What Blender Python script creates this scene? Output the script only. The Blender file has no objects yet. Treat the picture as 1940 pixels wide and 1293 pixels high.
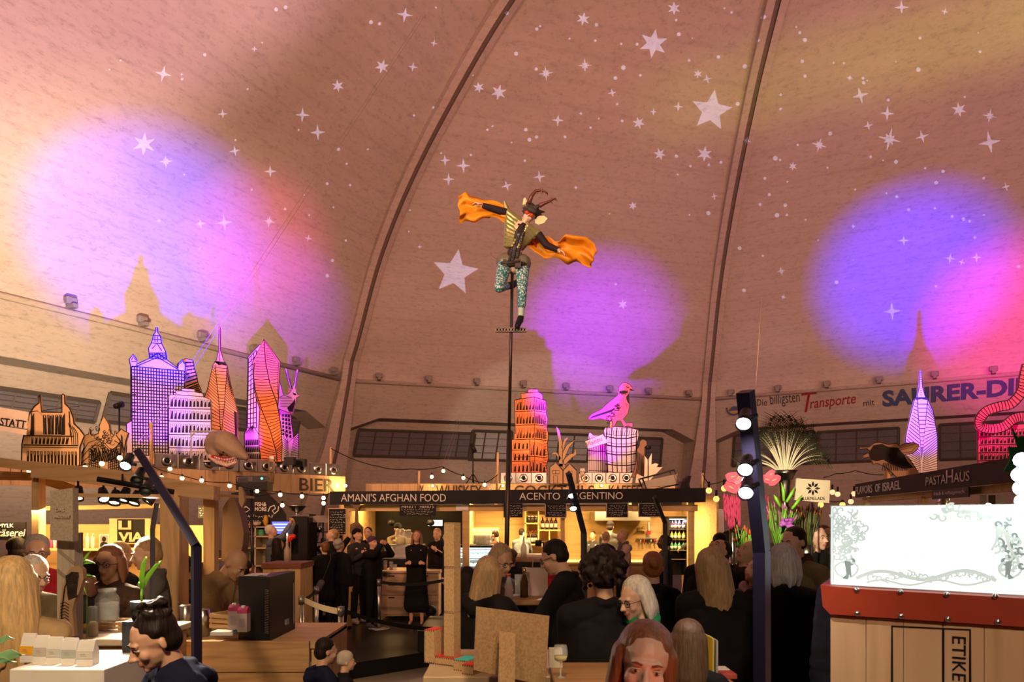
import bpy, bmesh, math, random
from math import sin, cos, pi, radians, atan2, sqrt
from mathutils import Vector, Matrix, Euler, noise
V = Vector
SC = bpy.context.scene
COL = SC.collection
random.seed(7)
# ---------------------------------------------------------------- camera
FPX, CX, HY, CZ = 1300.0, 970.0, 980.0, 2.0          # focal length in px, centre column, horizon row, eye height
cam = bpy.data.objects.new('camera', bpy.data.cameras.new('camera'))
COL.objects.link(cam)
cam.location = (0, 0, CZ); cam.rotation_euler = (pi/2, 0, 0)
cam.data.sensor_width = 36; cam.data.lens = 36*FPX/1940
cam.data.shift_y = (HY-646.5)/1940
cam.data.clip_start = .05; cam.data.clip_end = 300
cam.data.dof.use_dof = True; cam.data.dof.focus_distance = 11; cam.data.dof.aperture_fstop = 6.3
SC.camera = cam
def P(px, py, Y): return V(((px-CX)/FPX*Y, Y, CZ+(HY-py)/FPX*Y))
def m2p(Y): return FPX/Y                              # pixels per metre at depth Y
# ---------------------------------------------------------------- world, exposure
w = bpy.data.worlds.new('World'); SC.world = w; w.use_nodes = True
w.node_tree.nodes['Background'].inputs[0].default_value = (.02, .018, .03, 1)
w.node_tree.nodes['Background'].inputs[1].default_value = .3
SC.view_settings.view_transform = 'Standard'; SC.view_settings.look = 'None'
SC.view_settings.exposure = 0; SC.view_settings.gamma = 1
try:
    SC.cycles.use_denoising = True; SC.cycles.max_bounces = 5; SC.cycles.diffuse_bounces = 2
    SC.cycles.glossy_bounces = 2; SC.cycles.transmission_bounces = 5; SC.cycles.transparent_max_bounces = 8
    SC.cycles.sample_clamp_indirect = 4; SC.cycles.caustics_reflective = False; SC.cycles.caustics_refractive = False
except Exception: pass
# ---------------------------------------------------------------- the octagonal dome, in numbers
HH = 8.3                                             # cornice height over the eye
CEN = V((1.20*HH, 1.95*HH))
RC = 3.93*HH; AP = RC*cos(pi/8)
PROF = [(-.165, -2), (-.13, 0), (0, HH), (.045, 1.281*HH), (.134, 1.779*HH), (.234, 2.125*HH), (.343, 2.388*HH), (.49, 2.657*HH), (.7, 2.88*HH), (.88, 2.98*HH), (1, 3.0*HH)]
A0 = radians(83.2)
def t_of_z(z):
    v = z-CZ
    for (t0, v0), (t1, v1) in zip(PROF, PROF[1:]):
        if v <= v1: return t0+(t1-t0)*(v-v0)/(v1-v0) if v > v0 else t0
    return 1.0
_ys = {}
def prof_z(t):                                       # smooth (monotone cubic) height of the shell at fraction t
    n = len(PROF)
    for i in range(n-1):
        if t <= PROF[i+1][0] or i == n-2:
            t0, v0 = PROF[i]; t1, v1 = PROF[i+1]
            def sl(j):
                if j <= 2: return (PROF[2][1]-PROF[1][1])/(.13) if j < 2 else 95.0
                if j >= n-1: return 0.0
                a = (PROF[j][1]-PROF[j-1][1])/(PROF[j][0]-PROF[j-1][0]); b = (PROF[j+1][1]-PROF[j][1])/(PROF[j+1][0]-PROF[j][0])
                return 2*a*b/(a+b)
            h = t1-t0; u = (t-t0)/h; m0, m1 = sl(i)*h, sl(i+1)*h
            return CZ+(2*u**3-3*u*u+1)*v0+(u**3-2*u*u+u)*m0+(-2*u**3+3*u*u)*v1+(u**3-u*u)*m1
def corner(k, t, z=None):
    a = A0+k*pi/4; r = RC*(1-t)
    return V((CEN.x+r*cos(a), CEN.y+r*sin(a), prof_z(t) if z is None else z))
def face_pt(k, s, z, out=0.0):                       # k: face between corners k and k+1; s 0..1 along it; out = metres outwards
    t = t_of_z(z); a, b = corner(k, t, z), corner(k+1, t, z)
    n = face_n(k); return a.lerp(b, s)+V((n.x, n.y, 0))*out
def face_n(k):
    a = A0+(k+.5)*pi/4; return V((cos(a), sin(a)))
def ray_face(px, py, k, out=0.0):                    # pixel -> (s, z) on wall face k below the cornice
    d = V(((px-CX)/FPX, 1, (HY-py)/FPX)); lo = 20
    n = face_n(k)
    lo, hi = 5.0, 90.0
    for _ in range(50):
        Y = (lo+hi)/2; p = V((0, 0, CZ))+d*Y
        ap = AP*(1-t_of_z(p.z))+out
        if (V((p.x, p.y))-CEN).dot(n) < ap: lo = Y
        else: hi = Y
    p = V((0, 0, CZ))+d*lo; t = t_of_z(p.z)
    a, b = corner(k, t, p.z), corner(k+1, t, p.z); e = (b-a).normalized()
    return ((p-a).dot(e)-out*0)/(b-a).length, p.z
def ray_dome(px, py, o=None, d=None):                # first point of the shell seen through a pixel
    o = o or V((0, 0, CZ)); d = d or V(((px-CX)/FPX, 1, (HY-py)/FPX))
    ts = [i*.25 for i in range(1, 400)]
    def inside(p):
        q = V((p.x, p.y))-CEN
        m = max(q.dot(face_n(k)) for k in range(8))/AP
        return m < 1-t_inv(p.z)
    lo = 0
    d = d.normalized()
    for t in ts:
        if not inside(o+d*t): hi = t; break
        lo = t
    else: return o+d*60
    for _ in range(20):
        m = (lo+hi)/2
        if inside(o+d*m): lo = m
        else: hi = m
    return o+d*lo
_TI = [(-.165+i*.005, 0) for i in range(234)]
_TI = [(t, prof_z(t)) for t, _ in _TI if t <= 1]
def t_inv(z):
    if z <= _TI[0][1]: return _TI[0][0]
    for (t0, z0), (t1, z1) in zip(_TI, _TI[1:]):
        if z <= z1: return t0+(t1-t0)*(z-z0)/max(z1-z0, 1e-6)
    return 1.0
# ---------------------------------------------------------------- the hall's lights
def lamp(name, kind, loc, color, watts, size=.1, aim=None, cone=60, blend=.5, rot=None, sy=None):
    l = bpy.data.lights.new(name, kind); o = bpy.data.objects.new(name, l); COL.objects.link(o)
    o.location = loc; l.color = color; l.energy = watts
    if kind == 'AREA':
        l.size = size
        if sy: l.shape = 'RECTANGLE'; l.size_y = sy
    else: l.shadow_soft_size = size
    if kind == 'SPOT': l.spot_size = radians(cone); l.spot_blend = blend
    if aim is not None:
        o.rotation_euler = (V(aim)-V(loc)).to_track_quat('-Z', 'Y').to_euler()
    elif rot: o.rotation_euler = rot
    return o
WARM = (1, .60, .34)
def LIGHTS():
    # warm fill floods added in mid-air around the camera for ambient light
    FW = (1, .47, .27)
    lamp('hall_fill', 'SPOT', (-8, 2, 7), FW, 7500, .4, ray_dome(800, 300), 130, .9)
    lamp('hall_fill', 'SPOT', (14, 3, 7), (1, .46, .28), 10500, .4, ray_dome(1300, 300), 130, .9)
    lamp('hall_fill', 'SPOT', (2, -4, 9), (1, .48, .32), 8500, .4, ray_dome(700, 0), 120, .9)
    lamp('hall_fill', 'SPOT', (24, 12, 6), (1, .42, .40), 6500, .3, ray_dome(1750, 250), 110, .9)
    lamp('hall_fill', 'SPOT', (6, 9, 8), (1, .50, .26), 5000, .4, ray_dome(1000, 800), 110, .9)
    # pale wash low on the left shell
    lamp('cream_wash', 'SPOT', (-9.4, 15.6, 3.4), (1, .72, .46), 15000, .15, ray_dome(110, 600), 72, 1)
    # warm fill spots added to brighten the near aisle, no fixtures there
    lamp('aisle_fill', 'SPOT', (-1.2, .6, 3.6), (1, .70, .42), 430, .12, (-3.2, 5.2, 1.4), 95, .8)
    lamp('aisle_fill', 'SPOT', (1.2, -.4, 3.4), (1, .72, .50), 200, .10, (1.8, 3, 1.0), 70, .8)
    lamp('aisle_fill', 'SPOT', (.2, 2.2, 3.3), (1, .66, .36), 130, .10, (.1, 3.9, .9), 60, .8)
    lamp('red_glow', 'POINT', (.42, 1.62, 1.32), (1, .12, .04), 2.2, .05)
    # coloured stage washes
    lamp('violet_wash', 'SPOT', (-4.77, 9.7, 3.55), (.0, .0, 1), 72000, .03, ray_dome(285, 455), 26, 1)
    lamp('magenta_wash', 'SPOT', (-3.2, 6.5, 3.1), (1, .0, .30), 24000, .06, ray_dome(490, 460), 15, 1)
    lamp('violet_wash', 'SPOT', (-1.75, 4.6, 2.6), (.40, .0, 1), 52000, .03, ray_dome(510, 580), 15, 1)
    lamp('violet_wash', 'SPOT', (.5, 12.4, 2.9), (.30, .0, 1), 85000, .05, ray_dome(1135, 625), 20, 1)
    lamp('wall_wash', 'SPOT', (.2, 22.6, 3.2), (1, .86, .62), 2600, .04, (1.8, 44, 6.2), 34, .3)
    for px, py, Y, tx, ty, tY, c, w_ in ((262, 893, 13.6, 290, 740, 14.9, (.28, .02, 1), 420), (335, 893, 13.9, 350, 800, 14.6, (.55, .3, 1), 60), (425, 893, 15.1, 415, 740, 15.9, (1, .42, .2), 60), (505, 893, 14.9, 505, 760, 15.7, (1, .22, .10), 110), (478, 893, 15.7, 475, 780, 16.4, (.7, 0, 1), 160), (553, 893, 15.9, 548, 780, 16.8, (.8, 0, .8), 110), (130, 905, 8.0, 120, 820, 8.7, (1, .55, .2), 30),
                                         (1003, 900, 20.2, 1003, 800, 20.9, (1, .36, .16), 110), (1140, 900, 20.2, 1150, 830, 20.9, (.85, 0, 1), 130), (1180, 905, 20.0, 1175, 770, 20.7, (1, .4, .7), 60), (1745, 880, 13.6, 1745, 780, 14.6, (.12, 0, 1), 420), (1900, 880, 10.9, 1900, 780, 11.4, (1, 0, .3), 60)):
        q = P(px, py, Y-.25); q.z = 3.42 if Y > 12 else q.z; lamp('cutout_uplight', 'SPOT', q, c, w_*1.25, .04, P(tx, ty, tY), 75, .8)
    lamp('blue_wash', 'SPOT', (3.6, 6.0, 2.1), (.02, .0, 1), 190000, .04, ray_dome(1725, 525), 17, 1)
    lamp('magenta_wash', 'SPOT', (6.6, 7.4, 3.0), (1, .0, .42), 80000, .05, ray_dome(1945, 625), 19, 1)
# ---------------------------------------------------------------- helpers: names, groups
def tag(o, label=None, cat=None, group=None, kind=None):
    if label: o['label'] = label
    if cat: o['category'] = cat
    if group: o['group'] = group
    if kind: o['kind'] = kind
    return o
def thing(name, label, cat, loc=(0, 0, 0), rz=0, group=None):
    o = bpy.data.objects.new(name, None); COL.objects.link(o); o.location = loc; o.rotation_euler = (0, 0, rz)
    o.empty_display_size = .1
    return tag(o, label, cat, group)
def link(name, me, mats, parent=None, world=True):
    o = bpy.data.objects.new(name, me); COL.objects.link(o)
    for m in (mats if isinstance(mats, (list, tuple)) else [mats]): me.materials.append(m)
    if parent is not None:
        o.parent = parent
        if world: o.matrix_parent_inverse = PM(parent).inverted()
    return o
def PM(o):
    m = Matrix.LocRotScale(o.location, o.rotation_euler, o.scale)
    return (PM(o.parent) @ o.matrix_parent_inverse @ m) if o.parent else m
def dup(o, loc=None, rz=None, label=None, parent=None):
    c = o.copy(); COL.objects.link(c)
    if parent is not None: c.parent = parent
    if loc is not None: c.location = loc
    if rz is not None: c.rotation_euler = (0, 0, rz)
    if label: c['label'] = label
    for ch in [x for x in SC.objects if x.parent == o]: dup(ch, parent=c)
    return c
# ---------------------------------------------------------------- materials
_M = {}
def M(name, col=(.5, .5, .5), rough=.6, metal=0, kind='plain', scale=1, bump=.1, emit=0, alpha=1, trans=0, col2=None, axis=2, sheen=0):
    if name in _M: return _M[name]
    m = bpy.data.materials.new(name); m.use_nodes = True; _M[name] = m
    N, Lk = m.node_tree.nodes, m.node_tree.links; b = N['Principled BSDF']
    b.inputs['Roughness'].default_value = rough; b.inputs['Metallic'].default_value = metal
    c4 = (*col, 1); b.inputs['Base Color'].default_value = c4
    if trans: b.inputs['Transmission Weight'].default_value = trans; b.inputs['IOR'].default_value = 1.3
    if alpha < 1: b.inputs['Alpha'].default_value = alpha
    if emit: b.inputs['Emission Color'].default_value = c4; b.inputs['Emission Strength'].default_value = emit; return m
    tc = N.new('ShaderNodeTexCoord'); mp = N.new('ShaderNodeMapping'); Lk.new(tc.outputs['Object'], mp.inputs[0])
    def noi(sc, det=3, src=mp):
        n = N.new('ShaderNodeTexNoise'); n.inputs['Scale'].default_value = sc; n.inputs['Detail'].default_value = det; Lk.new(src.outputs[0], n.inputs['Vector']); return n
    def ramp(src, stops):
        r = N.new('ShaderNodeValToRGB'); Lk.new(src, r.inputs[0]); e = r.color_ramp.elements
        e[0].position, e[0].color = stops[0][0], (*stops[0][1], 1); e[1].position, e[1].color = stops[-1][0], (*stops[-1][1], 1)
        for p, c in stops[1:-1]:
            x = e.new(p); x.color = (*c, 1)
        return r
    d = col2 or tuple(x*.72 for x in col)
    def bmp(src, st, dist=.01):
        bp = N.new('ShaderNodeBump'); bp.inputs['Strength'].default_value = st; bp.inputs['Distance'].default_value = dist
        Lk.new(src, bp.inputs['Height']); Lk.new(bp.outputs[0], b.inputs['Normal'])
    if max(col) < .05 and metal < .3: b.inputs['Specular IOR Level'].default_value = .18
    if kind == 'fabric': b.inputs['Specular IOR Level'].default_value = .12
    if kind == 'plain':
        if not trans and metal < .5:
            n = noi(6*scale); r = ramp(n.outputs[0], [(.3, tuple(x*.9 for x in col)), (.7, tuple(min(1, x*1.06) for x in col))]); Lk.new(r.outputs[0], b.inputs['Base Color'])
    elif kind == 'wood':
        s = [14*scale]*3; s[axis] = 1.1*scale; mp.inputs['Scale'].default_value = s
        n = noi(1.6, 5); n.inputs['Distortion'].default_value = .6
        r = ramp(n.outputs[0], [(.3, d), (.5, col), (.72, tuple(min(1, x*1.12) for x in col))]); Lk.new(r.outputs[0], b.inputs['Base Color']); bmp(n.outputs[0], bump)
    elif kind == 'fabric':
        n = noi(9*scale, 4); n2 = noi(60*scale, 2); r = ramp(n.outputs[0], [(.3, tuple(x*.75 for x in col)), (.7, tuple(min(1, x*1.15) for x in col))]); Lk.new(r.outputs[0], b.inputs['Base Color']); bmp(n.outputs[0], .5, .03)
        b.inputs['Sheen Weight'].default_value = sheen
    elif kind == 'hair':
        mp.inputs['Scale'].default_value = (90*scale, 90*scale, 7*scale)
        n = noi(1, 3); r = ramp(n.outputs[0], [(.3, d), (.7, tuple(min(1, x*1.25) for x in col))]); Lk.new(r.outputs[0], b.inputs['Base Color']); bmp(n.outputs[0], .6, .01)
    elif kind == 'card':
        n = noi(80*scale, 3); r = ramp(n.outputs[0], [(.35, d), (.6, col)]); Lk.new(r.outputs[0], b.inputs['Base Color'])
    elif kind == 'skin':
        n = noi(8*scale, 3); r = ramp(n.outputs[0], [(.3, tuple(x*.88 for x in col)), (.7, col)]); Lk.new(r.outputs[0], b.inputs['Base Color'])
        b.inputs['Subsurface Weight'].default_value = .08; b.inputs['Subsurface Radius'].default_value = (.02, .008, .004)
    elif kind == 'concrete':
        mp.inputs['Scale'].default_value = (1, 1, 3.2)
        n = noi(.22*scale, 8); n.inputs['Roughness'].default_value = .68; n2 = noi(2.6*scale, 6); n2.inputs['Roughness'].default_value = .75
        mx = N.new('ShaderNodeMix'); mx.data_type = 'RGBA'; mx.inputs[0].default_value = .5
        r1 = ramp(n.outputs[0], [(.34, d), (.6, col), (.75, tuple(min(1, x*1.12) for x in col))]); r2 = ramp(n2.outputs[0], [(.32, tuple(x*.6 for x in d)), (.48, col), (.7, tuple(min(1, x*1.1) for x in col))])
        Lk.new(r1.outputs[0], mx.inputs[6]); Lk.new(r2.outputs[0], mx.inputs[7])
        wv = N.new('ShaderNodeTexWave'); wv.wave_type = 'BANDS'; wv.bands_direction = 'Z'; wv.inputs['Scale'].default_value = .55*scale; wv.inputs['Distortion'].default_value = 1.2
        wv.inputs['Detail'].default_value = 3; Lk.new(tc.outputs['Object'], wv.inputs['Vector'])
        r3 = ramp(wv.outputs[0], [(0, (.93, .93, .93)), (.10, (1, 1, 1)), (1, (1, 1, 1))])
        m2 = N.new('ShaderNodeMix'); m2.data_type = 'RGBA'; m2.blend_type = 'MULTIPLY'; m2.inputs[0].default_value = 1
        Lk.new(mx.outputs[2], m2.inputs[6]); Lk.new(r3.outputs[0], m2.inputs[7]); Lk.new(m2.outputs[2], b.inputs['Base Color']); bmp(n2.outputs[0], .35, .08)
    elif kind == 'plank':
        br = N.new('ShaderNodeTexBrick'); Lk.new(mp.outputs[0], br.inputs['Vector']); br.inputs['Scale'].default_value = 1*scale
        br.inputs['Color1'].default_value = c4; br.inputs['Color2'].default_value = (*d, 1); br.inputs['Mortar'].default_value = (.05, .03, .02, 1); br.inputs['Mortar Size'].default_value = .006
        br.inputs['Brick Width'].default_value = 3; br.inputs['Row Height'].default_value = .14; Lk.new(br.outputs[0], b.inputs['Base Color'])
    return m
def glassm(name, col=(.9, .95, .95), alpha=.25, rough=.05):
    return M(name, col, rough, 0, alpha=alpha)
SPRUCE = M('spruce', (.66, .44, .22), .55, kind='wood', col2=(.52, .32, .14))
SPRUCEH = M('spruce_level', (.66, .44, .22), .55, kind='wood', col2=(.52, .32, .14), axis=0)
PLY = M('plywood', (.62, .38, .17), .5, kind='wood', scale=.6, axis=0)
KRAFT = M('kraft_card', (.47, .31, .17), .8, kind='card')
INK = M('black_ink', (.012, .01, .01), .6)
BLACK = M('black_paint', (.012, .012, .014), .45)
DARKM = M('dark_metal', (.03, .03, .045), .35, .6)
STEEL = M('brushed_steel', (.62, .62, .6), .28, 1)
WHITE = M('white_paint', (.8, .8, .78), .4)
CHALK = M('chalk_lettering', (.75, .72, .66), .7)
GLASS = glassm('clear_glass')
BULB = M('warm_bulb_glow', (1, .62, .25), emit=14)
# ---------------------------------------------------------------- mesh builder
class MB:
    def __init__(s): s.v, s.f, s.m, s.sm = [], [], [], []
    def add(s, vs, fs, m=0, smooth=False, T=None):
        b = len(s.v); s.v += [tuple(T @ V(q)) if T else tuple(q) for q in vs]
        for f in fs: s.f.append([i+b for i in f]); s.m.append(m); s.sm.append(smooth)
        return s
    def box(s, c, d, m=0, T=None, rz=0):
        x, y, z = [q/2 for q in d]; vs = [(a*x, b*y, e*z) for e in (-1, 1) for b in (-1, 1) for a in (-1, 1)]
        R = Matrix.Translation(V(c)) @ Matrix.Rotation(rz, 4, 'Z')
        if T: R = T @ R
        return s.add(vs, [(0, 2, 3, 1), (4, 5, 7, 6), (0, 1, 5, 4), (2, 6, 7, 3), (0, 4, 6, 2), (1, 3, 7, 5)], m, False, R)
    def bevbox(s, c, d, b=.01, m=0, T=None, rz=0):
        x, y, z = [q/2 for q in d]; b = min(b, x*.9, y*.9, z*.9); rings = []
        def ring(ins, zz): return [(x-ins, -y+b-0*ins, zz), ]
        prof = [(b, -z), (0, -z+b), (0, z-b), (b, z)]
        vs = []; n = 8
        for ins, zz in prof:
            X, Y = x-ins, y-ins
            vs += [(X, -Y+b, zz), (X, Y-b, zz), (X-b, Y, zz), (-X+b, Y, zz), (-X, Y-b, zz), (-X, -Y+b, zz), (-X+b, -Y, zz), (X-b, -Y, zz)]
        fs = [tuple(range(7, -1, -1)), tuple(range(24, 32))]
        for r in range(3):
            for i in range(8): fs.append((r*8+i, r*8+(i+1) % 8, r*8+8+(i+1) % 8, r*8+8+i))
        R = Matrix.Translation(V(c)) @ Matrix.Rotation(rz, 4, 'Z')
        if T: R = T @ R
        return s.add(vs, fs, m, False, R)
    def tube(s, pts, r, m=0, n=8, cap=True, T=None, sx=1):
        pts = [V(p) for p in pts]; k = len(pts); rr = r if isinstance(r, (list, tuple)) else [r]*k
        vs, fs = [], []; up = None
        for i, p in enumerate(pts):
            d = (pts[min(i+1, k-1)]-pts[max(i-1, 0)])
            d = d.normalized() if d.length > 1e-9 else V((0, 0, 1))
            if up is None: up = V((0, 0, 1)) if abs(d.z) < .9 else V((0, 1, 0))
            a = d.cross(up)
            if a.length < 1e-6: a = d.cross(V((1, 0, 0)))
            a.normalize(); b = a.cross(d).normalized(); up = b
            for j in range(n):
                q = 2*pi*j/n; vs.append(p+(a*cos(q)*sx+b*sin(q))*rr[i])
        for i in range(k-1):
            for j in range(n): fs.append((i*n+j, i*n+(j+1) % n, (i+1)*n+(j+1) % n, (i+1)*n+j))
        if cap: fs += [tuple(range(n-1, -1, -1)), tuple(range((k-1)*n, k*n))]
        return s.add(vs, fs, m, n > 4, T)
    def lathe(s, prof, c=(0, 0, 0), m=0, n=20, T=None):   # prof [(r,z)]
        vs, fs = [], []
        for r, z in prof:
            for j in range(n): q = 2*pi*j/n; vs.append((c[0]+r*cos(q), c[1]+r*sin(q), c[2]+z))
        for i in range(len(prof)-1):
            for j in range(n): fs.append((i*n+j, i*n+(j+1) % n, (i+1)*n+(j+1) % n, (i+1)*n+j))
        if prof[0][0] > 1e-4: fs.append(tuple(range(n-1, -1, -1)))
        if prof[-1][0] > 1e-4: fs.append(tuple(range((len(prof)-1)*n, len(prof)*n)))
        return s.add(vs, fs, m, True, T)
    def ball(s, c, r, m=0, n=12, T=None, rot=None):
        r = (r, r, r) if not isinstance(r, (tuple, list)) else r; vs, fs = [], []; k = n//2
        for i in range(k+1):
            a = pi*i/k
            for j in range(n): q = 2*pi*j/n; vs.append((r[0]*sin(a)*cos(q), r[1]*sin(a)*sin(q), -r[2]*cos(a)))
        for i in range(k):
            for j in range(n): fs.append((i*n+j, i*n+(j+1) % n, (i+1)*n+(j+1) % n, (i+1)*n+j))
        R = Matrix.Translation(V(c))
        if rot is not None: R = R @ rot
        if T: R = T @ R
        return s.add(vs, fs, m, True, R)
    def prism(s, poly, fr, th, m=0):     # fr: frame (origin, ex, ey, ez); poly 2-D points in it; extruded th along ez
        from mathutils.geometry import tessellate_polygon
        o, ex, ey, ez = fr; n = len(poly)
        a = [o+ex*x+ey*y for x, y in poly]; b = [p+ez*th for p in a]
        tris = tessellate_polygon([[V((x, y, 0)) for x, y in poly]])
        fs = [t for t in tris]+[tuple(i+n for i in reversed(t)) for t in tris]+[(i, (i+1) % n, (i+1) % n+n, i+n) for i in range(n)]
        return s.add(a+b, fs, m)
    def quad(s, pts, m=0): return s.add(pts, [tuple(range(len(pts)))], m)
    def stroke(s, pts, w, fr, lift=-.004, m=1, closed=False):   # flat ribbon in the frame's plane
        o, ex, ey, ez = fr; pts = [V(p[:2]) for p in pts]
        if closed: pts = pts+[pts[0]]
        vs, fs = [], []; k = len(pts)
        for i, p in enumerate(pts):
            d = pts[min(i+1, k-1)]-pts[max(i-1, 0)]
            d = d.normalized() if d.length > 1e-9 else V((1, 0))
            nn = V((-d.y, d.x))*(w/2 if not isinstance(w, (list, tuple)) else w[i]/2)
            for q in (p+nn, p-nn): vs.append(o+ex*q.x+ey*q.y+ez*lift)
        for i in range(k-1): fs.append((2*i, 2*i+1, 2*i+3, 2*i+2))
        return s.add(vs, fs, m)
    def build(s, name, mats, parent=None, fix=True):
        me = bpy.data.meshes.new(name); me.from_pydata([tuple(q) for q in s.v], [], s.f); me.update()
        me.polygons.foreach_set('material_index', s.m); me.polygons.foreach_set('use_smooth', s.sm)
        if fix:
            bm = bmesh.new(); bm.from_mesh(me); bmesh.ops.recalc_face_normals(bm, faces=bm.faces); bm.to_mesh(me); bm.free()
        return link(name, me, mats, parent)
def pxframe(Y):                              # vertical frame facing the camera at depth Y, 2-D units = metres from (CX, HY)
    return (V((0, Y, CZ)), V((1, 0, 0)), V((0, 0, 1)), V((0, 1, 0)))
def q2(px, py, Y): return ((px-CX)/FPX*Y, (HY-py)/FPX*Y)
def textmesh(s, bold=0.0, extrude=.0):
    cu = bpy.data.curves.new('t', 'FONT'); cu.body = s; cu.offset = bold; cu.extrude = extrude; cu.resolution_u = 3
    o = bpy.data.objects.new('t', cu); COL.objects.link(o)
    dg = bpy.context.evaluated_depsgraph_get(); me = bpy.data.meshes.new_from_object(o.evaluated_get(dg))
    bpy.data.objects.remove(o); bpy.data.curves.remove(cu); return me
def text(s, parent, mat, org, ex, ey, w, h, name='lettering', bold=0.0, th=.006, shear=0, label=None):
    """text s with its box's lower left corner at org, w x h metres along unit vectors ex, ey; stands off along ex x ey"""
    me = textmesh(s, bold, .5); xs = [v.co.x for v in me.vertices]; ys = [v.co.y for v in me.vertices]
    x0, x1, y0, y1 = min(xs), max(xs), min(ys), max(ys); n = ex.cross(ey)
    for v in me.vertices:
        x = (v.co.x-x0)/(x1-x0)*w; y = (v.co.y-y0)/(y1-y0)*h
        v.co = V(org)+ex*(x+y*shear)+ey*y+n*((v.co.z+.5)*th)
    me.materials.clear()
    o = link(name, me, mat, parent)
    if label: o['label'] = label
    return o
def sign_text(s, parent, mat, x0, y0, x1, y1, Y, **k):   # text over pixel box on a camera-facing board at depth Y
    a, b = P(x0, y1, Y), P(x1, y0, Y)
    return text(s, parent, mat, a, V((1, 0, 0)), V((0, 0, 1)), b.x-a.x, b.z-a.z, **k)
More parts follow.
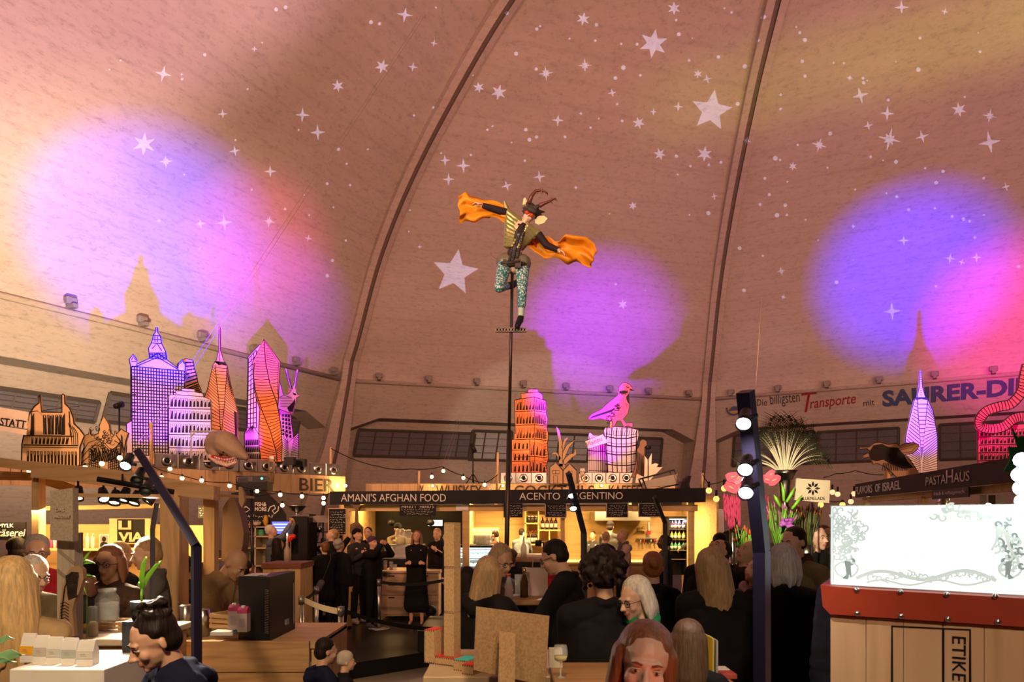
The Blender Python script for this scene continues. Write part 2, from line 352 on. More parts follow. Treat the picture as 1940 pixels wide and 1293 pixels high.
# ================================================================ the hall
CONC = M('old_concrete', (.62, .53, .47), .9, kind='concrete', col2=(.5, .42, .37))
CONCW = M('wall_concrete', (.52, .45, .38), .9, kind='concrete', col2=(.40, .34, .29))
RIBM = M('rib_concrete', (.60, .51, .45), .9, kind='concrete', col2=(.46, .38, .34))
GROOVE = M('dark_joint', (.20, .15, .13), .9)
def hall():
    b = MB(); ts = [i/60 for i in range(61)]
    for k in range(8):
        vs, fs = [], []; m = 12
        for t in ts:
            a, c = corner(k, t), corner(k+1, t)
            vs += [a.lerp(c, j/m) for j in range(m+1)]
        for i in range(60):
            for j in range(m): fs.append((i*(m+1)+j, i*(m+1)+j+1, (i+1)*(m+1)+j+1, (i+1)*(m+1)+j))
        b.add(vs, fs, 0, True)
    tag(b.build('ceiling', CONC, fix=False), kind='structure')
    # ribs along the corners, with a dark joint
    for k in range(8):
        b = MB(); a = A0+k*pi/4; tang = V((-sin(a), cos(a), 0)); prev = None; vs, fs = [], []
        tt = [-.165, -.13, -.09, -.05]+[i/50 for i in range(50)]
        for t in tt:
            p = corner(k, t); q = corner(k, t+.01); d = (q-p).normalized(); inn = tang.cross(d)
            if inn.dot(V((CEN.x, CEN.y, 5))-p) < 0: inn = -inn
            wdt = .45 if t > 0 else .45+(-t)*7
            for u, o in ((-wdt, .0), (-wdt, .42), (-.12, .50), (-.12, .38), (.12, .38), (.12, .50), (wdt, .42), (wdt, .0)): vs.append(p+tang*u+inn*(o+(.0 if t > 0 else .15)))
        n = 8
        for i in range(len(tt)-1):
            for j in range(n-1): fs.append((i*n+j, i*n+j+1, (i+1)*n+j+1, (i+1)*n+j))
        b.add(vs, fs, 0, False)
        for i, f in enumerate(b.f):
            if i % 7 in (2, 3): b.m[i] = 1
        tag(b.build('trim_%d' % (k+1), [RIBM, GROOVE]), kind='structure')
    # walls: fascia with a chamfered recess, window wall behind it
    z1 = CZ+HH; names = ['back', 'left', 'left_side', 'rear_left', 'rear', 'rear_right', 'right_side', 'right']
    for k in range(8):
        ztop = 8.25; zk = 7.5; th = 1.6; sk = .10
        pts = [(0, z1), (1, z1), (1, 0), (.965, 0), (.972, zk), (1-sk, ztop), (sk, ztop), (.028, zk), (.035, 0), (0, 0)]
        b = MB(); from mathutils.geometry import tessellate_polygon
        fr = [face_pt(k, s, z) for s, z in pts]; bk = [face_pt(k, s, z, th) for s, z in pts]; n = len(pts)
        tr = tessellate_polygon([[V((s*25, z, 0)) for s, z in pts]])
        b.add(fr+bk, [tuple(t) for t in tr]+[(i, (i+1) % n, (i+1) % n+n, i+n) for i in range(2, n-1)], 0)
        # cornice lip
        c0, c1 = face_pt(k, .0, z1), face_pt(k, 1, z1); nn = V((*face_n(k), 0))
        b.tube([c0-nn*.12, c1-nn*.12], .13, 0, 6)
        # wall behind
        b.quad([face_pt(k, 0, 0, th), face_pt(k, 1, 0, th), face_pt(k, 1, 9, th), face_pt(k, 0, 9, th)], 0)
        b.quad([face_pt(k, 0, 4.0, th), face_pt(k, 1, 4.0, th), face_pt(k, 1, 4.0, th-.35), face_pt(k, 0, 4.0, th-.35)], 0)
        b.quad([face_pt(k, 0, 4.0, th-.35), face_pt(k, 1, 4.0, th-.35), face_pt(k, 1, 0, th-.35), face_pt(k, 0, 0, th-.35)], 0)
        tag(b.build('wall_'+names[k], CONCW), kind='structure')
    # windows: glazed strips on the window wall (faces 7 right, 0 back, 1 left)
    FR = M('window_frame_paint', (.10, .085, .075), .6); PANE = M('dusky_pane', (.16, .15, .17), .35); PANEL = M('frosted_pane', (.42, .46, .46), .5)
    wn = 0
    def win(k, x0, y0, x1, y1, nx, pane):
        nonlocal wn; wn += 1; th = 1.52
        s0, zt = ray_face(x0, y0, k, th); s1, zb = ray_face(x1, y1, k, th)
        s0, s1 = min(s0, s1), max(s0, s1)
        e = thing('window_%d' % wn, None, None, face_pt(k, (s0+s1)/2, zb, th)); e['kind'] = 'structure'
        nn = V((*face_n(k), 0))
        def Q(s, z, o): return face_pt(k, s, z, th-o)
        b = MB(); b.quad([Q(s0, zb, .02), Q(s1, zb, .02), Q(s1, zt, .02), Q(s0, zt, .02)]); b.build('pane', pane, e)
        b = MB(); r = .05
        for z in (zb, zt): b.tube([Q(s0, z, .05), Q(s1, z, .05)], .1, 0, 4)
        for i in range(nx+1):
            s = s0+(s1-s0)*i/nx; b.tube([Q(s, zb, .04), Q(s, zt, .04)], .1 if i in (0, nx) else r, 0, 4)
        for j in range(1, 4):
            z = zb+(zt-zb)*j/4; b.tube([Q(s0, z, .03), Q(s1, z, .03)], .022, 0, 4)
        b.build('window_frame', FR, e)
    win(0, 680, 815, 893, 869, 7, PANE); win(0, 895, 817, 963, 873, 3, PANEL); win(0, 1030, 822, 1112, 875, 3, PANEL); win(0, 1196, 830, 1250, 884, 2, PANE)
    win(1, -60, 728, 178, 800, 6, PANE); win(1, 208, 745, 330, 815, 3, PANE); win(1, 380, 762, 560, 828, 4, PANE)
    win(7, 1392, 826, 1540, 878, 4, PANE); win(7, 1548, 820, 1702, 872, 4, PANE); win(7, 1780, 806, 1990, 864, 5, PANE)
    # floor and platform
    b = MB(); b.lathe([(0, -.05), (46, -.05), (46, 0), (0, 0)], (CEN.x, CEN.y, 0), 0, 8)
    STONE = M('stone_floor', (.16, .15, .14), .45, kind='plain'); tag(b.build('floor', STONE), kind='structure')
    b = MB(); pl = [(-12, 0), (-7, 4.2), (-1.92, 8.48), (-1.18, 9.1), (-.4, 9.4), (9, 9.4), (13, 9.4), (13, 25), (-12, 25)]
    b.prism(pl, (V((0, 0, .004)), V((1, 0, 0)), V((0, 1, 0)), V((0, 0, 1))), .196)
    tag(b.build('floor_platform', M('black_platform', (.018, .018, .02), .32)), kind='structure')
    # small uplight boxes on the cornice
    LB = M('grey_lamp_box', (.28, .25, .23), .7)
    for k, lst in ((1, [(117, 580), (252, 615), (366, 640), (465, 664), (545, 686), (618, 705)]), (0, [(715, 722), (808, 727), (898, 731), (985, 736), (1065, 738), (1147, 740), (1220, 745), (1296, 749)]), (7, [(1388, 748), (1476, 742), (1568, 734), (1666, 727), (1770, 719), (1880, 711)])):
        pl = {0: 'back wall', 1: 'left wall', 7: 'right wall'}[k]
        for i, (px, py) in enumerate(lst):
            s, z = ray_face(px, min(py+12, 980), k); p = face_pt(k, s, z1+.02); nn = V((*face_n(k), 0)); ex = V((-nn.y, nn.x, 0))
            g = 'small floodlight boxes along the dome ledge, %s' % pl
            e = thing('floodlight_box', 'small grey floodlight box on the dome ledge above the %s' % pl, 'floodlight', p-nn*.62, 0, g)
            b = MB(); R = Matrix.Translation(p-nn*.62) @ Matrix(((ex.x, -nn.x, 0, 0), (ex.y, -nn.y, 0, 0), (ex.z, 0, 1, 0), (0, 0, 0, 1)))
            b.bevbox((0, 0, .30), (.42, .26, .3), .04, 0, R); b.build('housing', LB, e)
            b = MB(); b.box((0, .1, .07), (.2, .5, .16), 0, R); b.build('bracket', LB, e)
hall()
LIGHTS()
# ================================================================ the skyline cut-outs on the stall roofs
BOARDL = M('lilac_lit_board', (.66, .58, .62), .8, kind='card', col2=(.58, .5, .54))  # pale board with some of the violet light tinted into its colour
BOARDK = M('kraft_board', (.62, .42, .24), .8, kind='card', col2=(.54, .35, .19))
BOARDO = M('salmon_lit_board', (.80, .20, .06), .75)  # red-orange light on the tower boards put into their base colour
BOARDE = M('orange_lit_board', (.74, .36, .15), .75)  # warm orange light put into the board colour
BOARDP = M('pink_lit_board', (.80, .10, .32), .75)  # pink light on pigeon, worm and block put into the board colour
class Cut:
    """a flat board cut to an outline, drawn on with black ink; coordinates are read off a crop (offset, scale) at depth Y"""
    def __init__(s, Y, ox, oy, sc, th=.03): s.Y, s.ox, s.oy, s.sc, s.th, s.b, s.fr, s.k = Y, ox, oy, sc, th, MB(), pxframe(Y), 0
    def q(s, p): return q2(s.ox+p[0]/s.sc, s.oy+p[1]/s.sc, s.Y)
    def w(s, px): return px/s.sc*s.Y/FPX
    def shape(s, pts, m=0, lift=0, th=None):
        o, ex, ey, ez = s.fr; s.b.prism([s.q(p) for p in pts], (o+ez*(-lift), ex, ey, ez), th or s.th, m); return s
    def line(s, pts, w=6, closed=False, m=1):
        s.k += 1; s.b.stroke([s.q(p) for p in pts], s.w(w), s.fr, -.004-.0004*(s.k % 7), m, closed); return s
    def outline(s, pts, w=6): s.shape(pts); return s.line(pts, w, True)
    def fill(s, pts, m=1):
        s.k += 1; o, ex, ey, ez = s.fr; s.b.prism([s.q(p) for p in pts], (o+ez*(-.005-.0004*(s.k % 7)), ex, ey, ez), .002, m); return s
    def bi(s, Q, u, v):
        a, b, c, d = Q; return ((a[0]*(1-u)+b[0]*u)*(1-v)+(d[0]*(1-u)+c[0]*u)*v, (a[1]*(1-u)+b[1]*u)*(1-v)+(d[1]*(1-u)+c[1]*u)*v)
    def grid(s, Q, nx, ny, w=5):
        for i in range(nx+1): s.line([s.bi(Q, i/nx, v/4) for v in range(5)], w)
        for j in range(ny+1): s.line([s.bi(Q, v/4, j/ny) for v in range(5)], w)
        return s
    def wins(s, Q, nx, ny, fx=.5, fy=.75, jag=.0, w=3):     # window openings: dark lower part, outlined
        for j in range(ny):
            for i in range(nx):
                u0, u1 = (i+.5-fx/2)/nx, (i+.5+fx/2)/nx; v0, v1 = (j+.5-fy/2)/ny, (j+.5+fy/2)/ny
                s.line([s.bi(Q, u0, v0), s.bi(Q, u1, v0), s.bi(Q, u1, v1), s.bi(Q, u0, v1)], w, True)
                r = random.random
                s.fill([s.bi(Q, u0+(u1-u0)*.35, v0+(v1-v0)*(.1+jag*r())), s.bi(Q, u1, v0+(v1-v0)*(.05+jag*r())), s.bi(Q, u1, v1), s.bi(Q, u0+(u1-u0)*.1*r(), v1)])
        return s
    def hatch(s, L, R, n, w=4, sag=0):                     # lines across between two polylines
        def at(Pl, u):
            k = len(Pl)-1; x = u*k; i = min(int(x), k-1); f = x-i; return (Pl[i][0]*(1-f)+Pl[i+1][0]*f, Pl[i][1]*(1-f)+Pl[i+1][1]*f)
        for i in range(n):
            u = (i+.5)/n; a, b = at(L, u), at(R, u); s.line([a, ((a[0]+b[0])/2, (a[1]+b[1])/2+sag), b], w)
        return s
    def done(s, name, board, label, cat='cardboard cut-out', back=True, ztop=None):
        xs = [v[0] for v in s.b.v]; zs = [v[2] for v in s.b.v]; x0, x1, z0, z1 = min(xs), max(xs), min(zs), max(zs)
        e = thing(name, label, cat, ((x0+x1)/2, s.Y, z0)); s.b.build('board', [board, INK], e)
        if back:                                            # strut that holds it up behind
            b = MB(); xm = (x0+x1)/2; h = (z1-z0)*.55
            b.box((xm, s.Y+s.th+.02, z0+h/2), (.05, .04, h)); b.tube([(xm, s.Y+s.th+.03, z0+h*.9), (xm, s.Y+s.th+.03+h*.35, z0+.02)], .02, 0, 4)
            b.tube([(xm, s.Y+s.th, z0+.02), (xm, s.Y+s.th+.03+h*.35, z0+.02)], .02, 0, 4); b.build('strut', SPRUCE, e)
        return e
def cutouts():
    A = (220, 580, 3.802)
    c = Cut(14.9, *A)
    c.outline([(75, 1125), (75, 850), (108, 832), (105, 440), (95, 385), (123, 348), (150, 385), (150, 420), (240, 378), (234, 305), (256, 265), (270, 210), (286, 185), (286, 156), (299, 156), (299, 190), (318, 215), (328, 270), (357, 330), (366, 388), (450, 452), (452, 410), (478, 386), (498, 412), (495, 1125)], 7)
    c.grid([(112, 435), (492, 470), (492, 1080), (118, 1075)], 19, 27, 7.5); c.line([(108, 440), (146, 435), (150, 420)], 7); c.line([(150, 435), (300, 370), (450, 460)], 7)
    c.grid([(240, 340), (355, 340), (362, 385), (244, 378)], 6, 3, 6); c.line([(244, 378), (300, 340), (362, 385)], 8); c.line([(256, 268), (325, 272)], 6); c.line([(258, 310), (295, 270), (330, 325)], 7); c.line([(270, 212), (318, 217)], 7); c.line([(262, 240), (322, 245)], 6)
    for x in (280, 300): c.line([(x, 212), (x, 262)], 5)
    for i in range(7): c.line([(110, 400+i*60), (146, 400+i*60)], 6)
    c.line([(112, 390), (124, 362), (142, 390)], 7); c.line([(458, 420), (478, 396), (494, 420)], 7)
    c.done('skyscraper_cutout', BOARDL, 'tall gridded skyscraper cut-out with a stepped crown, lit violet, beside the shark head', )
    c = Cut(15.6, *A); O = [(440, 1125), (440, 420), (500, 378), (555, 392), (562, 440), (580, 500), (592, 560), (612, 600), (640, 1125)]
    c.outline(O, 5); c.hatch([(470, 395), (492, 600), (492, 660)], [(556, 395), (590, 560), (620, 650)], 14, 9); c.done('stepped_tower_cutout', BOARDE, 'orange striped stepped tower cut-out peeking out behind the five-floor block')
    c = Cut(14.6, *A)
    c.outline([(380, 1125), (380, 645), (430, 640), (430, 612), (470, 612), (475, 594), (565, 600), (568, 620), (625, 630), (628, 655), (682, 676), (690, 1125)], 5)
    c.line([(430, 640), (628, 655)], 4); c.line([(470, 612), (568, 620)], 4)
    for i, y in enumerate((655, 745, 842, 938, 1040)):
        c.wins([(388, y), (680, y+22-i*4), (684, y+78), (388, y+76-(i == 4)*10)], 11, 1, .62, .86, .4, 3); c.line([(382, y+84), (684, y+90)], 6)
    c.done('office_block_cutout', BOARDL, 'five-floor block cut-out with rows of windows, lit pale violet, behind the shark head')
    c = Cut(15.9, *A)
    c.outline([(650, 1125), (672, 900), (640, 650), (655, 610), (700, 420), (722, 395), (740, 320), (740, 250), (742, 148), (750, 148), (752, 250), (752, 320), (776, 395), (800, 430), (825, 560), (874, 760), (876, 1125)], 5)
    for y in range(170, 320, 14): c.line([(738, y), (754, y)], 3)
    c.line([(712, 425), (742, 700), (752, 900)], 5); c.line([(800, 430), (782, 700), (762, 900)], 5); c.line([(745, 322), (745, 400)], 4)
    c.fill([(706, 400), (740, 398), (742, 428), (760, 424), (796, 432), (790, 408), (760, 402)])
    c.hatch([(712, 430), (742, 700), (752, 900)], [(800, 440), (782, 700), (762, 900)], 22, 4, 2); c.hatch([(702, 430), (655, 620), (690, 960)], [(710, 440), (740, 700), (752, 950)], 22, 4); c.hatch([(800, 450), (785, 700), (765, 960)], [(820, 560), (870, 760), (872, 1000)], 26, 4, 3)
    c.fill([(850, 760), (870, 770), (872, 1090), (860, 1000)]); c.done('spire_tower_cutout', BOARDE, 'tapering tower cut-out with a tall antenna spire, left of the twisted red tower')
    c = Cut(16.4, *A)
    c.outline([(925, 1125), (925, 915), (940, 895), (950, 370), (1035, 278), (1100, 300), (1120, 1125)], 6)
    c.grid([(955, 380), (1010, 320), (1010, 880), (946, 880)], 3, 15, 6); c.wins([(930, 960), (1040, 955), (1040, 1110), (930, 1110)], 7, 3, .7, .8); c.line([(930, 920), (985, 860), (1030, 930)], 5)
    for i in range(7): c.line([(940+i*9, 920), (985, 862+i*4)], 3)
    c.done('slab_tower_cutout', BOARDL, 'purple slab tower cut-out behind the left edge of the twisted red tower')
    c = Cut(15.7, *A); a1 = [(1066, 246), (1076, 400), (1108, 560), (1158, 700), (1166, 745)]; a2 = [(996, 600), (1040, 740), (1105, 900), (1158, 1125)]; Lf = [(986, 400), (990, 520), (1000, 620), (1035, 760)]; Rt = [(1180, 405), (1178, 520), (1170, 640), (1163, 740)]
    c.outline([(1045, 1125), (1030, 1000), (1028, 880), (1036, 745), (1000, 630), (986, 500), (985, 400), (1065, 240), (1182, 403), (1170, 640), (1165, 730), (1185, 850), (1197, 1000), (1192, 1125)], 7)
    c.line(a1, 8); c.line([(996, 410), (990, 500), (1003, 610), (1045, 740), (1110, 900), (1150, 1040), (1160, 1120)], 7); c.line([(1074, 262), (1170, 410), (1164, 640)], 5)
    c.hatch([(1064, 262), (1000, 395), (992, 500), (1005, 610), (1048, 745)], [(1068, 262), (1078, 400), (1094, 500), (1125, 610), (1160, 710)], 22, 5, 3); c.hatch([(1075, 300), (1082, 400), (1110, 530), (1158, 690)], [(1092, 300), (1166, 420), (1168, 520), (1164, 700)], 20, 5, 3)
    c.hatch([(1045, 745), (1110, 900), (1150, 1040), (1160, 1110)], [(1166, 745), (1184, 860), (1194, 1000), (1190, 1110)], 20, 5, 3); c.hatch([(1040, 770), (1032, 880), (1034, 1000), (1050, 1110)], [(1052, 770), (1100, 900), (1140, 1040), (1156, 1110)], 14, 5, 3)
    c.done('twisted_tower_cutout', BOARDO, 'twisted red-orange tower cut-out, tallest of the right half of the skyline')
    c = Cut(16.9, *A)
    c.outline([(1170, 1125), (1165, 760), (1185, 740), (1255, 760), (1278, 950), (1315, 914), (1316, 1125)], 6); c.wins([(1190, 775), (1252, 778), (1268, 960), (1190, 930)], 3, 6, .7, .7); c.line([(1278, 950), (1240, 985), (1215, 905)], 5)
    c.hatch([(1278, 955), (1250, 1110)], [(1313, 925), (1313, 1110)], 14, 4); c.hatch([(1205, 930), (1200, 1110)], [(1240, 985), (1245, 1110)], 12, 4); c.done('low_tower_cutout', BOARDL, 'low purple tower cut-out that the snail perches on')
    c = Cut(16.6, *A)
    c.outline([(1165, 740), (1165, 560), (1180, 545), (1205, 640), (1240, 635), (1262, 612), (1240, 545), (1222, 470), (1214, 452), (1226, 448), (1236, 480), (1270, 600), (1283, 560), (1296, 480), (1300, 458), (1312, 462), (1304, 520), (1296, 610), (1310, 640), (1324, 650), (1300, 660), (1296, 690), (1275, 770), (1230, 765)], 4)
    c.fill([(1232, 735), (1268, 700), (1290, 665), (1290, 700), (1272, 765), (1245, 762)]); c.line([(1230, 480), (1268, 606)], 4); c.line([(1303, 480), (1290, 600)], 4); c.fill([(1270, 625), (1295, 632), (1300, 645), (1280, 642)])
    for i in range(9):
        for j in range(4): c.line([(1175+i*10+j*3, 668+j*20), (1182+i*10+j*3, 660+j*20), (1188+i*10+j*3, 670+j*20)], 3)
    c.line([(1170, 660), (1210, 645), (1262, 660)], 4); c.done('snail_cutout', BOARDL, 'snail cut-out with two long feelers climbing the purple tower')
    # the two orange cut-outs on the left stall
    B = (0, 550, 3.695)
    c = Cut(8.6, *B)
    c.outline([(150, 1330), (155, 1080), (170, 1010), (205, 870), (240, 815), (275, 790), (273, 740), (282, 735), (292, 855), (435, 857), (432, 735), (442, 728), (453, 738), (455, 795), (490, 830), (515, 900), (518, 935), (560, 975), (592, 1020), (560, 1100), (556, 1330)], 9)
    for i in range(8): x = 305+i*17; c.line([(x, 880), (x+2, 1010)], 6)
    c.wins([(300, 872), (440, 872), (430, 1015), (310, 1015)], 5, 1, .5, .95, .1, 4)
    for x0, d in ((190, 30), (455, -20)): c.fill([(x0+d, 900), (x0+d+20, 860), (x0+d+22, 1015), (x0+d-6, 1015)]); c.line([(x0+40, 1020), (x0+30, 850)], 7)
    c.line([(170, 1020), (520, 1025)], 8); c.line([(165, 1085), (550, 1090)], 8); c.line([(160, 1100), (550, 1105)], 4); c.wins([(215, 1030), (490, 1032), (480, 1082), (215, 1080)], 10, 1, .5, .9, .1, 4); c.wins([(185, 1125), (545, 1130), (545, 1330), (185, 1325)], 15, 1, .42, .97, .1, 5)
    for i in range(4): c.line([(505+i*14, 1090), (500+i*14, 1000), (480+i*12, 930+i*10)], 5)
    c.done('domed_hall_cutout', BOARDK, 'domed hall cut-out with two horn-like masts, orange, leftmost of the skyline')
    c = Cut(8.9, *B)
    c.outline([(560, 1340), (560, 1190), (590, 1100), (575, 1020), (620, 1010), (628, 970), (640, 1020), (690, 1005), (695, 950), (725, 880), (765, 940), (775, 1000), (800, 1020), (806, 985), (815, 1010), (850, 970), (866, 985), (900, 1000), (880, 1060), (868, 1140), (860, 1230), (835, 1280), (830, 1340)], 6)
    rnd = random.Random(3)
    for i in range(46):
        x, y = 640+rnd.random()*150, 960+rnd.random()*220; r = 9+rnd.random()*8
        if y < 1100-abs(x-728)*-.4: c.line([(x+r*cos(a), y+r*sin(a)*.9) for a in [k*pi/4 for k in range(7)]], 4)
    for i in range(16): x = 640+i*12; c.line([(x+rnd.random()*20-10, 1100+rnd.random()*30), (x+8, 1150), (x-4, 1180+rnd.random()*30)], 9)
    c.grid([(625, 1110), (700, 1150), (700, 1335), (625, 1335)], 5, 12, 5); c.grid([(760, 1150), (835, 1110), (830, 1335), (760, 1335)], 5, 12, 5)
    for k in range(3): c.line([(550+k*8, 1230-k*40), (620, 1170-k*50), (700, 1080-k*20), (760+k*15, 1130), (860, 1080-k*20)], 5)
    for k in range(8): c.line([(800+rnd.random()*60, 1010+rnd.random()*60), (830+rnd.random()*40, 1040+rnd.random()*120)], 6)
    c.done('overgrown_tower_cutout', BOARDK, 'overgrown tower cut-out drawn with leaves and vines, orange, right of the domed hall')
    # centre group
    D = (940, 680, 4.409)
    c = Cut(20.9, *D)
    c.outline([(130, 965), (130, 680), (150, 678), (150, 632), (160, 630), (155, 345), (210, 330), (207, 290), (265, 285), (262, 262), (285, 252), (350, 256), (353, 280), (385, 292), (390, 340), (417, 352), (420, 470), (432, 500), (424, 560), (436, 640), (428, 720), (436, 830), (420, 900), (432, 965)], 6)
    for i, (y0, y1) in enumerate(((345, 435), (460, 550), (580, 670), (700, 815), (850, 950))):
        c.wins([(165 if i < 3 else 285, y0), (320, y0-8), (320, y1-5), (165 if i < 3 else 285, y1)], 6 if i < 3 else 2, 1, .6, .9, .7, 3); c.wins([(325, y0-8), (415, y0+12), (415, y1+5), (325, y1-5)], 6 if i < 3 else 3, 1, .6, .9, .6, 3); c.line([(158, y1+9), (320, y1+2), (420, y1+14)], 6)
    c.line([(320, 320), (322, 955)], 4)
    for j in range(3): c.wins([(140, 690+j*95), (275, 690+j*95), (275, 760+j*95), (140, 760+j*95)], 4, 1, .5, .85, .2, 3); c.line([(132, 765+j*95), (280, 762+j*95)], 6)
    c.line([(155, 345), (320, 320), (417, 352)], 7); c.line([(207, 290), (353, 280), (388, 300)], 5); c.line([(280, 680), (282, 960)], 6)
    rnd = random.Random(5)
    for i in range(20): y = 500+i*23; c.line([(430-rnd.random()*10, y), (395-rnd.random()*30, y+14), (420, y+30)], 4)
    c.done('crumbling_tower_cutout', BOARDO, 'crumbling orange-red apartment tower cut-out, behind the pole, left of the pigeon')
    c = Cut(21.3, *D)
    c.outline([(765, 975), (770, 640), (775, 622), (790, 618), (812, 640), (930, 640), (935, 975)], 4)
    for i in range(9): c.line([(780+i*18, 660), (782+i*18, 970)], 4)
    for y in (700, 770, 850, 935): c.line([(770, y), (935, y+6)], 6)
    c.done('barred_gasometer_cutout', BOARDL, 'lower barred drum cut-out lit deep magenta, left of the drum under the pigeon')
    c = Cut(20.9, *D)
    c.outline([(935, 975), (905, 640), (898, 600), (912, 575), (1000, 566), (1100, 572), (1188, 596), (1190, 645), (1170, 730), (1168, 975)], 5)
    for (y, m) in ((650, 16), (720, 16), (790, 14), (880, 12), (960, 10)): c.line([(912, y), (1000, y+m), (1100, y+m), (1180, y)], 10); c.line([(915, y-22), (1000, y-8), (1100, y-8), (1178, y-22)], 4)
    for i in range(7): x = 925+i*42; c.line([(x, 576), (x-6, 660), (x+(i-3)*-3, 970)], 8)
    for i in range(14): c.line([(925+i*19, 600), (928+i*18, 640)], 4)
    c.done('drum_tower_cutout', BOARDL, 'round drum tower cut-out lit half magenta, carrying the pigeon')
    c = Cut(20.7, *D)
    c.outline([(765, 500), (800, 462), (870, 430), (935, 370), (985, 330), (1015, 305), (1025, 240), (1050, 205), (1080, 198), (1115, 215), (1137, 245), (1155, 265), (1120, 268), (1108, 290), (1112, 400), (1100, 460), (1060, 505), (1085, 540), (1135, 535), (1142, 552), (1136, 574), (1100, 560), (1066, 572), (1040, 520), (1010, 520), (988, 568), (968, 562), (975, 525), (920, 515), (870, 500), (800, 512)], 4)
    c.fill([(1108, 262), (1155, 266), (1122, 248)]); c.line([(1085, 235), (1100, 240), (1112, 238)], 7); c.fill([(1085, 320), (1108, 290), (1110, 380), (1095, 360)])
    rnd = random.Random(8)
    for i in range(70):
        u = rnd.random(); v = rnd.random(); x, y = 930+u*110, 470-u*130+v*110*(1-.3*u); a = 2.5+rnd.random()*.5; l = 8+rnd.random()*12; c.line([(x, y), (x+l*cos(a), y+l*sin(a))], 6)
    for i in range(26): x = 785+i*7; c.line([(x, 500-i*2.2), (x+30, 478-i*2.4)], 7)
    for i in range(40): x, y = 1010+rnd.random()*90, 270+rnd.random()*200; c.line([(x, y), (x-3, y+9)], 3)
    for i in range(18): x = 1030+i*4; c.line([(x, 262+rnd.random()*10), (x+1, 285+rnd.random()*22)], 4)
    c.done('pigeon_cutout', BOARDP, 'pink pigeon cut-out standing on top of the drum tower')
    c = Cut(20.5, *D)
    c.outline([(740, 690), (890, 630), (935, 700), (768, 756)], 3); e = c.done('paper_banner', M('pale_banner', (.75, .66, .62), .8), 'pale handwritten banner pinned across the magenta barred drum', 'banner', False)
    a = P(940+765/4.409, 680+738/4.409, 20.49); b2 = P(940+888/4.409, 680+682/4.409, 20.49); ex = (b2-a).normalized(); text('Planzu', e, M('thin_grey_ink', (.3, .2, .22), .8), a, ex, V((-ex.z, 0, ex.x)), (b2-a).length, .13)
    c = Cut(20.3, *D)
    c.outline([(448, 1045), (450, 905), (500, 860), (556, 930), (556, 1045)], 4); c.line([(450, 905), (500, 868), (556, 935)], 5); c.line([(480, 1040), (480, 978), (512, 978), (512, 1040)], 4); c.line([(470, 935), (528, 935), (528, 962), (470, 962)], 4, True); c.line([(498, 935), (498, 962)], 4)
    c.done('gabled_house_cutout', KRAFT, 'small cardboard gabled house cut-out with a door, left of its twin under the corn plant', back=False)
    c = Cut(20.35, *D)
    c.outline([(560, 1045), (560, 932), (615, 870), (672, 932), (672, 1045)], 4); c.line([(560, 935), (615, 878), (670, 935)], 5); c.line([(600, 940), (640, 940), (640, 965), (600, 965)], 4, True)
    c.done('gabled_house_cutout', KRAFT, 'small cardboard gabled house cut-out partly behind the lighting mast', back=False)
    c = Cut(20.6, *D)
    for lf in ([(525, 900), (522, 700), (500, 565), (530, 600), (552, 700), (556, 900)], [(545, 740), (570, 670), (605, 655), (585, 690), (560, 770)], [(550, 800), (590, 720), (660, 680), (610, 740), (560, 860)], [(560, 850), (610, 800), (650, 790), (665, 750), (672, 800), (640, 820), (570, 890)], [(530, 850), (500, 800), (470, 800), (447, 838), (470, 785), (505, 780), (540, 830)], [(520, 900), (520, 880), (580, 880), (580, 1045), (520, 1045)]): c.outline(lf, 2.5)
    c.done('corn_plant_cutout', KRAFT, 'cardboard corn plant cut-out with curling leaves between tower and pigeon', back=False)
    c = Cut(20.6, *D)
    c.outline([(1128, 990), (1150, 940), (1170, 850), (1175, 760), (1195, 730), (1200, 690), (1225, 672), (1258, 690), (1258, 725), (1240, 740), (1240, 800), (1250, 880), (1245, 990)], 4)
    for i in range(9): c.line([(1175+i*7, 770+i*6), (1180+i*6, 860), (1165+i*8, 980)], 4)
    c.done('robed_statue_cutout', M('brown_board', (.24, .12, .07), .8), 'brown robed statue cut-out right of the drum tower')
    c = Cut(20.3, *D)
    c.outline([(1160, 1040), (1175, 960), (1020, 860), (1070, 810), (1050, 930), (1100, 905), (1130, 985), (1235, 990), (1240, 860), (1270, 840), (1300, 788), (1300, 880), (1330, 875), (1355, 880), (1340, 905), (1388, 905), (1340, 960), (1300, 1000), (1260, 1040)][0:2]+[(1235, 990), (1240, 810), (1268, 850), (1302, 786), (1298, 885), (1330, 872), (1358, 882), (1340, 905), (1390, 908), (1340, 960), (1300, 1000), (1270, 1040)], 2)
    c.done('pale_jagged_cutout', M('cream_board', (.72, .62, .46), .8), 'cream jagged cut-out standing for a lit wall patch, between statue and tilted floodlight', back=False)  # pale jagged board stands in for a brightly lit patch of wall
    # right group
    R_ = (1360, 680, 3.345)
    c = Cut(14.6, *R_)
    c.outline([(1188, 760), (1188, 510), (1205, 420), (1245, 262), (1262, 245), (1276, 180), (1282, 74), (1290, 74), (1296, 180), (1315, 245), (1332, 262), (1366, 340), (1392, 500), (1392, 760)], 5)
    c.line([(1262, 250), (1290, 640), (1330, 265)], 5); c.fill([(1252, 262), (1262, 245), (1316, 245), (1330, 264), (1290, 256)]); c.hatch([(1250, 270), (1192, 520), (1192, 740)], [(1264, 270), (1282, 600), (1288, 740)], 26, 4); c.hatch([(1264, 275), (1282, 560), (1289, 640)], [(1330, 275), (1304, 560), (1290, 640)], 22, 4); c.hatch([(1332, 275), (1300, 600), (1294, 740)], [(1366, 350), (1390, 520), (1390, 740)], 26, 4)
    for y in range(90, 240, 14): c.line([(1280, y), (1292, y)], 3)
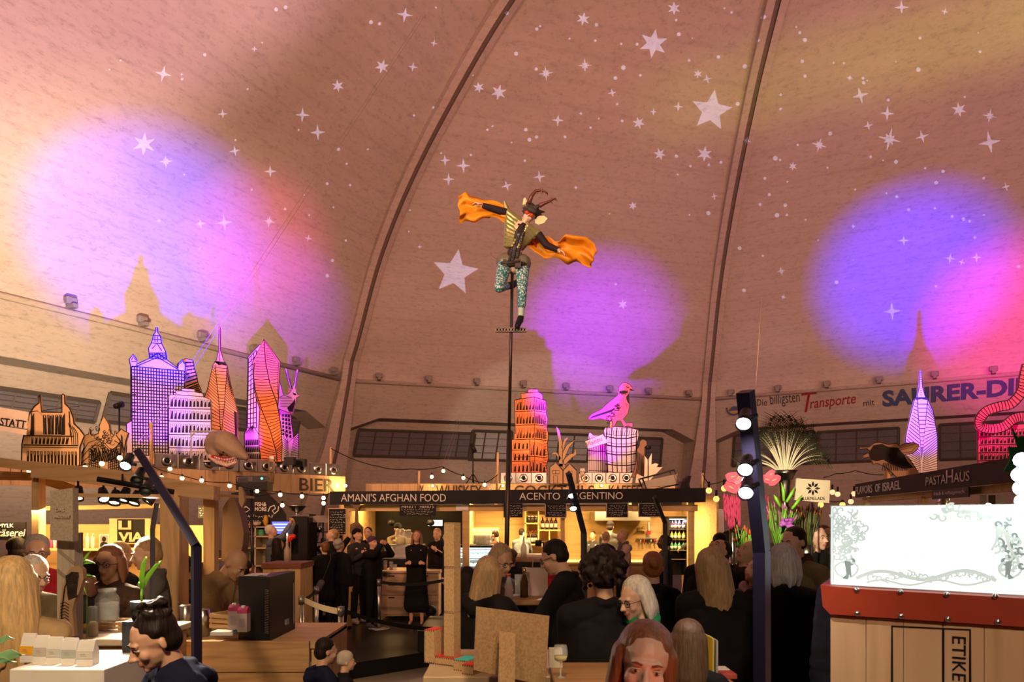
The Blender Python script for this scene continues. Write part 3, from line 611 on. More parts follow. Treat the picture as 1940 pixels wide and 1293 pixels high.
    c.done('spire_tower_cutout', BOARDL, 'violet tapering tower cut-out with a spire behind the black pasta sign, right of the bee')
    c = Cut(11.5, *R_)
    c.outline([(1648, 720), (1648, 440), (1680, 430), (2010, 410), (2010, 720)], 5)
    for j in range(4): c.wins([(1660, 455+j*50), (2000, 440+j*50), (2000, 482+j*50), (1660, 492+j*50)], 14, 1, .6, .9, .5, 3); c.line([(1655, 498+j*50), (2005, 488+j*50)], 7)
    c.done('wide_block_cutout', BOARDP, 'hot pink wide block cut-out under the coiled worm at the right edge')
    c = Cut(11.3, *R_)
    cl = [(1960, 40), (1940, 130), (1925, 210), (1860, 285), (1780, 305), (1700, 335), (1660, 390), (1670, 430), (1730, 445), (1810, 430), (1870, 385), (1930, 370), (2000, 390)]
    def off(pl, d):
        out = []
        for i in range(len(pl)):
            a, b = V(pl[max(i-1, 0)]), V(pl[min(i+1, len(pl)-1)]); t = (b-a).normalized(); out.append((pl[i][0]-t.y*d, pl[i][1]+t.x*d))
        return out
    def sm(pl, n=4):
        out = []
        for i in range(len(pl)-1):
            p0, p1, p2, p3 = [V(pl[min(max(j, 0), len(pl)-1)]) for j in (i-1, i, i+1, i+2)]
            for k in range(n):
                t = k/n; out.append(tuple(.5*((2*p1)+(p2-p0)*t+(2*p0-5*p1+4*p2-p3)*t*t+(3*p1-p0-3*p2+p3)*t**3)))
        return out+[pl[-1]]
    cs = sm(cl); L1, L2 = off(cs, 30), off(cs, -30)
    for i in range(len(cs)-1): c.shape([L1[i], L1[i+1], L2[i+1], L2[i]]); 
    c.line(L1, 6); c.line(L2, 6)
    for i in range(0, len(cs)): c.line([L1[i], (cs[i][0]+4, cs[i][1]+4), L2[i]], 4)
    c.done('worm_cutout', BOARDP, 'giant coiled pink worm cut-out at the right edge', back=False)
    c = Cut(12.4, *R_)
    c.outline([(890, 562), (900, 574), (945, 570), (970, 590), (925, 610), (920, 632), (965, 620), (985, 670), (1010, 665), (1050, 680), (1080, 700), (1140, 760), (1290, 760), (1250, 690), (1210, 630), (1180, 610), (1235, 600), (1268, 570), (1272, 545), (1240, 530), (1180, 540), (1150, 555), (1130, 535), (1080, 545), (1030, 530), (990, 535), (960, 560)], 4)
    c.fill([(955, 600), (985, 550), (1040, 540), (1080, 560), (1140, 565), (1180, 610), (1200, 650), (1240, 690), (1180, 700), (1100, 670), (1050, 640), (1000, 650), (970, 640)]); c.line([(1140, 570), (1240, 545), (1262, 552), (1225, 590), (1150, 600)], 3); c.line([(1150, 580), (1240, 560)], 2.5)
    for i in range(14): c.line([(1050+i*11, 660), (1040+i*12, 710)], 5)
    c.done('bee_cutout', KRAFT, 'brown cardboard bumblebee cut-out with pale wings over the stall with the long black sign')
    c = Cut(6.2, *R_, th=.01)
    c.outline([(1860, 430), (1900, 500), (1945, 490), (1945, 740), (1890, 700), (1810, 720), (1855, 640), (1842, 560), (1900, 560)], 1)
    c.done('starburst_sign', M('green_card', (.05, .45, .16), .6), 'green starburst card behind the glaring lamps at the right edge', 'sign', back=False)
cutouts()
# ================================================================ the ring bar: fascias, duct boxes, its roof lamps
def frame_line(p0, p1):                       # vertical frame along the ground line p0->p1, ez pointing away from the viewer side
    ex = V((p1[0]-p0[0], p1[1]-p0[1], 0)).normalized(); return (V((p0[0], p0[1], 0)), ex, V((0, 0, 1)), V((-ex.y, ex.x, 0)))
STEN = M('stencil_black', (.05, .035, .02), .7)
BOARDF = M('bar_fascia_board', (.55, .38, .2), .7, kind='wood', col2=(.46, .30, .15))
def on_line(px, p0, p1):                      # ground point of line p0-p1 seen at column px
    k = (px-CX)/FPX; dx, dy = p1[0]-p0[0], p1[1]-p0[1]; u = (k*p0[1]-p0[0])/(dx-k*dy); return V((p0[0]+dx*u, p0[1]+dy*u, 0))
BL0, BL1 = (-9.6, 11.52), (-4.12, 17.0); BC0, BC1 = (-4.4, 20.6), (4.9, 20.6)
def bars():
    for nm, p0, p1, zb, zt, words, lab, n0 in (('bar_fascia', BL0, BL1, 2.56, 3.0, [('BIER', 567, 633, 906, 930)], 'long wooden beer bar fascia with stencilled black letters, under the skyline', 16),
                              ('bar_fascia', BC0, BC1, 2.5, 3.0, [('Y', 795, 803, 920, 940), ('WHISKEY', 826, 913, 920, 942), ('Y', 940, 950, 920, 942), ('COCKTAILS', 974, 1126, 920, 942), ('KAFFEE', 1153, 1214, 920, 942)], 'wooden cocktail bar fascia just above the black food stall sign', 19)):
        f = frame_line(p0, p1); L = (V(p1)-V(p0)).length; e = thing(nm, lab, 'bar', ((p0[0]+p1[0])/2, (p0[1]+p1[1])/2, 0))
        b = MB(); n = n0
        for i in range(n): b.prism([(L*i/n+.008, zb), (L*(i+1)/n-.008, zb), (L*(i+1)/n-.008, zt), (L*i/n+.008, zt)], f, .03)
        b.prism([(0, zb+.02), (L, zb+.02), (L, zt-.02), (0, zt-.02)], (f[0]+f[3]*.02, *f[1:]), .06); b.build('panel', BOARDF, e)
        b = MB(); b.prism([(0, zt-.02), (L, zt-.02), (L, zt), (0, zt)], (f[0]+f[3]*.03, *f[1:]), 1.8); b.build('roof_deck', BOARDF, e)
        for i in range(0, n+1, 4): b = MB(); b.prism([(L*i/n-.05 if i else 0, .2), (L*i/n+.05, .2), (L*i/n+.05, zt-.03), (L*i/n-.05 if i else 0, zt-.03)], (f[0]+f[3]*.12, *f[1:]), .1); b.build('post', SPRUCE, e)
        for w_, x0, x1, y0, y1 in words:
            a, c = on_line(x0, p0, p1), on_line(x1, p0, p1); d = a.y; s = d/FPX; d2 = c.y/FPX
            za = CZ+(HY-y1)*s; h = (y1-y0)*s
            text(w_, e, STEN, V((a.x, a.y, za))-f[3]*.008, f[1], V((0, 0, 1)), (c-a).length, h, bold=.01, label='stencilled black letters')
    # duct boxes with round vents, one unit each
    cone = [(.0, .02), (.05, .02), (.055, -.02), (.085, -.03), (.12, -.005), (.125, 0)]
    def duct(p0, p1, px0, px1, n, z, h, side):
        f = frame_line(p0, p1); a, c = on_line(px0, p0, p1), on_line(px1, p0, p1)
        proto = None; rz = atan2(f[1].y, f[1].x); w_ = (c-a).length/n
        for i in range(n):
            q = a+(c-a)*((i+.5)/n)+f[3]*.2
            g = 'galvanised duct boxes on the %s' % side; lab = 'galvanised steel duct box with a round vent, %s' % side
            if proto is None:
                e = proto = thing('duct_box', lab, 'duct box', (0, 0, 0), 0, g)
                b = MB(); b.bevbox((0, 0, h/2), (w_*.985, .34, h), .012); b.build('casing', STEEL, e)
                b = MB(); T = Matrix.Translation((0, -.17, h/2)) @ Matrix.Rotation(pi/2, 4, 'X'); s_ = h/.33
                b.lathe([(.001, -.02), (.05*s_, -.02), (.055*s_, .03), (.09*s_, .035), (.122*s_, .012), (.13*s_, 0), (.001, 0)], (0, 0, 0), 0, 20, T); b.build('vent_ring', STEEL, e)
                b = MB(); b.lathe([(.001, .032), (.045*s_, .034), (.05*s_, .0)], (0, 0, 0), 0, 16, T); b.build('vent_opening', BLACK, e)
                e.location = (q.x, q.y, z); e.rotation_euler = (0, 0, rz)
            else: dup(proto, (q.x, q.y, z), rz)
    def roofduct(p0, p1, *a): duct(p0, p1, *a)
    duct(BL0, BL1, 296, 648, 10, 3.0, .30, 'beer bar roof')
    duct(BC0, BC1, 948, 1036, 3, 3.0, .33, 'cocktail bar roof under the crumbling tower')
    duct(BC0, BC1, 1096, 1200, 4, 3.0, .33, 'cocktail bar roof under the pigeon')
bars()
# ================================================================ projectors with cut gobo plates (they stand behind the viewer)
def gobo(L, polys, color, watts, aim_px, label, rad=.0015, cone=100, dist=.25, half=.42):
    L = V(L); m = (ray_dome(*aim_px)-L).normalized(); ex = m.cross(V((0, 0, 1))).normalized(); ey = ex.cross(m).normalized()
    def pl(S): d = S-L; k = dist/d.dot(m); return (d.dot(ex)*k, d.dot(ey)*k)
    cu = bpy.data.curves.new('gobo', 'CURVE'); cu.dimensions = '2D'; cu.fill_mode = 'BOTH'
    def spl(pts):
        s = cu.splines.new('POLY'); s.points.add(len(pts)-1); s.use_cyclic_u = True
        for q, p in zip(s.points, pts): q.co = (p[0], p[1], 0, 1)
    spl([(-half, -half), (half, -half), (half, half), (-half, half)])
    for kind, data in polys:
        if kind == 'poly': spl([pl(ray_dome(*p)) for p in data])
        else:
            x, y, r, n, rot, inner = data; c = pl(ray_dome(x, y)); a = pl(ray_dome(x+6, y)); b = pl(ray_dome(x, y-6))
            ux = ((a[0]-c[0])/6, (a[1]-c[1])/6); uy = ((b[0]-c[0])/6, (b[1]-c[1])/6); pts = []
            for k in range(2*n):
                q = rot+pi*k/n; rr = r if k % 2 == 0 else r*inner
                if n == 8 and k % 4 == 2: rr = r*.55
                X, Y = rr*sin(q), rr*cos(q); pts.append((c[0]+ux[0]*X+uy[0]*Y, c[1]+ux[1]*X+uy[1]*Y))
            spl(pts)
    o = bpy.data.objects.new('t', cu); COL.objects.link(o); dg = bpy.context.evaluated_depsgraph_get()
    me = bpy.data.meshes.new_from_object(o.evaluated_get(dg)); bpy.data.objects.remove(o)
    for v in me.vertices: v.co = L+m*dist+ex*v.co.x+ey*v.co.y
    me.materials.clear()
    e = thing('gobo_projector', label, 'projector', (L.x, L.y, 0))
    link('gobo_plate', me, FLAT, e)
    b = MB(); T = Matrix(((ex.x, ey.x, m.x, L.x), (ex.y, ey.y, m.y, L.y), (ex.z, ey.z, m.z, L.z), (0, 0, 0, 1)))
    for x, y, w_, h_ in ((-half, 0, .01, 2*half), (half, 0, .01, 2*half), (0, half, 2*half, .01), (0, -half, 2*half, .01)): b.box((x, y, dist/2-.1), (w_, h_, dist+.2), 0, T)
    b.box((0, 0, -.2), (2*half, 2*half, .01), 0, T); b.build('housing', FLAT, e)
    b = MB(); b.tube([(L.x, L.y, 0), (L.x, L.y, L.z-half*1.2)], .04); b.lathe([(.001, 0), (.3, 0), (.3, .02), (.001, .03)], (L.x, L.y, 0)); b.build('stand', DARKM, e)
    lamp('projector_lamp', 'SPOT', L, color, watts, rad, L+m, cone, .05)
FLAT = M('flat_black', (0, 0, 0), 1); FLAT.node_tree.nodes['Principled BSDF'].inputs['Specular IOR Level'].default_value = 0
def stars():
    R = random.Random(11); S = []; used = []
    def put(x, y, r, n=None, rot=None, inner=None):
        if any((x-a)**2+(y-b)**2 < (r+c+2)**2 for a, b, c in used): return
        used.append((x, y, r)); r *= 1.12; n = n or R.choice([4, 4, 4, 8, 6]); S.append(('s', (x, y, r, n, R.uniform(-.3, .3) if rot is None else rot, inner if inner else (.26 if n == 4 else .3 if n == 8 else .4))))
    for x, y, r in ((862, 517, 40), (1348, 210, 36), (1238, 83, 25)): put(x, y, r, 5 if x != 1238 else 6, .15, .45)
    for x, y, r in ((1685, 264, 21), (1705, 306, 26), (1108, 124, 13), (1817, 208, 13), (1277, 16, 12), (1105, 36, 12), (1708, 14, 13), (1630, 181, 15), (1681, 215, 13), (1552, 275, 14), (1335, 292, 14), (1250, 292, 11), (1210, 233, 11), (1160, 176, 8), (1057, 228, 11),
                    (1034, 139, 14), (945, 175, 14), (907, 166, 10), (850, 340, 11), (878, 314, 13), (843, 304, 10), (724, 126, 13), (782, 127, 9), (767, 28, 14), (640, 163, 11), (573, 218, 13), (602, 251, 14), (422, 216, 9), (309, 140, 15), (445, 286, 10), (512, 325, 11), (314, 306, 13), (273, 273, 20), (425, 422, 14), (380, 424, 10), (510, 420, 11), (1645, 238, 9), (1747, 259, 12), (1875, 220, 13), (1800, 490, 10), (1850, 488, 10), (1822, 497, 7),
                    (1712, 456, 10), (1480, 514, 9), (1484, 563, 6), (1022, 335, 11), (1199, 390, 8), (1353, 372, 7), (1413, 268, 9), (1502, 315, 8), (1906, 354, 8), (1875, 270, 20), (960, 352, 10), (1180, 577, 9), (1690, 590, 16), (1340, 150, 9), (1322, 140, 8), (1285, 202, 9), (1238, 212, 7), (1790, 22, 7), (1610, 148, 7), (822, 82, 7), (482, 93, 6), (584, 452, 7), (620, 523, 5), (795, 468, 5)): put(x, y, r)
    for x, y in ((523, 18), (541, 14), (703, 42), (719, 45), (388, 104), (345, 150), (1177, 83), (1128, 77), (1130, 47), (1207, 84), (1525, 76), (1520, 116), (1525, 144), (1740, 132), (1636, 157), (1361, 108), (1411, 126), (1469, 300), (1308, 315), (996, 246), (1003, 265), (1286, 65), (1281, 38), (1864, 338), (1472, 408), (1342, 404), (821, 204), (641, 283), (620, 348), (655, 456), (630, 494), (1166, 148), (1181, 128), (1119, 242), (1213, 143), (1017, 55), (1016, 131)): put(x, y, R.uniform(2.2, 4.5), 6, 0, .85)
    for _ in range(90):
        x, y = 970+R.uniform(-90, 960), R.uniform(10, 560); put(x, y, R.uniform(1.8, 4), R.choice([4, 6]), 0, R.choice([.5, .85]))
    for _ in range(26): put(R.uniform(200, 960), R.uniform(10, 480), R.uniform(1.5, 2.6), 6, 0, .85)
    gobo((3.2, -3.0, 3.6), S, (.62, .64, 1), 62000, (1150, 250), 'black projector with a star-punched plate on a stand behind the viewer', 0.0, 95)
    gobo((-5.0, -3.2, 3.4), [('poly', [(-30, 450), (60, 395), (150, 340), (300, 245), (450, 150), (560, 50), (640, -90), (200, -260), (-400, -200), (-520, 300)])], (1, .58, .66), 34000, (150, 80), 'added unseen projector with a shutter shaping the pink light, left behind the viewer', .009, 80)  # unseen projector added so its shutter cuts the edge of the pink light
    gobo((8.5, -3.4, 3.4), [('poly', [(1225, 222), (1330, 214), (1440, 192), (1700, 140), (1960, 78), (2100, 20), (2100, -130), (1900, 5), (1700, 62), (1440, 130), (1330, 160), (1230, 196)])], (.55, .68, .0), 42000, (1600, 130), 'added unseen projector with a slit shaping the yellow light, right behind the viewer', .012, 80)  # unseen projector added so its slit shapes the yellow streak
stars()
# ================================================================ people
def remesh(prims, vox, smooth, name, mats, parent, T=None, fac=.5):
    b = MB()
    for p in prims:
        if p[0] == 'c':
            _, a, ra, c, rc = p[:5]; a, c = V(a), V(c); b.ball(a, ra, 0, 12); b.ball(c, rc, 0, 12)
            if (a-c).length > 1e-4: b.tube([a, c], [ra, rc], 0, 12)
        else: b.ball(p[1], p[2], 0, 14, rot=p[3] if len(p) > 3 else None)
    if T: b.v = [tuple(T @ V(q)) for q in b.v]
    me = bpy.data.meshes.new(name); me.from_pydata(b.v, [], b.f); me.update()
    o = bpy.data.objects.new(name, me); COL.objects.link(o)
    m = o.modifiers.new('r', 'REMESH'); m.mode = 'VOXEL'; m.voxel_size = vox; m.use_smooth_shade = True
    m = o.modifiers.new('s', 'SMOOTH'); m.factor = fac; m.iterations = smooth
    dg = bpy.context.evaluated_depsgraph_get(); me2 = bpy.data.meshes.new_from_object(o.evaluated_get(dg))
    bpy.data.objects.remove(o); bpy.data.meshes.remove(me); me2.materials.clear()
    me2.polygons.foreach_set('use_smooth', [True]*len(me2.polygons))
    me2.name = name
    return link(name, me2, mats, parent, world=T is not None and T == 'w')
SK = {'light': (.72, .42, .28), 'pale': (.78, .50, .36), 'tan': (.55, .32, .19), 'dark': (.16, .08, .05)}
def skin(k): return [M('skin_'+k, SK[k], .5, kind='skin'), M('lips_'+k, (SK[k][0]*.75, SK[k][1]*.42, SK[k][2]*.45), .45)]
HC = {'brown': (.09, .045, .02), 'dark': (.018, .012, .01), 'blond': (.55, .36, .15), 'red': (.36, .12, .035), 'grey': (.38, .36, .34), 'white': (.62, .58, .52), 'auburn': (.20, .075, .03), 'fair': (.42, .27, .13)}
def hairm(k): return M('hair_'+k, HC[k], .5, kind='hair')
def clo(k, col, puffer=False): return M('cloth_'+k, col, .85, kind='fabric')
CL = {'black': (.012, .011, .012), 'navy': (.010, .014, .038), 'grey': (.12, .12, .12), 'red': (.42, .02, .03), 'beige': (.36, .24, .12), 'olive': (.16, .13, .07), 'blue': (.16, .26, .42), 'green': (.02, .22, .09), 'white': (.62, .58, .55), 'pink': (.55, .36, .32), 'brown': (.06, .035, .025), 'denim': (.06, .09, .16), 'offwhite': (.5, .42, .33), 'teal': (.05, .2, .2), 'bluegrey': (.18, .21, .26), 'darkgrey': (.04, .04, .045), 'violet': (.10, .05, .10)}
def cm(k): return clo(k, CL[k])
def rotm(yaw=0, pitch=0, roll=0): return Matrix.Rotation(yaw, 4, 'Z') @ Matrix.Rotation(pitch, 4, 'X') @ Matrix.Rotation(roll, 4, 'Y')
def ik(s, h, l1, l2, pole):
    d = h-s; L = min(d.length, (l1+l2)*.995); dn = d.normalized(); a = (l1*l1-l2*l2+L*L)/(2*L); hh = sqrt(max(l1*l1-a*a, 1e-6))
    pl = (pole-dn*pole.dot(dn)).normalized(); return s+dn*a+pl*hh, s+dn*L
def hand(w, d, n, u, side=1, curl=.5):
    """palm, four fingers and a thumb leaving its side; w wrist, d finger direction, n palm normal"""
    d = d.normalized(); s = d.cross(n).normalized(); n = s.cross(d).normalized(); P_ = []
    P_.append(('e', w+d*.045*u, (.038*u, .019*u, .05*u), Matrix((( *[s.x, n.x, d.x], 0), (*[s.y, n.y, d.y], 0), (*[s.z, n.z, d.z], 0), (0, 0, 0, 1)))))
    P_.append(('c', w-d*.02*u, .026*u, w+d*.02*u, .027*u))
    for i, (x, l) in enumerate(((-.028, .062), (-.010, .074), (.009, .072), (.027, .056))):
        a = w+d*.082*u+s*x*u; b = a+(d*cos(curl*.7)+n*sin(curl*.7))*l*.5*u; c = b+(d*cos(curl*1.8)+n*sin(curl*1.8))*l*.5*u
        P_ += [('c', a, .0098*u, b, .009*u), ('c', b, .009*u, c, .0075*u)]
    sg = -side; a = w+d*.02*u+s*sg*.03*u; b = a+(d*.6+s*sg*.6+n*.35).normalized()*.038*u; c = b+(d*.85+s*sg*.15+n*.5).normalized()*.03*u
    return P_+[('c', a, .014*u, b, .0115*u), ('c', b, .0115*u, c, .009*u)]
ARM = {'down': (.25, -.04, .80), 'fwd': (.17, -.40, 1.08), 'low': (.14, -.34, .98), 'cross': (-.06, -.19, 1.15), 'face': (.06, -.17, 1.56), 'phone': (.07, -.30, 1.60), 'high': (.12, -.34, 1.75), 'hip': (.20, -.02, .92), 'chest': (.05, -.20, 1.28), 'wide': (.45, -.25, 1.25), 'drink': (.10, -.27, 1.33), 'lap': (.08, -.3, 1.0)}
def person(label, px, ytop, Y, floor=0.0, yaw=0, hair=('short', 'brown'), top=('black', 'jacket'), legs='black', arms=('down', 'down'), head=(0, 0, 0), lean=0, skin_='light', det=None, group=None, fem=False, wide=1.0, glasses=False, extras=(), cat='person', H=None, shoe=None, hang=.0):
    """builds one figure; yaw 0 faces the camera, pi turns its back; the head top stands at row ytop"""
    zt = CZ+(HY-ytop)/FPX*Y; X = (px-CX)/FPX*Y
    hh = {'afro': .07, 'bun': .03, 'topbun': .08, 'beanie': .03, 'bald': 0, 'cap': .02}.get(hair[0], .015)
    u = (zt-floor-hh)/1.75 if H is None else H/1.75
    base = V((X, Y, floor if H is None else zt-hh-H)); pc = m2p(Y); vox = det or (.007 if pc > 260 else .010 if pc > 180 else .014)
    root = thing('person', label, cat, base, yaw, group)
    # upper body frame
    hip = V((0, 0, .93*u)); UB = Matrix.Translation(hip) @ Matrix.Rotation(lean, 4, 'X') @ Matrix.Translation(-hip)
    nb = V((0, .01*u, 1.47*u)); HM = UB @ Matrix.Translation(nb) @ rotm(head[0], head[1], head[2]) @ Matrix.Translation(-nb) @ Matrix.Translation((0, -.01*u, 1.63*u)) @ Matrix.Diagonal((u, u, u, 1))
    K = lambda x, y, z: UB @ V((x*u, y*u, z*u)); Hd = lambda x, y, z: HM @ V((x, y, z)); hr = HM.to_3x3().to_4x4(); hr = Matrix.Rotation(0, 4, 'X') @ hr.normalized()
    def he(c, r): return ('e', Hd(*c), tuple(q*u for q in r), hr)
    def hc(a, ra, b, rb): return ('c', Hd(*a), ra*u, Hd(*b), rb*u)
    sw = (.155 if fem else .18)*wide
    B = [he((0, .012, .025), (.075, .094, .09)), he((0, -.022, -.03), (.06, .07, .082)), he((0, -.036, -.076), (.042, .046, .036)), he((0, -.066, -.098), (.019, .018, .017)),
         he((.036, -.056, -.032), (.024, .026, .026)), he((-.036, -.056, -.032), (.024, .026, .026)), hc((-.034, -.077, .018), .012, (.034, -.077, .018), .012),
         hc((0, -.084, .006), .0075, (0, -.110, -.034), .0115), he((.012, -.096, -.038), (.009, .010, .008)), he((-.012, -.096, -.038), (.009, .010, .008)),
         hc((-.017, -.087, -.062), .0062, (.017, -.087, -.062), .0062), hc((-.013, -.086, -.071), .007, (.013, -.086, -.071), .007),
         he((.077, .014, -.012), (.008, .015, .026)), he((-.077, .014, -.012), (.008, .015, .026)), ('c', Hd(0, .02, -.06), .05*u, K(0, .02, 1.45), .056*u)]
    B += [('c', K(-.07, 0, .98), .095*u, K(-.08, 0, 1.34), .085*u), ('c', K(.07, 0, .98), .095*u, K(.08, 0, 1.34), .085*u), ('c', K(-sw*.8, .01, 1.41), .05*u, K(sw*.8, .01, 1.41), .05*u), ('c', K(0, .01, 1.0), .1*u, K(0, .015, 1.34), .082*u)]
    fr = []                                                # arms
    for sgn, pose in ((-1, arms[0]), (1, arms[1])):
        t = ARM[pose] if isinstance(pose, str) else pose; S = K(sgn*sw, .01, 1.405); T_ = K(sgn*t[0], t[1], t[2]); pole = V((sgn*.5, .45, -.8))
        if pose in ('face', 'phone', 'high', 'drink', 'chest'): pole = V((sgn*.7, -.1, -.8))
        E_, W_ = ik(S, T_, .285*u, .255*u, pole); fr.append((sgn, S, E_, W_, pose))
        B += [('c', S, .042*u, E_, .036*u), ('c', E_, .036*u, W_, .025*u)]
        d = (W_-E_).normalized(); n = V((-sgn, -.1, 0)) if pose in ('down', 'hip') else V((0, .25, -1)) if pose in ('fwd', 'low', 'lap', 'wide') else V((0, 1, .1)) if pose in ('face', 'phone', 'high', 'drink', 'chest') else V((0, .8, -.3))
        if pose == 'cross': d = V((-sgn, -.1, .05))
        if pose in ('face', 'phone', 'high', 'chest', 'drink'): d = (d+V((-sgn*.5, .2, .2))).normalized()
        if pose in ('fwd', 'low', 'lap'): d = (d+V((-sgn*.4, 0, -.3))).normalized()
        B += hand(W_, d, n, u, sgn, .35 if pose == 'down' else .75)
    for sgn in (-1, 1): B += [('c', V((sgn*.09*u, 0, .93*u)), .08*u, V((sgn*.10*u, -.015*u, .50*u)), .052*u), ('c', V((sgn*.10*u, -.015*u, .50*u)), .052*u, V((sgn*.10*u, .02*u, .09*u)), .036*u), ('c', V((sgn*.10*u, .02*u, .06*u)), .032*u, V((sgn*.11*u, -.12*u, .035*u)), .028*u)]
    body = remesh(B, vox, 3, 'body', skin(skin_), root)
    if pc > 150:                                           # lips in their own tone
        inv = HM.inverted()
        for p in body.data.polygons:
            q = inv @ p.center
            if abs(q.x) < .024 and -.077 < q.z < -.056 and q.y < -.083+abs(q.x)*.35: p.material_index = 1
    if pc > 95:                                            # eyes and brows
        for sgn in (-1, 1):
            b = MB(); b.ball((sgn*.031, -.0752, -.004), (.0132, .0115, .0072), 0, 12); b.ball((sgn*.031, -.0845, -.004), (.0056, .0032, .0056), 1, 10); b.ball((sgn*.031, -.0866, -.004), (.0028, .0016, .0028), 2, 8); b.tube([(sgn*(.031+.0145*cos(a)), -.0752-.0105*sin(a)**.6 if sin(a) > 0 else -.0752, -.001+.0045*sin(a)) for a in [pi*k/8 for k in range(9)]], .0022, 3, 5)
            b.v = [tuple(HM @ V(q)) for q in b.v]; b.build('eye', [M('eye_white', (.62, .58, .52), .3), M('iris_brown', (.07, .04, .02), .2), INK, M('skin_'+skin_)], root).matrix_parent_inverse = Matrix()
            b = MB(); b.tube([(sgn*.014, -.0895, .016), (sgn*.031, -.0905, .0225), (sgn*.048, -.080, .018)], [.0028, .0034, .0016], 0, 6); b.v = [tuple(HM @ V(q)) for q in b.v]
            b.build('eyebrow', hairm(hair[1] if hair[1] not in ('white', 'blond') else 'fair'), root).matrix_parent_inverse = Matrix()
    # hair
    st, hcl = hair[0], hair[1]; hv = max(vox, .009); G = []
    if st != 'bald':
        G = [he((0, .027, .047), (.083, .09, .084)), he((0, .05, -.012), (.076, .066, .072))]
        if st in ('long', 'bob', 'long_loose'):
            L = {'long': -.30, 'bob': -.13, 'long_loose': -.38}[st]; G.append(he((0, .03, .05), (.087, .092, .086)))
            for i in range(11):
                a = radians(-15+i*21); x, y = .082*cos(a), .02+.082*sin(a)
                G.append(('c', Hd(x, y, .03), .022*u, Hd(x*1.08, y+.01, L*.5), .025*u)); G.append(('c', Hd(x*1.08, y+.01, L*.5), .025*u, Hd(x*(1.0 if i % 2 else 1.1), y+.02-.01*(i % 3), L*(1-.08*(i % 3))), .014*u))
        elif st == 'bun': G += [he((0, .115, .035), (.042, .036, .042)), he((0, .03, .04), (.084, .09, .084)), he((.02, .125, .05), (.025, .022, .028)), he((-.018, .12, .01), (.025, .025, .02))]
        elif st == 'topbun':
            R = random.Random(4)
            for i in range(60): G.append(he((R.uniform(-.06, .06), .05+R.uniform(-.05, .05), .12+R.uniform(-.03, .04)), (.016, .016, .014)))
            for i in range(30): a = R.uniform(0, pi*2); e_ = R.uniform(.0, 1.1); G.append(he((.08*cos(a)*cos(e_), .025+.085*abs(sin(a))*cos(e_)-.03*cos(e_), .04+.08*sin(e_)), (.016, .016, .014)))
        elif st == 'afro':
            R = random.Random(9)
            for i in range(210):
                a = R.uniform(0, 2*pi); e_ = R.uniform(-.75, 1.5); r = .125+R.uniform(-.012, .02); p = (r*cos(a)*cos(e_), .035+r*sin(a)*cos(e_), .03+r*sin(e_))
                if p[1] < -.05 and p[2] < .06: continue
                q_ = R.uniform(.011, .019); G.append(he(p, (q_, q_, q_)))
            G.append(he((0, .045, .05), (.118, .108, .108)))
        elif st == 'curly':
            R = random.Random(5)
            for i in range(60): a = R.uniform(0, 2*pi); e_ = R.uniform(-.2, 1.5); G.append(he((.085*cos(a)*cos(e_), .03+.09*sin(a)*cos(e_) if sin(a) > -.3 else -.02, .045+.075*sin(e_)), (.02, .02, .018)))
        elif st == 'pony': G += [he((0, .11, .04), (.03, .03, .03)), ('c', Hd(0, .125, .03), .026*u, Hd(0, .14, -.16), .014*u)]
        elif st == 'crop': G = [he((0, .02, .038), (.079, .093, .084)), he((0, .045, -.01), (.074, .062, .06))]
    if G and st not in ('beanie', 'headscarf'): remesh(G, hv, 2, 'hair', hairm(hcl), root)
    if st in ('beanie', 'headscarf', 'cap', 'hood'):
        hm = cm(hair[2]) if len(hair) > 2 else cm('black')
        W = [he((0, .018, .055), (.087, .102, .088))]+([hc((0, -.05, .065), .045, (0, -.125, .05), .02), he((0, .02, .045), (.087, .1, .05))] if st == 'cap' else [he((0, .04, .01), (.084, .085, .06))])
        remesh(W, hv, 2, 'hat' if st != 'hood' else 'hood', hm, root)
    # clothes
    tc, tk = top[0], top[1]; inf = {'coat': .022, 'jacket': .018, 'puffer': .034, 'sweater': .008, 'dress': .014, 'shirt': .004, 'vest': .02}[tk]
    if fem: inf -= .004
    i_ = inf*u; r = lambda q: q*u+i_; Z0 = {'coat': .62, 'jacket': .86, 'puffer': .84, 'sweater': .88, 'dress': .24, 'shirt': .9, 'vest': .86}[tk]
    Tm = [('c', K(-.07, 0, .98), r(.108), K(-.085*wide, 0, 1.30), r(.10)), ('c', K(.07, 0, .98), r(.108), K(.085*wide, 0, 1.30), r(.10)), ('c', K(0, .02, 1.0), r(.11), K(0, .01, 1.32), r(.10)), ('e', K(0, .01, 1.38), (r(.10), r(.085), r(.07))), ('c', K(-sw*.9, .01, 1.405), r(.056), K(-.03, .015, 1.44), r(.06)), ('c', K(sw*.9, .01, 1.405), r(.056), K(.03, .015, 1.44), r(.06))]
    if Z0 < .85:
        sp = .10 if tk == 'coat' else .11
        for x in (-sp, 0, sp): Tm.append(('c', K(x*.6, 0, .95), r(.105), V((x*u, 0, Z0*u+.1*u)), r(.115 if tk == 'coat' else .12)))
    else: Tm += [('c', K(-.075, 0, .95), r(.108), V((-.075*u, 0, Z0*u+.06*u)), r(.106)), ('c', K(.075, 0, .95), r(.108), V((.075*u, 0, Z0*u+.06*u)), r(.106))]
    if tk in ('coat', 'jacket', 'puffer') and 'low_neck' not in extras:
        for i in range(12):
            a = 2*pi*i/12; b_ = 2*pi*(i+1)/12
            if tk == 'jacket' and -sin(a) > .85: continue
            Tm.append(('c', K(.068*cos(a), .018+.064*sin(a), 1.475+.012*sin(a)), .017*u+i_*.3, K(.068*cos(b_), .018+.064*sin(b_), 1.475+.012*sin(b_)), .017*u+i_*.3))
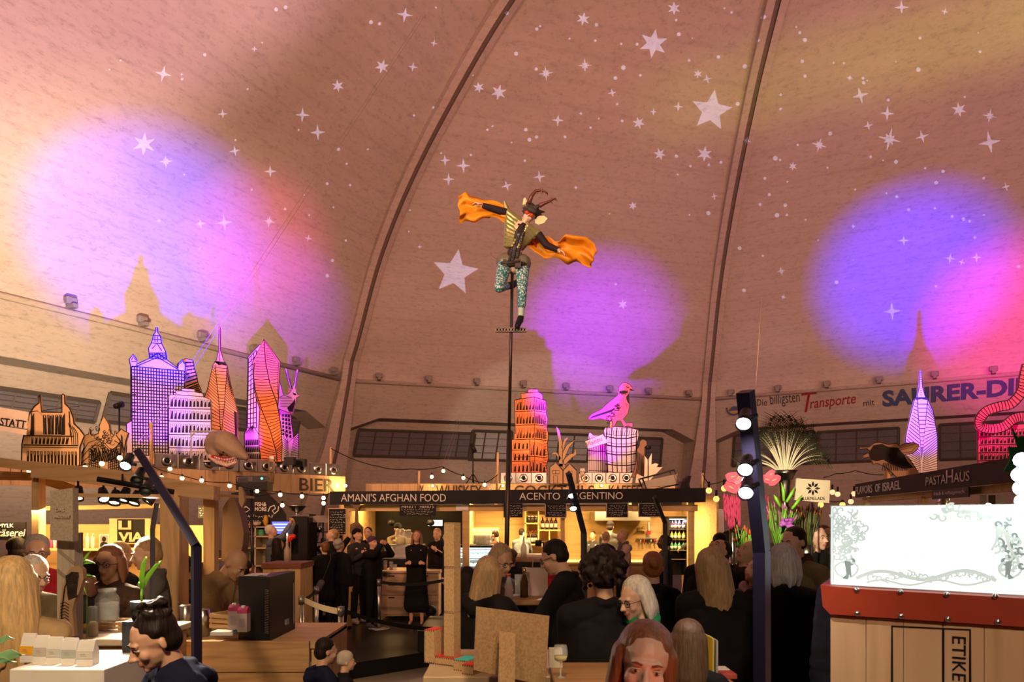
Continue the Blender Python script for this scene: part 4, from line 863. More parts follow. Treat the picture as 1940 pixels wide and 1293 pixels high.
    if 'hood' in extras: Tm += [('c', K(-.09, .09, 1.44), .045*u, K(0, .13, 1.40), .055*u), ('c', K(.09, .09, 1.44), .045*u, K(0, .13, 1.40), .055*u)]
    for sgn, S, E_, W_, pose in fr:
        ru = .052 if tk != 'puffer' else .06
        if tk == 'vest': continue
        q = .93 if 'short' not in extras else -1
        if q > 0:
            Tm += [('c', S, r(ru), E_, r(ru*.88)), ('c', E_, r(ru*.88), E_.lerp(W_, q), r(.036))]
            if tk == 'puffer':
                for k in range(7): p = S.lerp(E_, k/6) if k < 4 else E_.lerp(W_, (k-3)/3.6); Tm.append(('e', p, (r(.062), r(.062), r(.045))))
        else: Tm += [('c', S, r(.05), S.lerp(E_, .4), r(.046))]
    g_ = remesh(Tm, max(vox, .009), 3, {'coat': 'coat', 'jacket': 'jacket', 'puffer': 'puffer_jacket', 'sweater': 'sweater', 'dress': 'dress', 'shirt': 'shirt', 'vest': 'vest'}[tk], cm(tc), root)
    if legs:
        Lm = []
        for sgn in (-1, 1): Lm += [('c', V((sgn*.085*u, 0, .92*u)), .105*u, V((sgn*.10*u, -.015*u, .50*u)), .07*u), ('c', V((sgn*.10*u, -.015*u, .50*u)), .07*u, V((sgn*.10*u, .02*u, .13*u)), .055*u)]
        Lm.append(('c', V((-.07*u, 0, .97*u)), .1*u, V((.07*u, 0, .97*u)), .1*u)); remesh(Lm, max(vox, .014), 2, 'trousers', cm(legs), root)
        for sgn in (-1, 1): remesh([('c', V((sgn*.10*u, .035*u, .05*u)), .046*u, V((sgn*.115*u, -.14*u, .038*u)), .037*u), ('c', V((sgn*.10*u, .03*u, .05*u)), .042*u, V((sgn*.10*u, .02*u, .11*u)), .042*u)], max(vox, .012), 2, 'shoe', cm(shoe or 'black'), root)
    # extras
    if glasses:
        b = MB()
        for sgn in (-1, 1):
            b.tube([(sgn*.031+.023*cos(a), -.094+.004*abs(cos(a)), -.002+.018*sin(a)) for a in [k*pi/7 for k in range(15)]], .0022, 0, 5, False); b.tube([(sgn*.054, -.09, .002), (sgn*.079, .0, .0)], .002, 0, 5)
        b.tube([(-.009, -.096, .003), (.009, -.096, .003)], .002, 0, 5); b.v = [tuple(HM @ V(q)) for q in b.v]; b.build('glasses', DARKM, root).matrix_parent_inverse = Matrix()
    for ex in extras:
        if isinstance(ex, tuple) and ex[0] == 'scarf':
            Sc = []
            for i in range(14):
                a, b_ = 2*pi*i/14, 2*pi*(i+1)/14; f = lambda q, k: K((.075+.01*(k % 2))*cos(q), .01+.075*sin(q), 1.475+.02*sin(q*2)+.01*(k % 3)); Sc.append(('c', f(a, i), .034*u, f(b_, i+1), .034*u))
            Sc.append(('c', K(.05, -.085, 1.45), .035*u, K(.06, -.13, 1.2), .03*u)); remesh(Sc, max(vox, .011), 2, 'scarf', cm(ex[1]), root)
        if isinstance(ex, tuple) and ex[0] == 'backpack':
            remesh([('c', K(-.06, .2, 1.1), .09*u, K(-.06, .19, 1.35), .07*u), ('c', K(.06, .2, 1.1), .09*u, K(.06, .19, 1.35), .07*u)], .014, 2, 'backpack', cm(ex[1]), root)
            for sgn in (-1, 1): b = MB(); b.tube([K(sgn*.09, .15, 1.42), K(sgn*.10, .0, 1.50), K(sgn*.1, -.12, 1.35), K(sgn*.14, .0, 1.1), K(sgn*.1, .14, 1.05)], .014*u, 0, 6); b.build('strap', cm(ex[1]), root).matrix_parent_inverse = Matrix()
        if isinstance(ex, tuple) and ex[0] == 'strap':       # a shoulder strap across the back
            b = MB(); pts = [K(-.11, .03, 1.52), K(-.06, .13+inf, 1.42), K(.04, .145+inf, 1.2), K(.13, .12+inf, .98)]; b.tube(pts, .014*u, 0, 6, sx=.35); b.build('bag_strap', cm(ex[1]), root).matrix_parent_inverse = Matrix()
            remesh([('c', K(.12, .13, .98), .07*u, K(.17, .08, .86), .07*u)], .014, 2, 'sling_bag', cm(ex[1]), root)
    root['_hm'] = 0; del root['_hm']
    root_info[root.name] = (HM, UB, u, fr)
    return root
root_info = {}
def wp(root, v): return Matrix.LocRotScale(root.location, root.rotation_euler, (1, 1, 1)) @ V(v)
def people():
    F = .2; N = person
    # ---- on the black platform, watching
    N('woman in a long black dress with folded arms looking up', 789, 1004, 11.5, F, 0, ('long', 'auburn'), ('black', 'dress'), None, ('cross', 'cross'), (0, -.3, 0), fem=True, extras=())
    N('person in a maroon beanie and black jacket holding a phone to the face', 707, 1014, 11.2, F, 0.9, ('beanie', 'dark', 'violet'), ('black', 'jacket'), 'black', ('phone', 'phone'), (0, -.15, 0), shoe='grey')
    N('man in a grey sweater with a dark cap tilting his head back', 680, 1000, 11.6, F, 0.8, ('cap', 'dark', 'black'), ('darkgrey', 'sweater'), 'black', ('chest', 'chest'), (0, -.35, 0), shoe='offwhite')
    N('bearded man in black between the grey sweater and the maroon beanie', 697, 997, 12.1, F, -.1, ('crop', 'dark'), ('black', 'sweater'), 'black', ('down', 'down'), (0, -.1, 0))
    N('person with reddish hair and a slung backpack seen from behind', 614, 1025, 10.6, F, -2.4, ('short', 'auburn'), ('black', 'coat'), 'black', ('chest', 'fwd'), (0, -.15, 0), extras=(('strap', 'grey'),))
    N('grey-haired person in black raising one hand to the temple', 645, 1020, 10.9, F, 2.6, ('curly', 'grey'), ('black', 'jacket'), 'black', ('down', 'high'), (0, -.2, 0))
    N('woman in black with tied light hair behind the reddish-haired person', 625, 1000, 12.0, F, -1.2, ('pony', 'fair'), ('black', 'jacket'), 'black', ('down', 'down'), (0, -.3, 0), fem=True)
    N('white-haired man in a blue shirt holding a phone up by the blue screen', 517, 992, 11.8, F, 1.6, ('crop', 'white'), ('bluegrey', 'shirt'), 'denim', ('high', 'high'), (0, -.25, 0))
    N('dark-haired woman in black behind the candle bottle', 528, 1018, 10.8, F, 2.4, ('long', 'dark'), ('black', 'jacket'), 'black', ('fwd', 'fwd'), (0, -.1, 0), fem=True)
    N('woman in a sleeveless black top by the food counter', 828, 1000, 12.6, F, -0.3, ('pony', 'fair'), ('black', 'vest'), 'black', ('down', 'drink'), (0, 0, 0), fem=True)
    N('fair-haired person in black lifting a glass beside the cardboard column', 850, 1003, 11.8, F, -1.7, ('crop', 'fair'), ('black', 'sweater'), 'black', ('drink', 'down'), (0, 0, 0))
    N('cook in a black hat and beige apron behind the glass jars', 753, 990, 14.2, F, 0.5, ('cap', 'dark', 'black'), ('olive', 'shirt'), 'black', ('fwd', 'fwd'), (0, .2, 0), skin_='tan')
    # ---- staff at the back counters
    N('man with short dark hair in a grey shirt at the bottle shelves, back turned', 988, 1000, 15.0, F, 3.0, ('crop', 'dark'), ('bluegrey', 'shirt'), 'black', ('fwd', 'fwd'), (0, .2, 0))
    N('dark-haired man behind the cool counter beside the pole', 940, 1003, 14.4, F, -2.2, ('crop', 'dark'), ('brown', 'shirt'), 'black', ('fwd', 'fwd'), (0, .2, 0))
    N('smiling man with short hair behind the Argentinian counter', 1123, 1005, 15.2, F, -0.4, ('crop', 'brown'), ('darkgrey', 'sweater'), 'black', ('fwd', 'fwd'), (0, 0, 0))
    N('woman with tied hair in black facing the Argentinian counter', 1148, 1004, 12.4, F, 2.3, ('bun', 'fair'), ('black', 'jacket'), 'black', ('fwd', 'fwd'), (.2, .1, 0), fem=True)
    N('man in a black cap with his back turned in the orange light', 1156, 987, 14.6, F, 2.9, ('cap', 'dark', 'black'), ('darkgrey', 'sweater'), 'black', ('fwd', 'fwd'), (0, .1, 0))
    N('blond person in a cream hoodie and thick grey scarf', 1180, 1000, 11.3, F, -1.3, ('bun', 'blond'), ('pink', 'jacket'), 'black', ('down', 'low'), (0, .05, 0), fem=True, extras=('hood', ('scarf', 'grey')))
    N('dark-skinned woman with pinned hair in black gesturing', 1258, 1010, 11.0, 0, -1.5, ('bun', 'dark'), ('black', 'jacket'), 'black', ('drink', 'chest'), (0, 0, 0), skin_='dark', fem=True)
    N('man in a dark sweater beyond the bottle fridge', 1325, 974, 15.0, F, -1.6, ('crop', 'dark'), ('darkgrey', 'sweater'), 'black', ('down', 'fwd'), (0, .1, 0))
    N('man in a dark polo shirt and glasses behind the pink flowers', 1392, 978, 14.0, F, 0, ('crop', 'brown'), ('black', 'shirt'), 'black', ('fwd', 'fwd'), (0, .1, 0), glasses=True)
    N('person in a shiny blue puffer jacket behind the pine crate pillar', 1668, 1000, 3.9, 0, 2.9, ('short', 'dark'), ('blue', 'puffer'), 'denim', ('down', 'down'), wide=1.2)
    N('young man half hidden behind the bright sign lightbox', 1562, 994, 8.5, 0, .2, ('short', 'brown'), ('grey', 'jacket'), 'black', ('down', 'down'), (0, 0, 0))
    N('dark-haired man behind the bearded man in the brown jacket', 1546, 992, 7.0, 0, .5, ('short', 'brown'), ('black', 'jacket'), 'black', ('down', 'down'), (0, 0, 0))
    # ---- front crowd, right
    N('bearded man in a brown jacket and jeans with a hand in his pocket', 1508, 993, 5.6, 0, -1.1, ('crop', 'dark'), ('olive', 'jacket'), 'denim', ('hip', 'hip'), (0, .1, 0), wide=1.15, extras=(('scarf', 'brown'),))
    N('grey-haired woman in a long black cape coat seen from behind', 1484, 1028, 4.45, 0, 2.8, ('bob', 'grey'), ('black', 'coat'), 'black', ('low', 'low'), (0, 0, 0), fem=True, wide=1.15)
    N('woman with long loose blond hair in a black coat, back turned', 1358, 1033, 4.3, 0, 2.9, ('long_loose', 'fair'), ('black', 'coat'), 'black', ('low', 'low'), (-.3, -.25, .1), fem=True, wide=1.15)
    N('white-haired man tipping his head back behind the blond woman', 1404, 1016, 5.9, 0, -1.2, ('crop', 'grey'), ('brown', 'jacket'), 'black', ('down', 'down'), (0, -.55, 0))
    N('woman in a pink scarf hidden between the mast and the white-haired man', 1424, 1050, 5.4, 0, -1.2, ('bob', 'brown'), ('grey', 'jacket'), 'black', ('chest', 'down'), (0, -.4, 0), fem=True, extras=(('scarf', 'pink'),))
    N('dark-haired man staring straight up in an open black jacket', 1342, 1006, 6.0, 0, -1.0, ('short', 'dark'), ('black', 'jacket'), 'black', ('down', 'down'), (0, -.85, 0), extras=(('scarf', 'grey'),))
    N('dark-haired person half hidden behind the man staring up', 1366, 1008, 7.6, 0, 2.4, ('short', 'dark'), ('brown', 'jacket'), 'black', ('down', 'down'), (0, 0, 0))
    N('red-haired woman with a low bun in black, back turned', 1237, 1039, 5.3, 0, 3.0, ('bun', 'red'), ('black', 'coat'), 'black', ('low', 'low'), (0, .05, 0), fem=True)
    N('tall man with a big curly mop of hair in a long black coat', 1145, 1029, 3.95, 0, 3.14, ('afro', 'dark'), ('black', 'coat'), 'black', ('low', 'low'), (0, .25, 0), wide=1.12, skin_='tan')
    N('man in a black coat and glasses bending over the table left of the curly-haired man', 1078, 1013, 5.0, 0, -1.9, ('crop', 'dark'), ('black', 'coat'), 'black', ('low', 'low'), (0, .35, 0), lean=.06, glasses=True)
    N('person in a red jacket behind the man in glasses', 1050, 1044, 7.2, 0, 2.8, ('hood', 'dark', 'red'), ('red', 'jacket'), 'black', ('low', 'low'), (0, .3, 0), fem=True)
    N('woman with reddish-blond hair and glasses looking down at the table', 941, 1026, 5.6, 0, 0.7, ('bob', 'fair'), ('brown', 'sweater'), 'black', ('low', 'low'), (0, .35, 0), fem=True, glasses=True)
    N('woman with straight brown hair in a dark hooded jacket holding a bottle', 921, 1052, 4.7, 0, 2.5, ('long', 'fair'), ('black', 'puffer'), 'grey', ('fwd', 'fwd'), (0, .2, 0), fem=True, extras=('hood',))
    N('dark-haired child behind the cardboard column in black', 887, 1072, 6.2, 0, 2.6, ('long', 'dark'), ('black', 'jacket'), 'black', ('low', 'low'), (0, 0, 0), fem=True)
    N('person in a black jacket with dark curls below the candle bottle', 968, 1040, 8.4, 0, 2.9, ('curly', 'brown'), ('black', 'puffer'), 'black', ('low', 'low'), (0, 0, 0))
    N('elderly woman with pale hair, glasses and a green fleece collar', 1214, 1087, 3.85, 0, -1.0, ('bob', 'white'), ('darkgrey', 'jacket'), 'black', ('low', 'low'), (0, .25, 0), fem=True, glasses=True, skin_='pale', extras=(('scarf', 'green'),))
    N('girl with fair side-parted hair lit red, facing the viewer', 1206, 1172, 2.05, 0, -.12, ('long', 'auburn'), ('black', 'sweater'), 'black', ('low', 'low'), (0, .04, .14), fem=True, skin_='pale', det=.0055)
    N('child with long dark hair seen from behind at the bottom edge', 1304, 1170, 2.9, 0, 2.9, ('long_loose', 'brown'), ('black', 'jacket'), 'black', ('low', 'low'), (0, .1, 0), fem=True, H=1.35)
    N('seated man with dark hair in a navy knit hood at the bottom edge', 612, 1205, 4.6, 0, 2.2, ('short', 'dark'), ('navy', 'jacket'), 'black', ('low', 'low'), (0, .15, 0), H=1.3, extras=('hood',))
    N('toddler in a cream knit hat held by the seated man', 655, 1227, 4.5, 0, 1.9, ('beanie', 'fair', 'offwhite'), ('black', 'jacket'), 'black', ('low', 'low'), (0, 0, 0), H=.95)
    # ---- left stall
    N('woman with a curly dark topknot in a navy puffer jacket looking down', 352, 1108, 2.8, 0, -.85, ('topbun', 'dark'), ('navy', 'puffer'), 'black', ('low', 'low'), (0, .32, 0), lean=.10, fem=True, det=.0055, extras=('hood',))
    N('woman with long straight blond hair in a beige knit at the left edge', 22, 1052, 3.2, 0, -2.5, ('long_loose', 'blond'), ('beige', 'sweater'), 'black', ('low', 'low'), (0, .1, 0), fem=True, wide=1.15)
    N('elderly white-haired man with glasses in an olive jacket', 56, 1044, 4.3, 0, 1.1, ('crop', 'white'), ('olive', 'jacket'), 'black', ('low', 'low'), (0, .25, 0), glasses=True, skin_='pale')
    N('grey-haired man with glasses in a dark red jacket', 70, 1010, 5.3, 0, 0.6, ('short', 'grey'), ('red', 'jacket'), 'black', ('low', 'low'), (0, .1, 0), glasses=True)
    N('person with short grey-brown hair in black at the far left', 30, 1016, 6.4, 0, -2.2, ('short', 'dark'), ('black', 'jacket'), 'black', ('low', 'low'), (0, 0, 0))
    N('woman in a black headscarf-like hat, blue jacket and dark scarf', 168, 1057, 4.75, 0, -.1, ('beanie', 'dark', 'black'), ('blue', 'jacket'), 'black', ('drink', 'low'), (0, .12, -.1), fem=True, extras=(('scarf', 'darkgrey'),))
    N('woman with dark shoulder-length hair and glasses in dark brown', 208, 1031, 4.9, 0, .05, ('bob', 'auburn'), ('brown', 'jacket'), 'black', ('down', 'down'), (0, .05, 0), fem=True, glasses=True)
    N('older man in dark clothes turned away behind the woman in glasses', 228, 1022, 6.0, 0, 2.6, ('crop', 'fair'), ('black', 'jacket'), 'black', ('down', 'down'), (0, 0, 0))
    N('young man with swept fair-brown hair behind the thin black mast', 288, 1014, 5.5, 0, -1.0, ('short', 'fair'), ('grey', 'jacket'), 'black', ('low', 'low'), (0, .2, 0), skin_='pale')
    N('bald man in a hooded beige parka bending to the left', 390, 1024, 5.6, 0, 1.35, ('bald', 'dark'), ('beige', 'puffer'), 'denim', ('fwd', 'fwd'), (0, .35, 0), lean=.3, skin_='tan', extras=('hood',))
    N('small dark-haired child face behind the black fridge', 446, 1088, 6.2, 0, 1.0, ('short', 'dark'), ('red', 'jacket'), 'black', ('low', 'low'), (0, .1, 0))
    N('person in a navy jacket with the face hidden by the brown fin', 468, 1060, 8.0, 0, 2.7, ('short', 'dark'), ('navy', 'puffer'), 'black', ('low', 'low'), (0, 0, 0))
    N('dark figure in a jacket between the wide post and the bending man', 352, 1050, 6.5, 0, 2.9, ('short', 'dark'), ('navy', 'jacket'), 'black', ('low', 'low'), (0, 0, 0))
people()
# ================================================================ the acrobat on the pole
def acrobat():
    YP = 9.5
    def q(x, y, d=0): return P(840+x/4.04, 330+y/4.04, YP+d)
    # pole
    pb = V((P(957, 1100, YP).x, YP, .5)); pt = q(528, 735)
    e = thing('sway_pole', 'tall dark steel pole with a perforated foot bar rising from the black stage', 'pole', pb)
    b = MB(); pm = pb.lerp(pt, .55); b.tube([pb, pm], .034, 0, 12); b.build('lower_tube', M('pole_steel', (.10, .09, .08), .4, .8), e)
    b = MB(); b.tube([pm, pt], .022, 0, 12); b.build('upper_tube', _M['pole_steel'], e)
    b = MB(); z = q(0, 1200).z; x0, x1 = q(402, 0).x, q(632, 0).x; xm = (x0+x1)/2
    for s in (-1, 1): b.box((xm, YP-.03, z+s*.022), (x1-x0, .05, .012))
    for k in range(11): b.box((x0+(x1-x0)*k/10, YP-.03, z), (.02, .05, .05))
    b.box((xm, YP-.005, z), (x1-x0, .01, .05), 1); b.build('foot_bar', [M('grey_beige_bar', (.30, .25, .2), .5), M('rust_brown', (.14, .07, .05), .6)], e)
    b = MB(); b.lathe([(.001, 0), (.22, 0), (.22, .015), (.06, .03), (.05, .12), (.001, .12)], pb, 0, 20); b.build('base_plate', DARKM, e)
    # figure
    root = thing('person', 'acrobat in beetle costume balancing on the tall pole with orange silk wings spread', 'person', (q(530, 700).x, YP, q(530, 1190).z))
    T = Matrix.Translation(-root.location); sk = skin('pale'); u = 1.0
    sL, sR = q(492, 300, .02), q(722, 455, -.02); nk = q(612, 392, -.02); hd = q(662, 318, -.05); ch = q(590, 430); wa = q(545, 590); hpL, hpR = q(470, 690), q(604, 700)
    kR, aR, fR = q(603, 900, -.08), q(594, 1095, .0), q(566, 1165, -.12); kL, aL, fL = q(428, 868, -.28), q(530, 850, .12), q(560, 830, .22)
    eL, wL = q(402, 272, -.02), q(300, 240, -.05); eR, wR = q(790, 545, -.04), q(878, 582, -.1)
    up = (hd-nk).normalized(); hx = (q(700, 345)-q(620, 300)).normalized(); hy = up.cross(hx).normalized()  # rough head frame: hx right, up, hy backwards
    HM = Matrix(((hx.x, hy.x, up.x, hd.x), (hx.y, hy.y, up.y, hd.y), (hx.z, hy.z, up.z, hd.z), (0, 0, 0, 1))); R3 = HM.copy(); R3.translation = (0, 0, 0)
    if hy.y < 0: HM = HM @ Matrix.Rotation(pi, 4, 'Z')
    R3 = HM.copy(); R3.translation = (0, 0, 0)
    def he(c, r): return ('e', HM @ V(c), r, R3)
    HM = HM @ Matrix.Scale(1.1, 4)
    B = [he((0, .012, .025), (.08, .1, .096)), he((0, -.022, -.03), (.065, .075, .088)), he((0, -.04, -.078), (.04, .045, .034)), he((0, -.066, -.098), (.018, .018, .016)), he((.036, -.056, -.032), (.024, .026, .026)), he((-.036, -.056, -.032), (.024, .026, .026)),
         ('c', HM @ V((0, -.085, .0)), .008, HM @ V((0, -.11, -.034)), .011), ('c', HM @ V((-.016, -.087, -.064)), .007, HM @ V((.016, -.087, -.064)), .007), ('c', hd, .05, nk, .05), ('c', nk, .06, ch, .11), ('c', ch, .13, wa, .10), ('c', wa, .10, hpL.lerp(hpR, .5), .13),
         ('c', sL, .05, nk, .06), ('c', sR, .05, nk, .06), ('c', sL, .05, eL, .042), ('c', eL, .042, wL, .03), ('c', sR, .05, eR, .042), ('c', eR, .042, wR, .03),
         ('c', hpR, .09, kR, .058), ('c', kR, .058, aR, .036), ('c', aR, .035, fR, .03), ('c', hpL, .09, kL, .062), ('c', kL, .062, aL, .04), ('c', aL, .04, fL, .03)]
    B += hand(wL, (wL-eL), V((0, 0, -1)), 1, -1, .5)+hand(wR, (wR-eR), V((0, 0, -1)), 1, 1, .5)
    remesh(B, .009, 2, 'body', sk, root, T)
    teal = M('scaly_teal_lycra', (.10, .42, .42), .4); N, Lk = teal.node_tree.nodes, teal.node_tree.links
    v = N.new('ShaderNodeTexVoronoi'); v.inputs['Scale'].default_value = 38; rp = N.new('ShaderNodeValToRGB'); rp.color_ramp.elements[0].color = (.55, .62, .55, 1); rp.color_ramp.elements[1].color = (.02, .16, .20, 1); rp.color_ramp.elements[0].position = .25; rp.color_ramp.elements[1].position = .55
    tc = N.new('ShaderNodeTexCoord'); Lk.new(tc.outputs['Object'], v.inputs['Vector']); Lk.new(v.outputs['Distance'], rp.inputs[0]); Lk.new(rp.outputs[0], N['Principled BSDF'].inputs['Base Color'])
    remesh([('c', hpR, .105, kR, .068), ('c', kR, .068, kR.lerp(aR, .55), .058)], .009, 2, 'legging', teal, root, T); remesh([('c', hpL, .105, kL, .072), ('c', kL, .072, kL.lerp(aL, .5), .055)], .009, 2, 'legging', teal, root, T)
    remesh([('c', kR.lerp(aR, .5), .05, aR, .042)], .009, 1, 'sock', M('pale_teal_sock', (.42, .55, .42), .6), root, T)
    remesh([('c', aR, .045, fR, .04), ('c', aR+V((0, .04, -.03)), .04, fR, .035)], .009, 2, 'shoe', BLACK, root, T); remesh([('c', kL.lerp(aL, .55), .052, aL, .05), ('c', aL, .05, fL, .04)], .009, 2, 'shoe', BLACK, root, T)
    gold = M('beetle_green_gold', (.36, .36, .15), .32, .6)
    Tk = []
    for i in range(9):                                        # ribbed shell cape over both shoulders
        k = i/8; a = sL.lerp(q(470, 560, -.02), k); bq = nk.lerp(q(535, 560, -.12), k)+V((-.01, -.05, 0)); Tk.append(('c', a+V((0, -.05, 0)), .022, bq, .022))
        a = sR.lerp(q(570, 600, -.02), k)+V((0, -.04, 0)); bq = q(640, 395, -.12).lerp(q(570, 560, -.14), k); Tk.append(('c', a, .021, bq, .021))
    Tk += [('c', sL, .062, nk, .06), ('c', sR, .062, nk, .06), ('c', q(500, 330, .02), .06, q(490, 540, .02), .055), ('c', q(690, 440, .03), .06, q(590, 560, .03), .06), ('c', ch+V((0, .08, 0)), .12, wa+V((0, .05, 0)), .10), ('c', sL, .04, q(468, 212, 0), .02)]
    remesh(Tk, .010, 1, 'shell_cape', gold, root, T)
    Tk = [('c', nk, .072, ch+V((0, -.03, 0)), .10), ('c', nk.lerp(sL, .4), .055, nk.lerp(sR, .4), .055), ('c', q(605, 400, -.06), .06, q(585, 470, -.10), .075), ('c', q(585, 470, -.08), .085, q(530, 620, -.06), .085), ('c', q(530, 620, -.05), .085, q(528, 690, -.03), .09)]
    R = random.Random(2)
    for i in range(40): k = i/39; c = q(590, 440, -.12).lerp(q(525, 690, -.10), k)+V(((i % 3-1)*.05, -.03, 0)); Tk.append(('e', c, (.02, .02, .02)))
    remesh(Tk, .009, 1, 'black_bodice', M('black_scales', (.03, .025, .025), .25), root, T)
    remesh([('c', hpL+V((0, 0, .03)), .125, hpR+V((0, 0, .03)), .125), ('c', hpL.lerp(hpR, .5), .13, wa, .10)], .011, 2, 'shorts', M('green_grey_shorts', (.12, .11, .075), .45), root, T)
    b = MB(); c = hpL.lerp(hpR, .5)+V((0, 0, -.04)); pts = [c+V((.19*cos(a), .13*sin(a)-.01, .02*cos(a))) for a in [k*pi/10 for k in range(21)]]; b.tube(pts, .028, 0, 8); b.box(c+V((-.12, -.15, 0)), (.05, .04, .11)); b.box(c+V((.06, -.15, 0)), (.08, .05, .12)); b.tube([c+V((-.17, -.16, 0)), c+V((.09, -.16, .02))], .022)
    b.v = [tuple(T @ V(p)) for p in b.v]; b.build('harness_belt', M('harness_black', (.035, .03, .028), .4), root).matrix_parent_inverse = Matrix()
    for s_, e_, w_ in ((sL, eL, wL), (sR, eR, wR)): remesh([('c', s_, .058, e_, .05), ('c', e_, .05, e_.lerp(w_, .92), .038)], .010, 2, 'sleeve', M('black_sleeve', (.02, .012, .016), .7), root, T)
    # headpiece
    R = random.Random(6); Hp = [he((0, .02, .06), (.10, .11, .085)), he((0, -.07, .05), (.08, .05, .04))]
    for i in range(26): a = R.uniform(0, 2*pi); z = R.uniform(.0, .13); Hp.append(('c', HM @ V((.07*cos(a), .02+.07*sin(a), z)), .03, HM @ V((.135*cos(a), .02+.12*sin(a), z+R.uniform(-.01, .05))), .008))
    remesh(Hp, .009, 1, 'beetle_headpiece', M('charred_leather', (.045, .038, .035), .6), root, T)
    for pts in ([(655, 225), (672, 170), (705, 130), (745, 124), (775, 132), (797, 148)], [(735, 243), (770, 225), (820, 205), (856, 187)]):
        b = MB(); w3 = [T @ q(x, y, -.03) for x, y in pts]; b.tube(w3, [.034-.026*i/(len(w3)-1) for i in range(len(w3))], 0, 8)
        for i in (2, 3, 4):
            if i < len(w3): b.tube([w3[i], w3[i]+V((.03, -.01, -.045))], [.012, .003], 0, 6)
        b.tube([w3[-1], w3[-1]+V((.0, 0, -.03))], [.009, .003], 0, 6); b.build('horn', M('horn_brown', (.10, .03, .018), .35), root).matrix_parent_inverse = Matrix()
    for pts in ([(606, 235), (612, 190), (625, 178), (640, 205), (630, 232)], [(700, 350), (725, 320), (770, 318), (797, 340), (770, 375), (728, 388), (702, 374)]):
        b = MB(); o, ex, ey, ez = pxframe(YP-.05); b.prism([q2(840+x/4.04, 330+y/4.04, YP-.05) for x, y in pts], (o-root.location, ex, ey, ez), .015); b.build('leaf_ear', M('pale_gold_leaf', (.62, .55, .26), .4), root).matrix_parent_inverse = Matrix()
    remesh([he((-.032, -.092, -.003), (.034, .022, .026)), he((.032, -.092, -.003), (.034, .022, .026))], .005, 1, 'goggles', M('red_goggles', (.45, .05, .012), .12), root, T)
    b = MB(); b.tube([T @ q(x, y, -.06) for x, y in ((478, 610), (450, 640), (400, 645), (372, 620), (360, 600))], [.009, .008, .007, .006, .012], 0, 6); b.build('tail_cord', M('green_grey_shorts'), root).matrix_parent_inverse = Matrix()
    # silk wings
    silk = M('orange_silk', (.95, .42, .02), .45); n = silk.node_tree.nodes['Principled BSDF']; n.inputs['Transmission Weight'].default_value = .0
    tr = silk.node_tree.nodes.new('ShaderNodeBsdfTranslucent'); tr.inputs[0].default_value = (1, .45, .02, 1); mx = silk.node_tree.nodes.new('ShaderNodeMixShader'); mx.inputs[0].default_value = .4
    silk.node_tree.links.new(n.outputs[0], mx.inputs[1]); silk.node_tree.links.new(tr.outputs[0], mx.inputs[2]); silk.node_tree.links.new(mx.outputs[0], silk.node_tree.nodes['Material Output'].inputs[0])
    def wing(top, bot, ph):
        nu, nv = 40, 12; vs, fs = [], []
        def at(pl, t):
            k = len(pl)-1; x = t*k; i = min(int(x), k-1); f = x-i; f = f*f*(3-2*f) if False else f
            return (pl[i][0]*(1-f)+pl[i+1][0]*f, pl[i][1]*(1-f)+pl[i+1][1]*f)
        for i in range(nu+1):
            a, c = at(top, i/nu), at(bot, i/nu)
            for j in range(nv+1):
                t = j/nv; x, y = a[0]*(1-t)+c[0]*t, a[1]*(1-t)+c[1]*t; k = i/nu
                d = .05*sin(9*t+ph+5*k)*(.4+k)+.035*sin(17*t-7*k+ph)+.09*sin(pi*t)*(1 if ph else -1)*.6
                x += 7*sin(t*13+ph)*k; y += 6*sin(k*21+ph)*(abs(t-.5)*2)
                vs.append(T @ q(x, y, .06+d))
        for i in range(nu):
            for j in range(nv): k = i*(nv+1)+j; fs.append((k, k+1, k+nv+2, k+nv+1))
        b = MB(); b.add(vs, fs, 0, True); o = b.build('silk_wing', silk, root, fix=False); o.matrix_parent_inverse = Matrix(); s = o.modifiers.new('s', 'SOLIDIFY'); s.thickness = .004
    wing([(500, 240), (420, 215), (330, 195), (270, 190), (205, 165), (170, 142), (110, 165)], [(500, 385), (430, 350), (370, 325), (310, 340), (240, 365), (170, 362), (128, 372)], 0)
    wing([(740, 462), (800, 480), (850, 515), (890, 512), (935, 462), (1020, 465), (1090, 488), (1150, 530), (1168, 600)], [(636, 530), (700, 600), (770, 640), (840, 632), (890, 660), (950, 690), (1010, 675), (1060, 690), (1128, 718)], 1.3)
    lamp('follow_spot', 'SPOT', (-4.5, 1.0, 5.2), (1, .82, .58), 2600, .06, q(600, 500), 17, .4)
acrobat()
# ================================================================ centre stall, its counters and the things in it
def bx(b, x0, y0, x1, y1, Y, d, m=0): a, c = P(x0, y1, Y), P(x1, y0, Y); return b.box(((a.x+c.x)/2, Y+d/2, (a.z+c.z)/2), (c.x-a.x, d, c.z-a.z), m)
def ctr(x0, x1, y1, Y): a, c = P(x0, y1, Y), P(x1, y1, Y); return V(((a.x+c.x)/2, Y, a.z))
def scrib(b, x0, y0, x1, y1, Y, rows, m=1, seed=0, w=1.1):    # chalk handwriting too small to read
    R = random.Random(seed+int(x0)); f = pxframe(Y)
    for r in range(rows):
        y = y0+(y1-y0)*(r+.5)/rows; x = x0+R.uniform(0, .2)*(x1-x0); e = x1-R.uniform(0, .2)*(x1-x0)
        while x < e:
            l = R.uniform(2.5, 6); pts = []; k = 0
            while k < l: pts.append(q2(x+k, y+R.uniform(-.33, .33)*(y1-y0)/rows, Y)); k += .9
            if len(pts) > 1: b.stroke(pts, w*Y/FPX*.45, f, -.006, m)
            x += l+R.uniform(1, 2)
CB = M('chalkboard_black', (.015, .015, .016), .6)
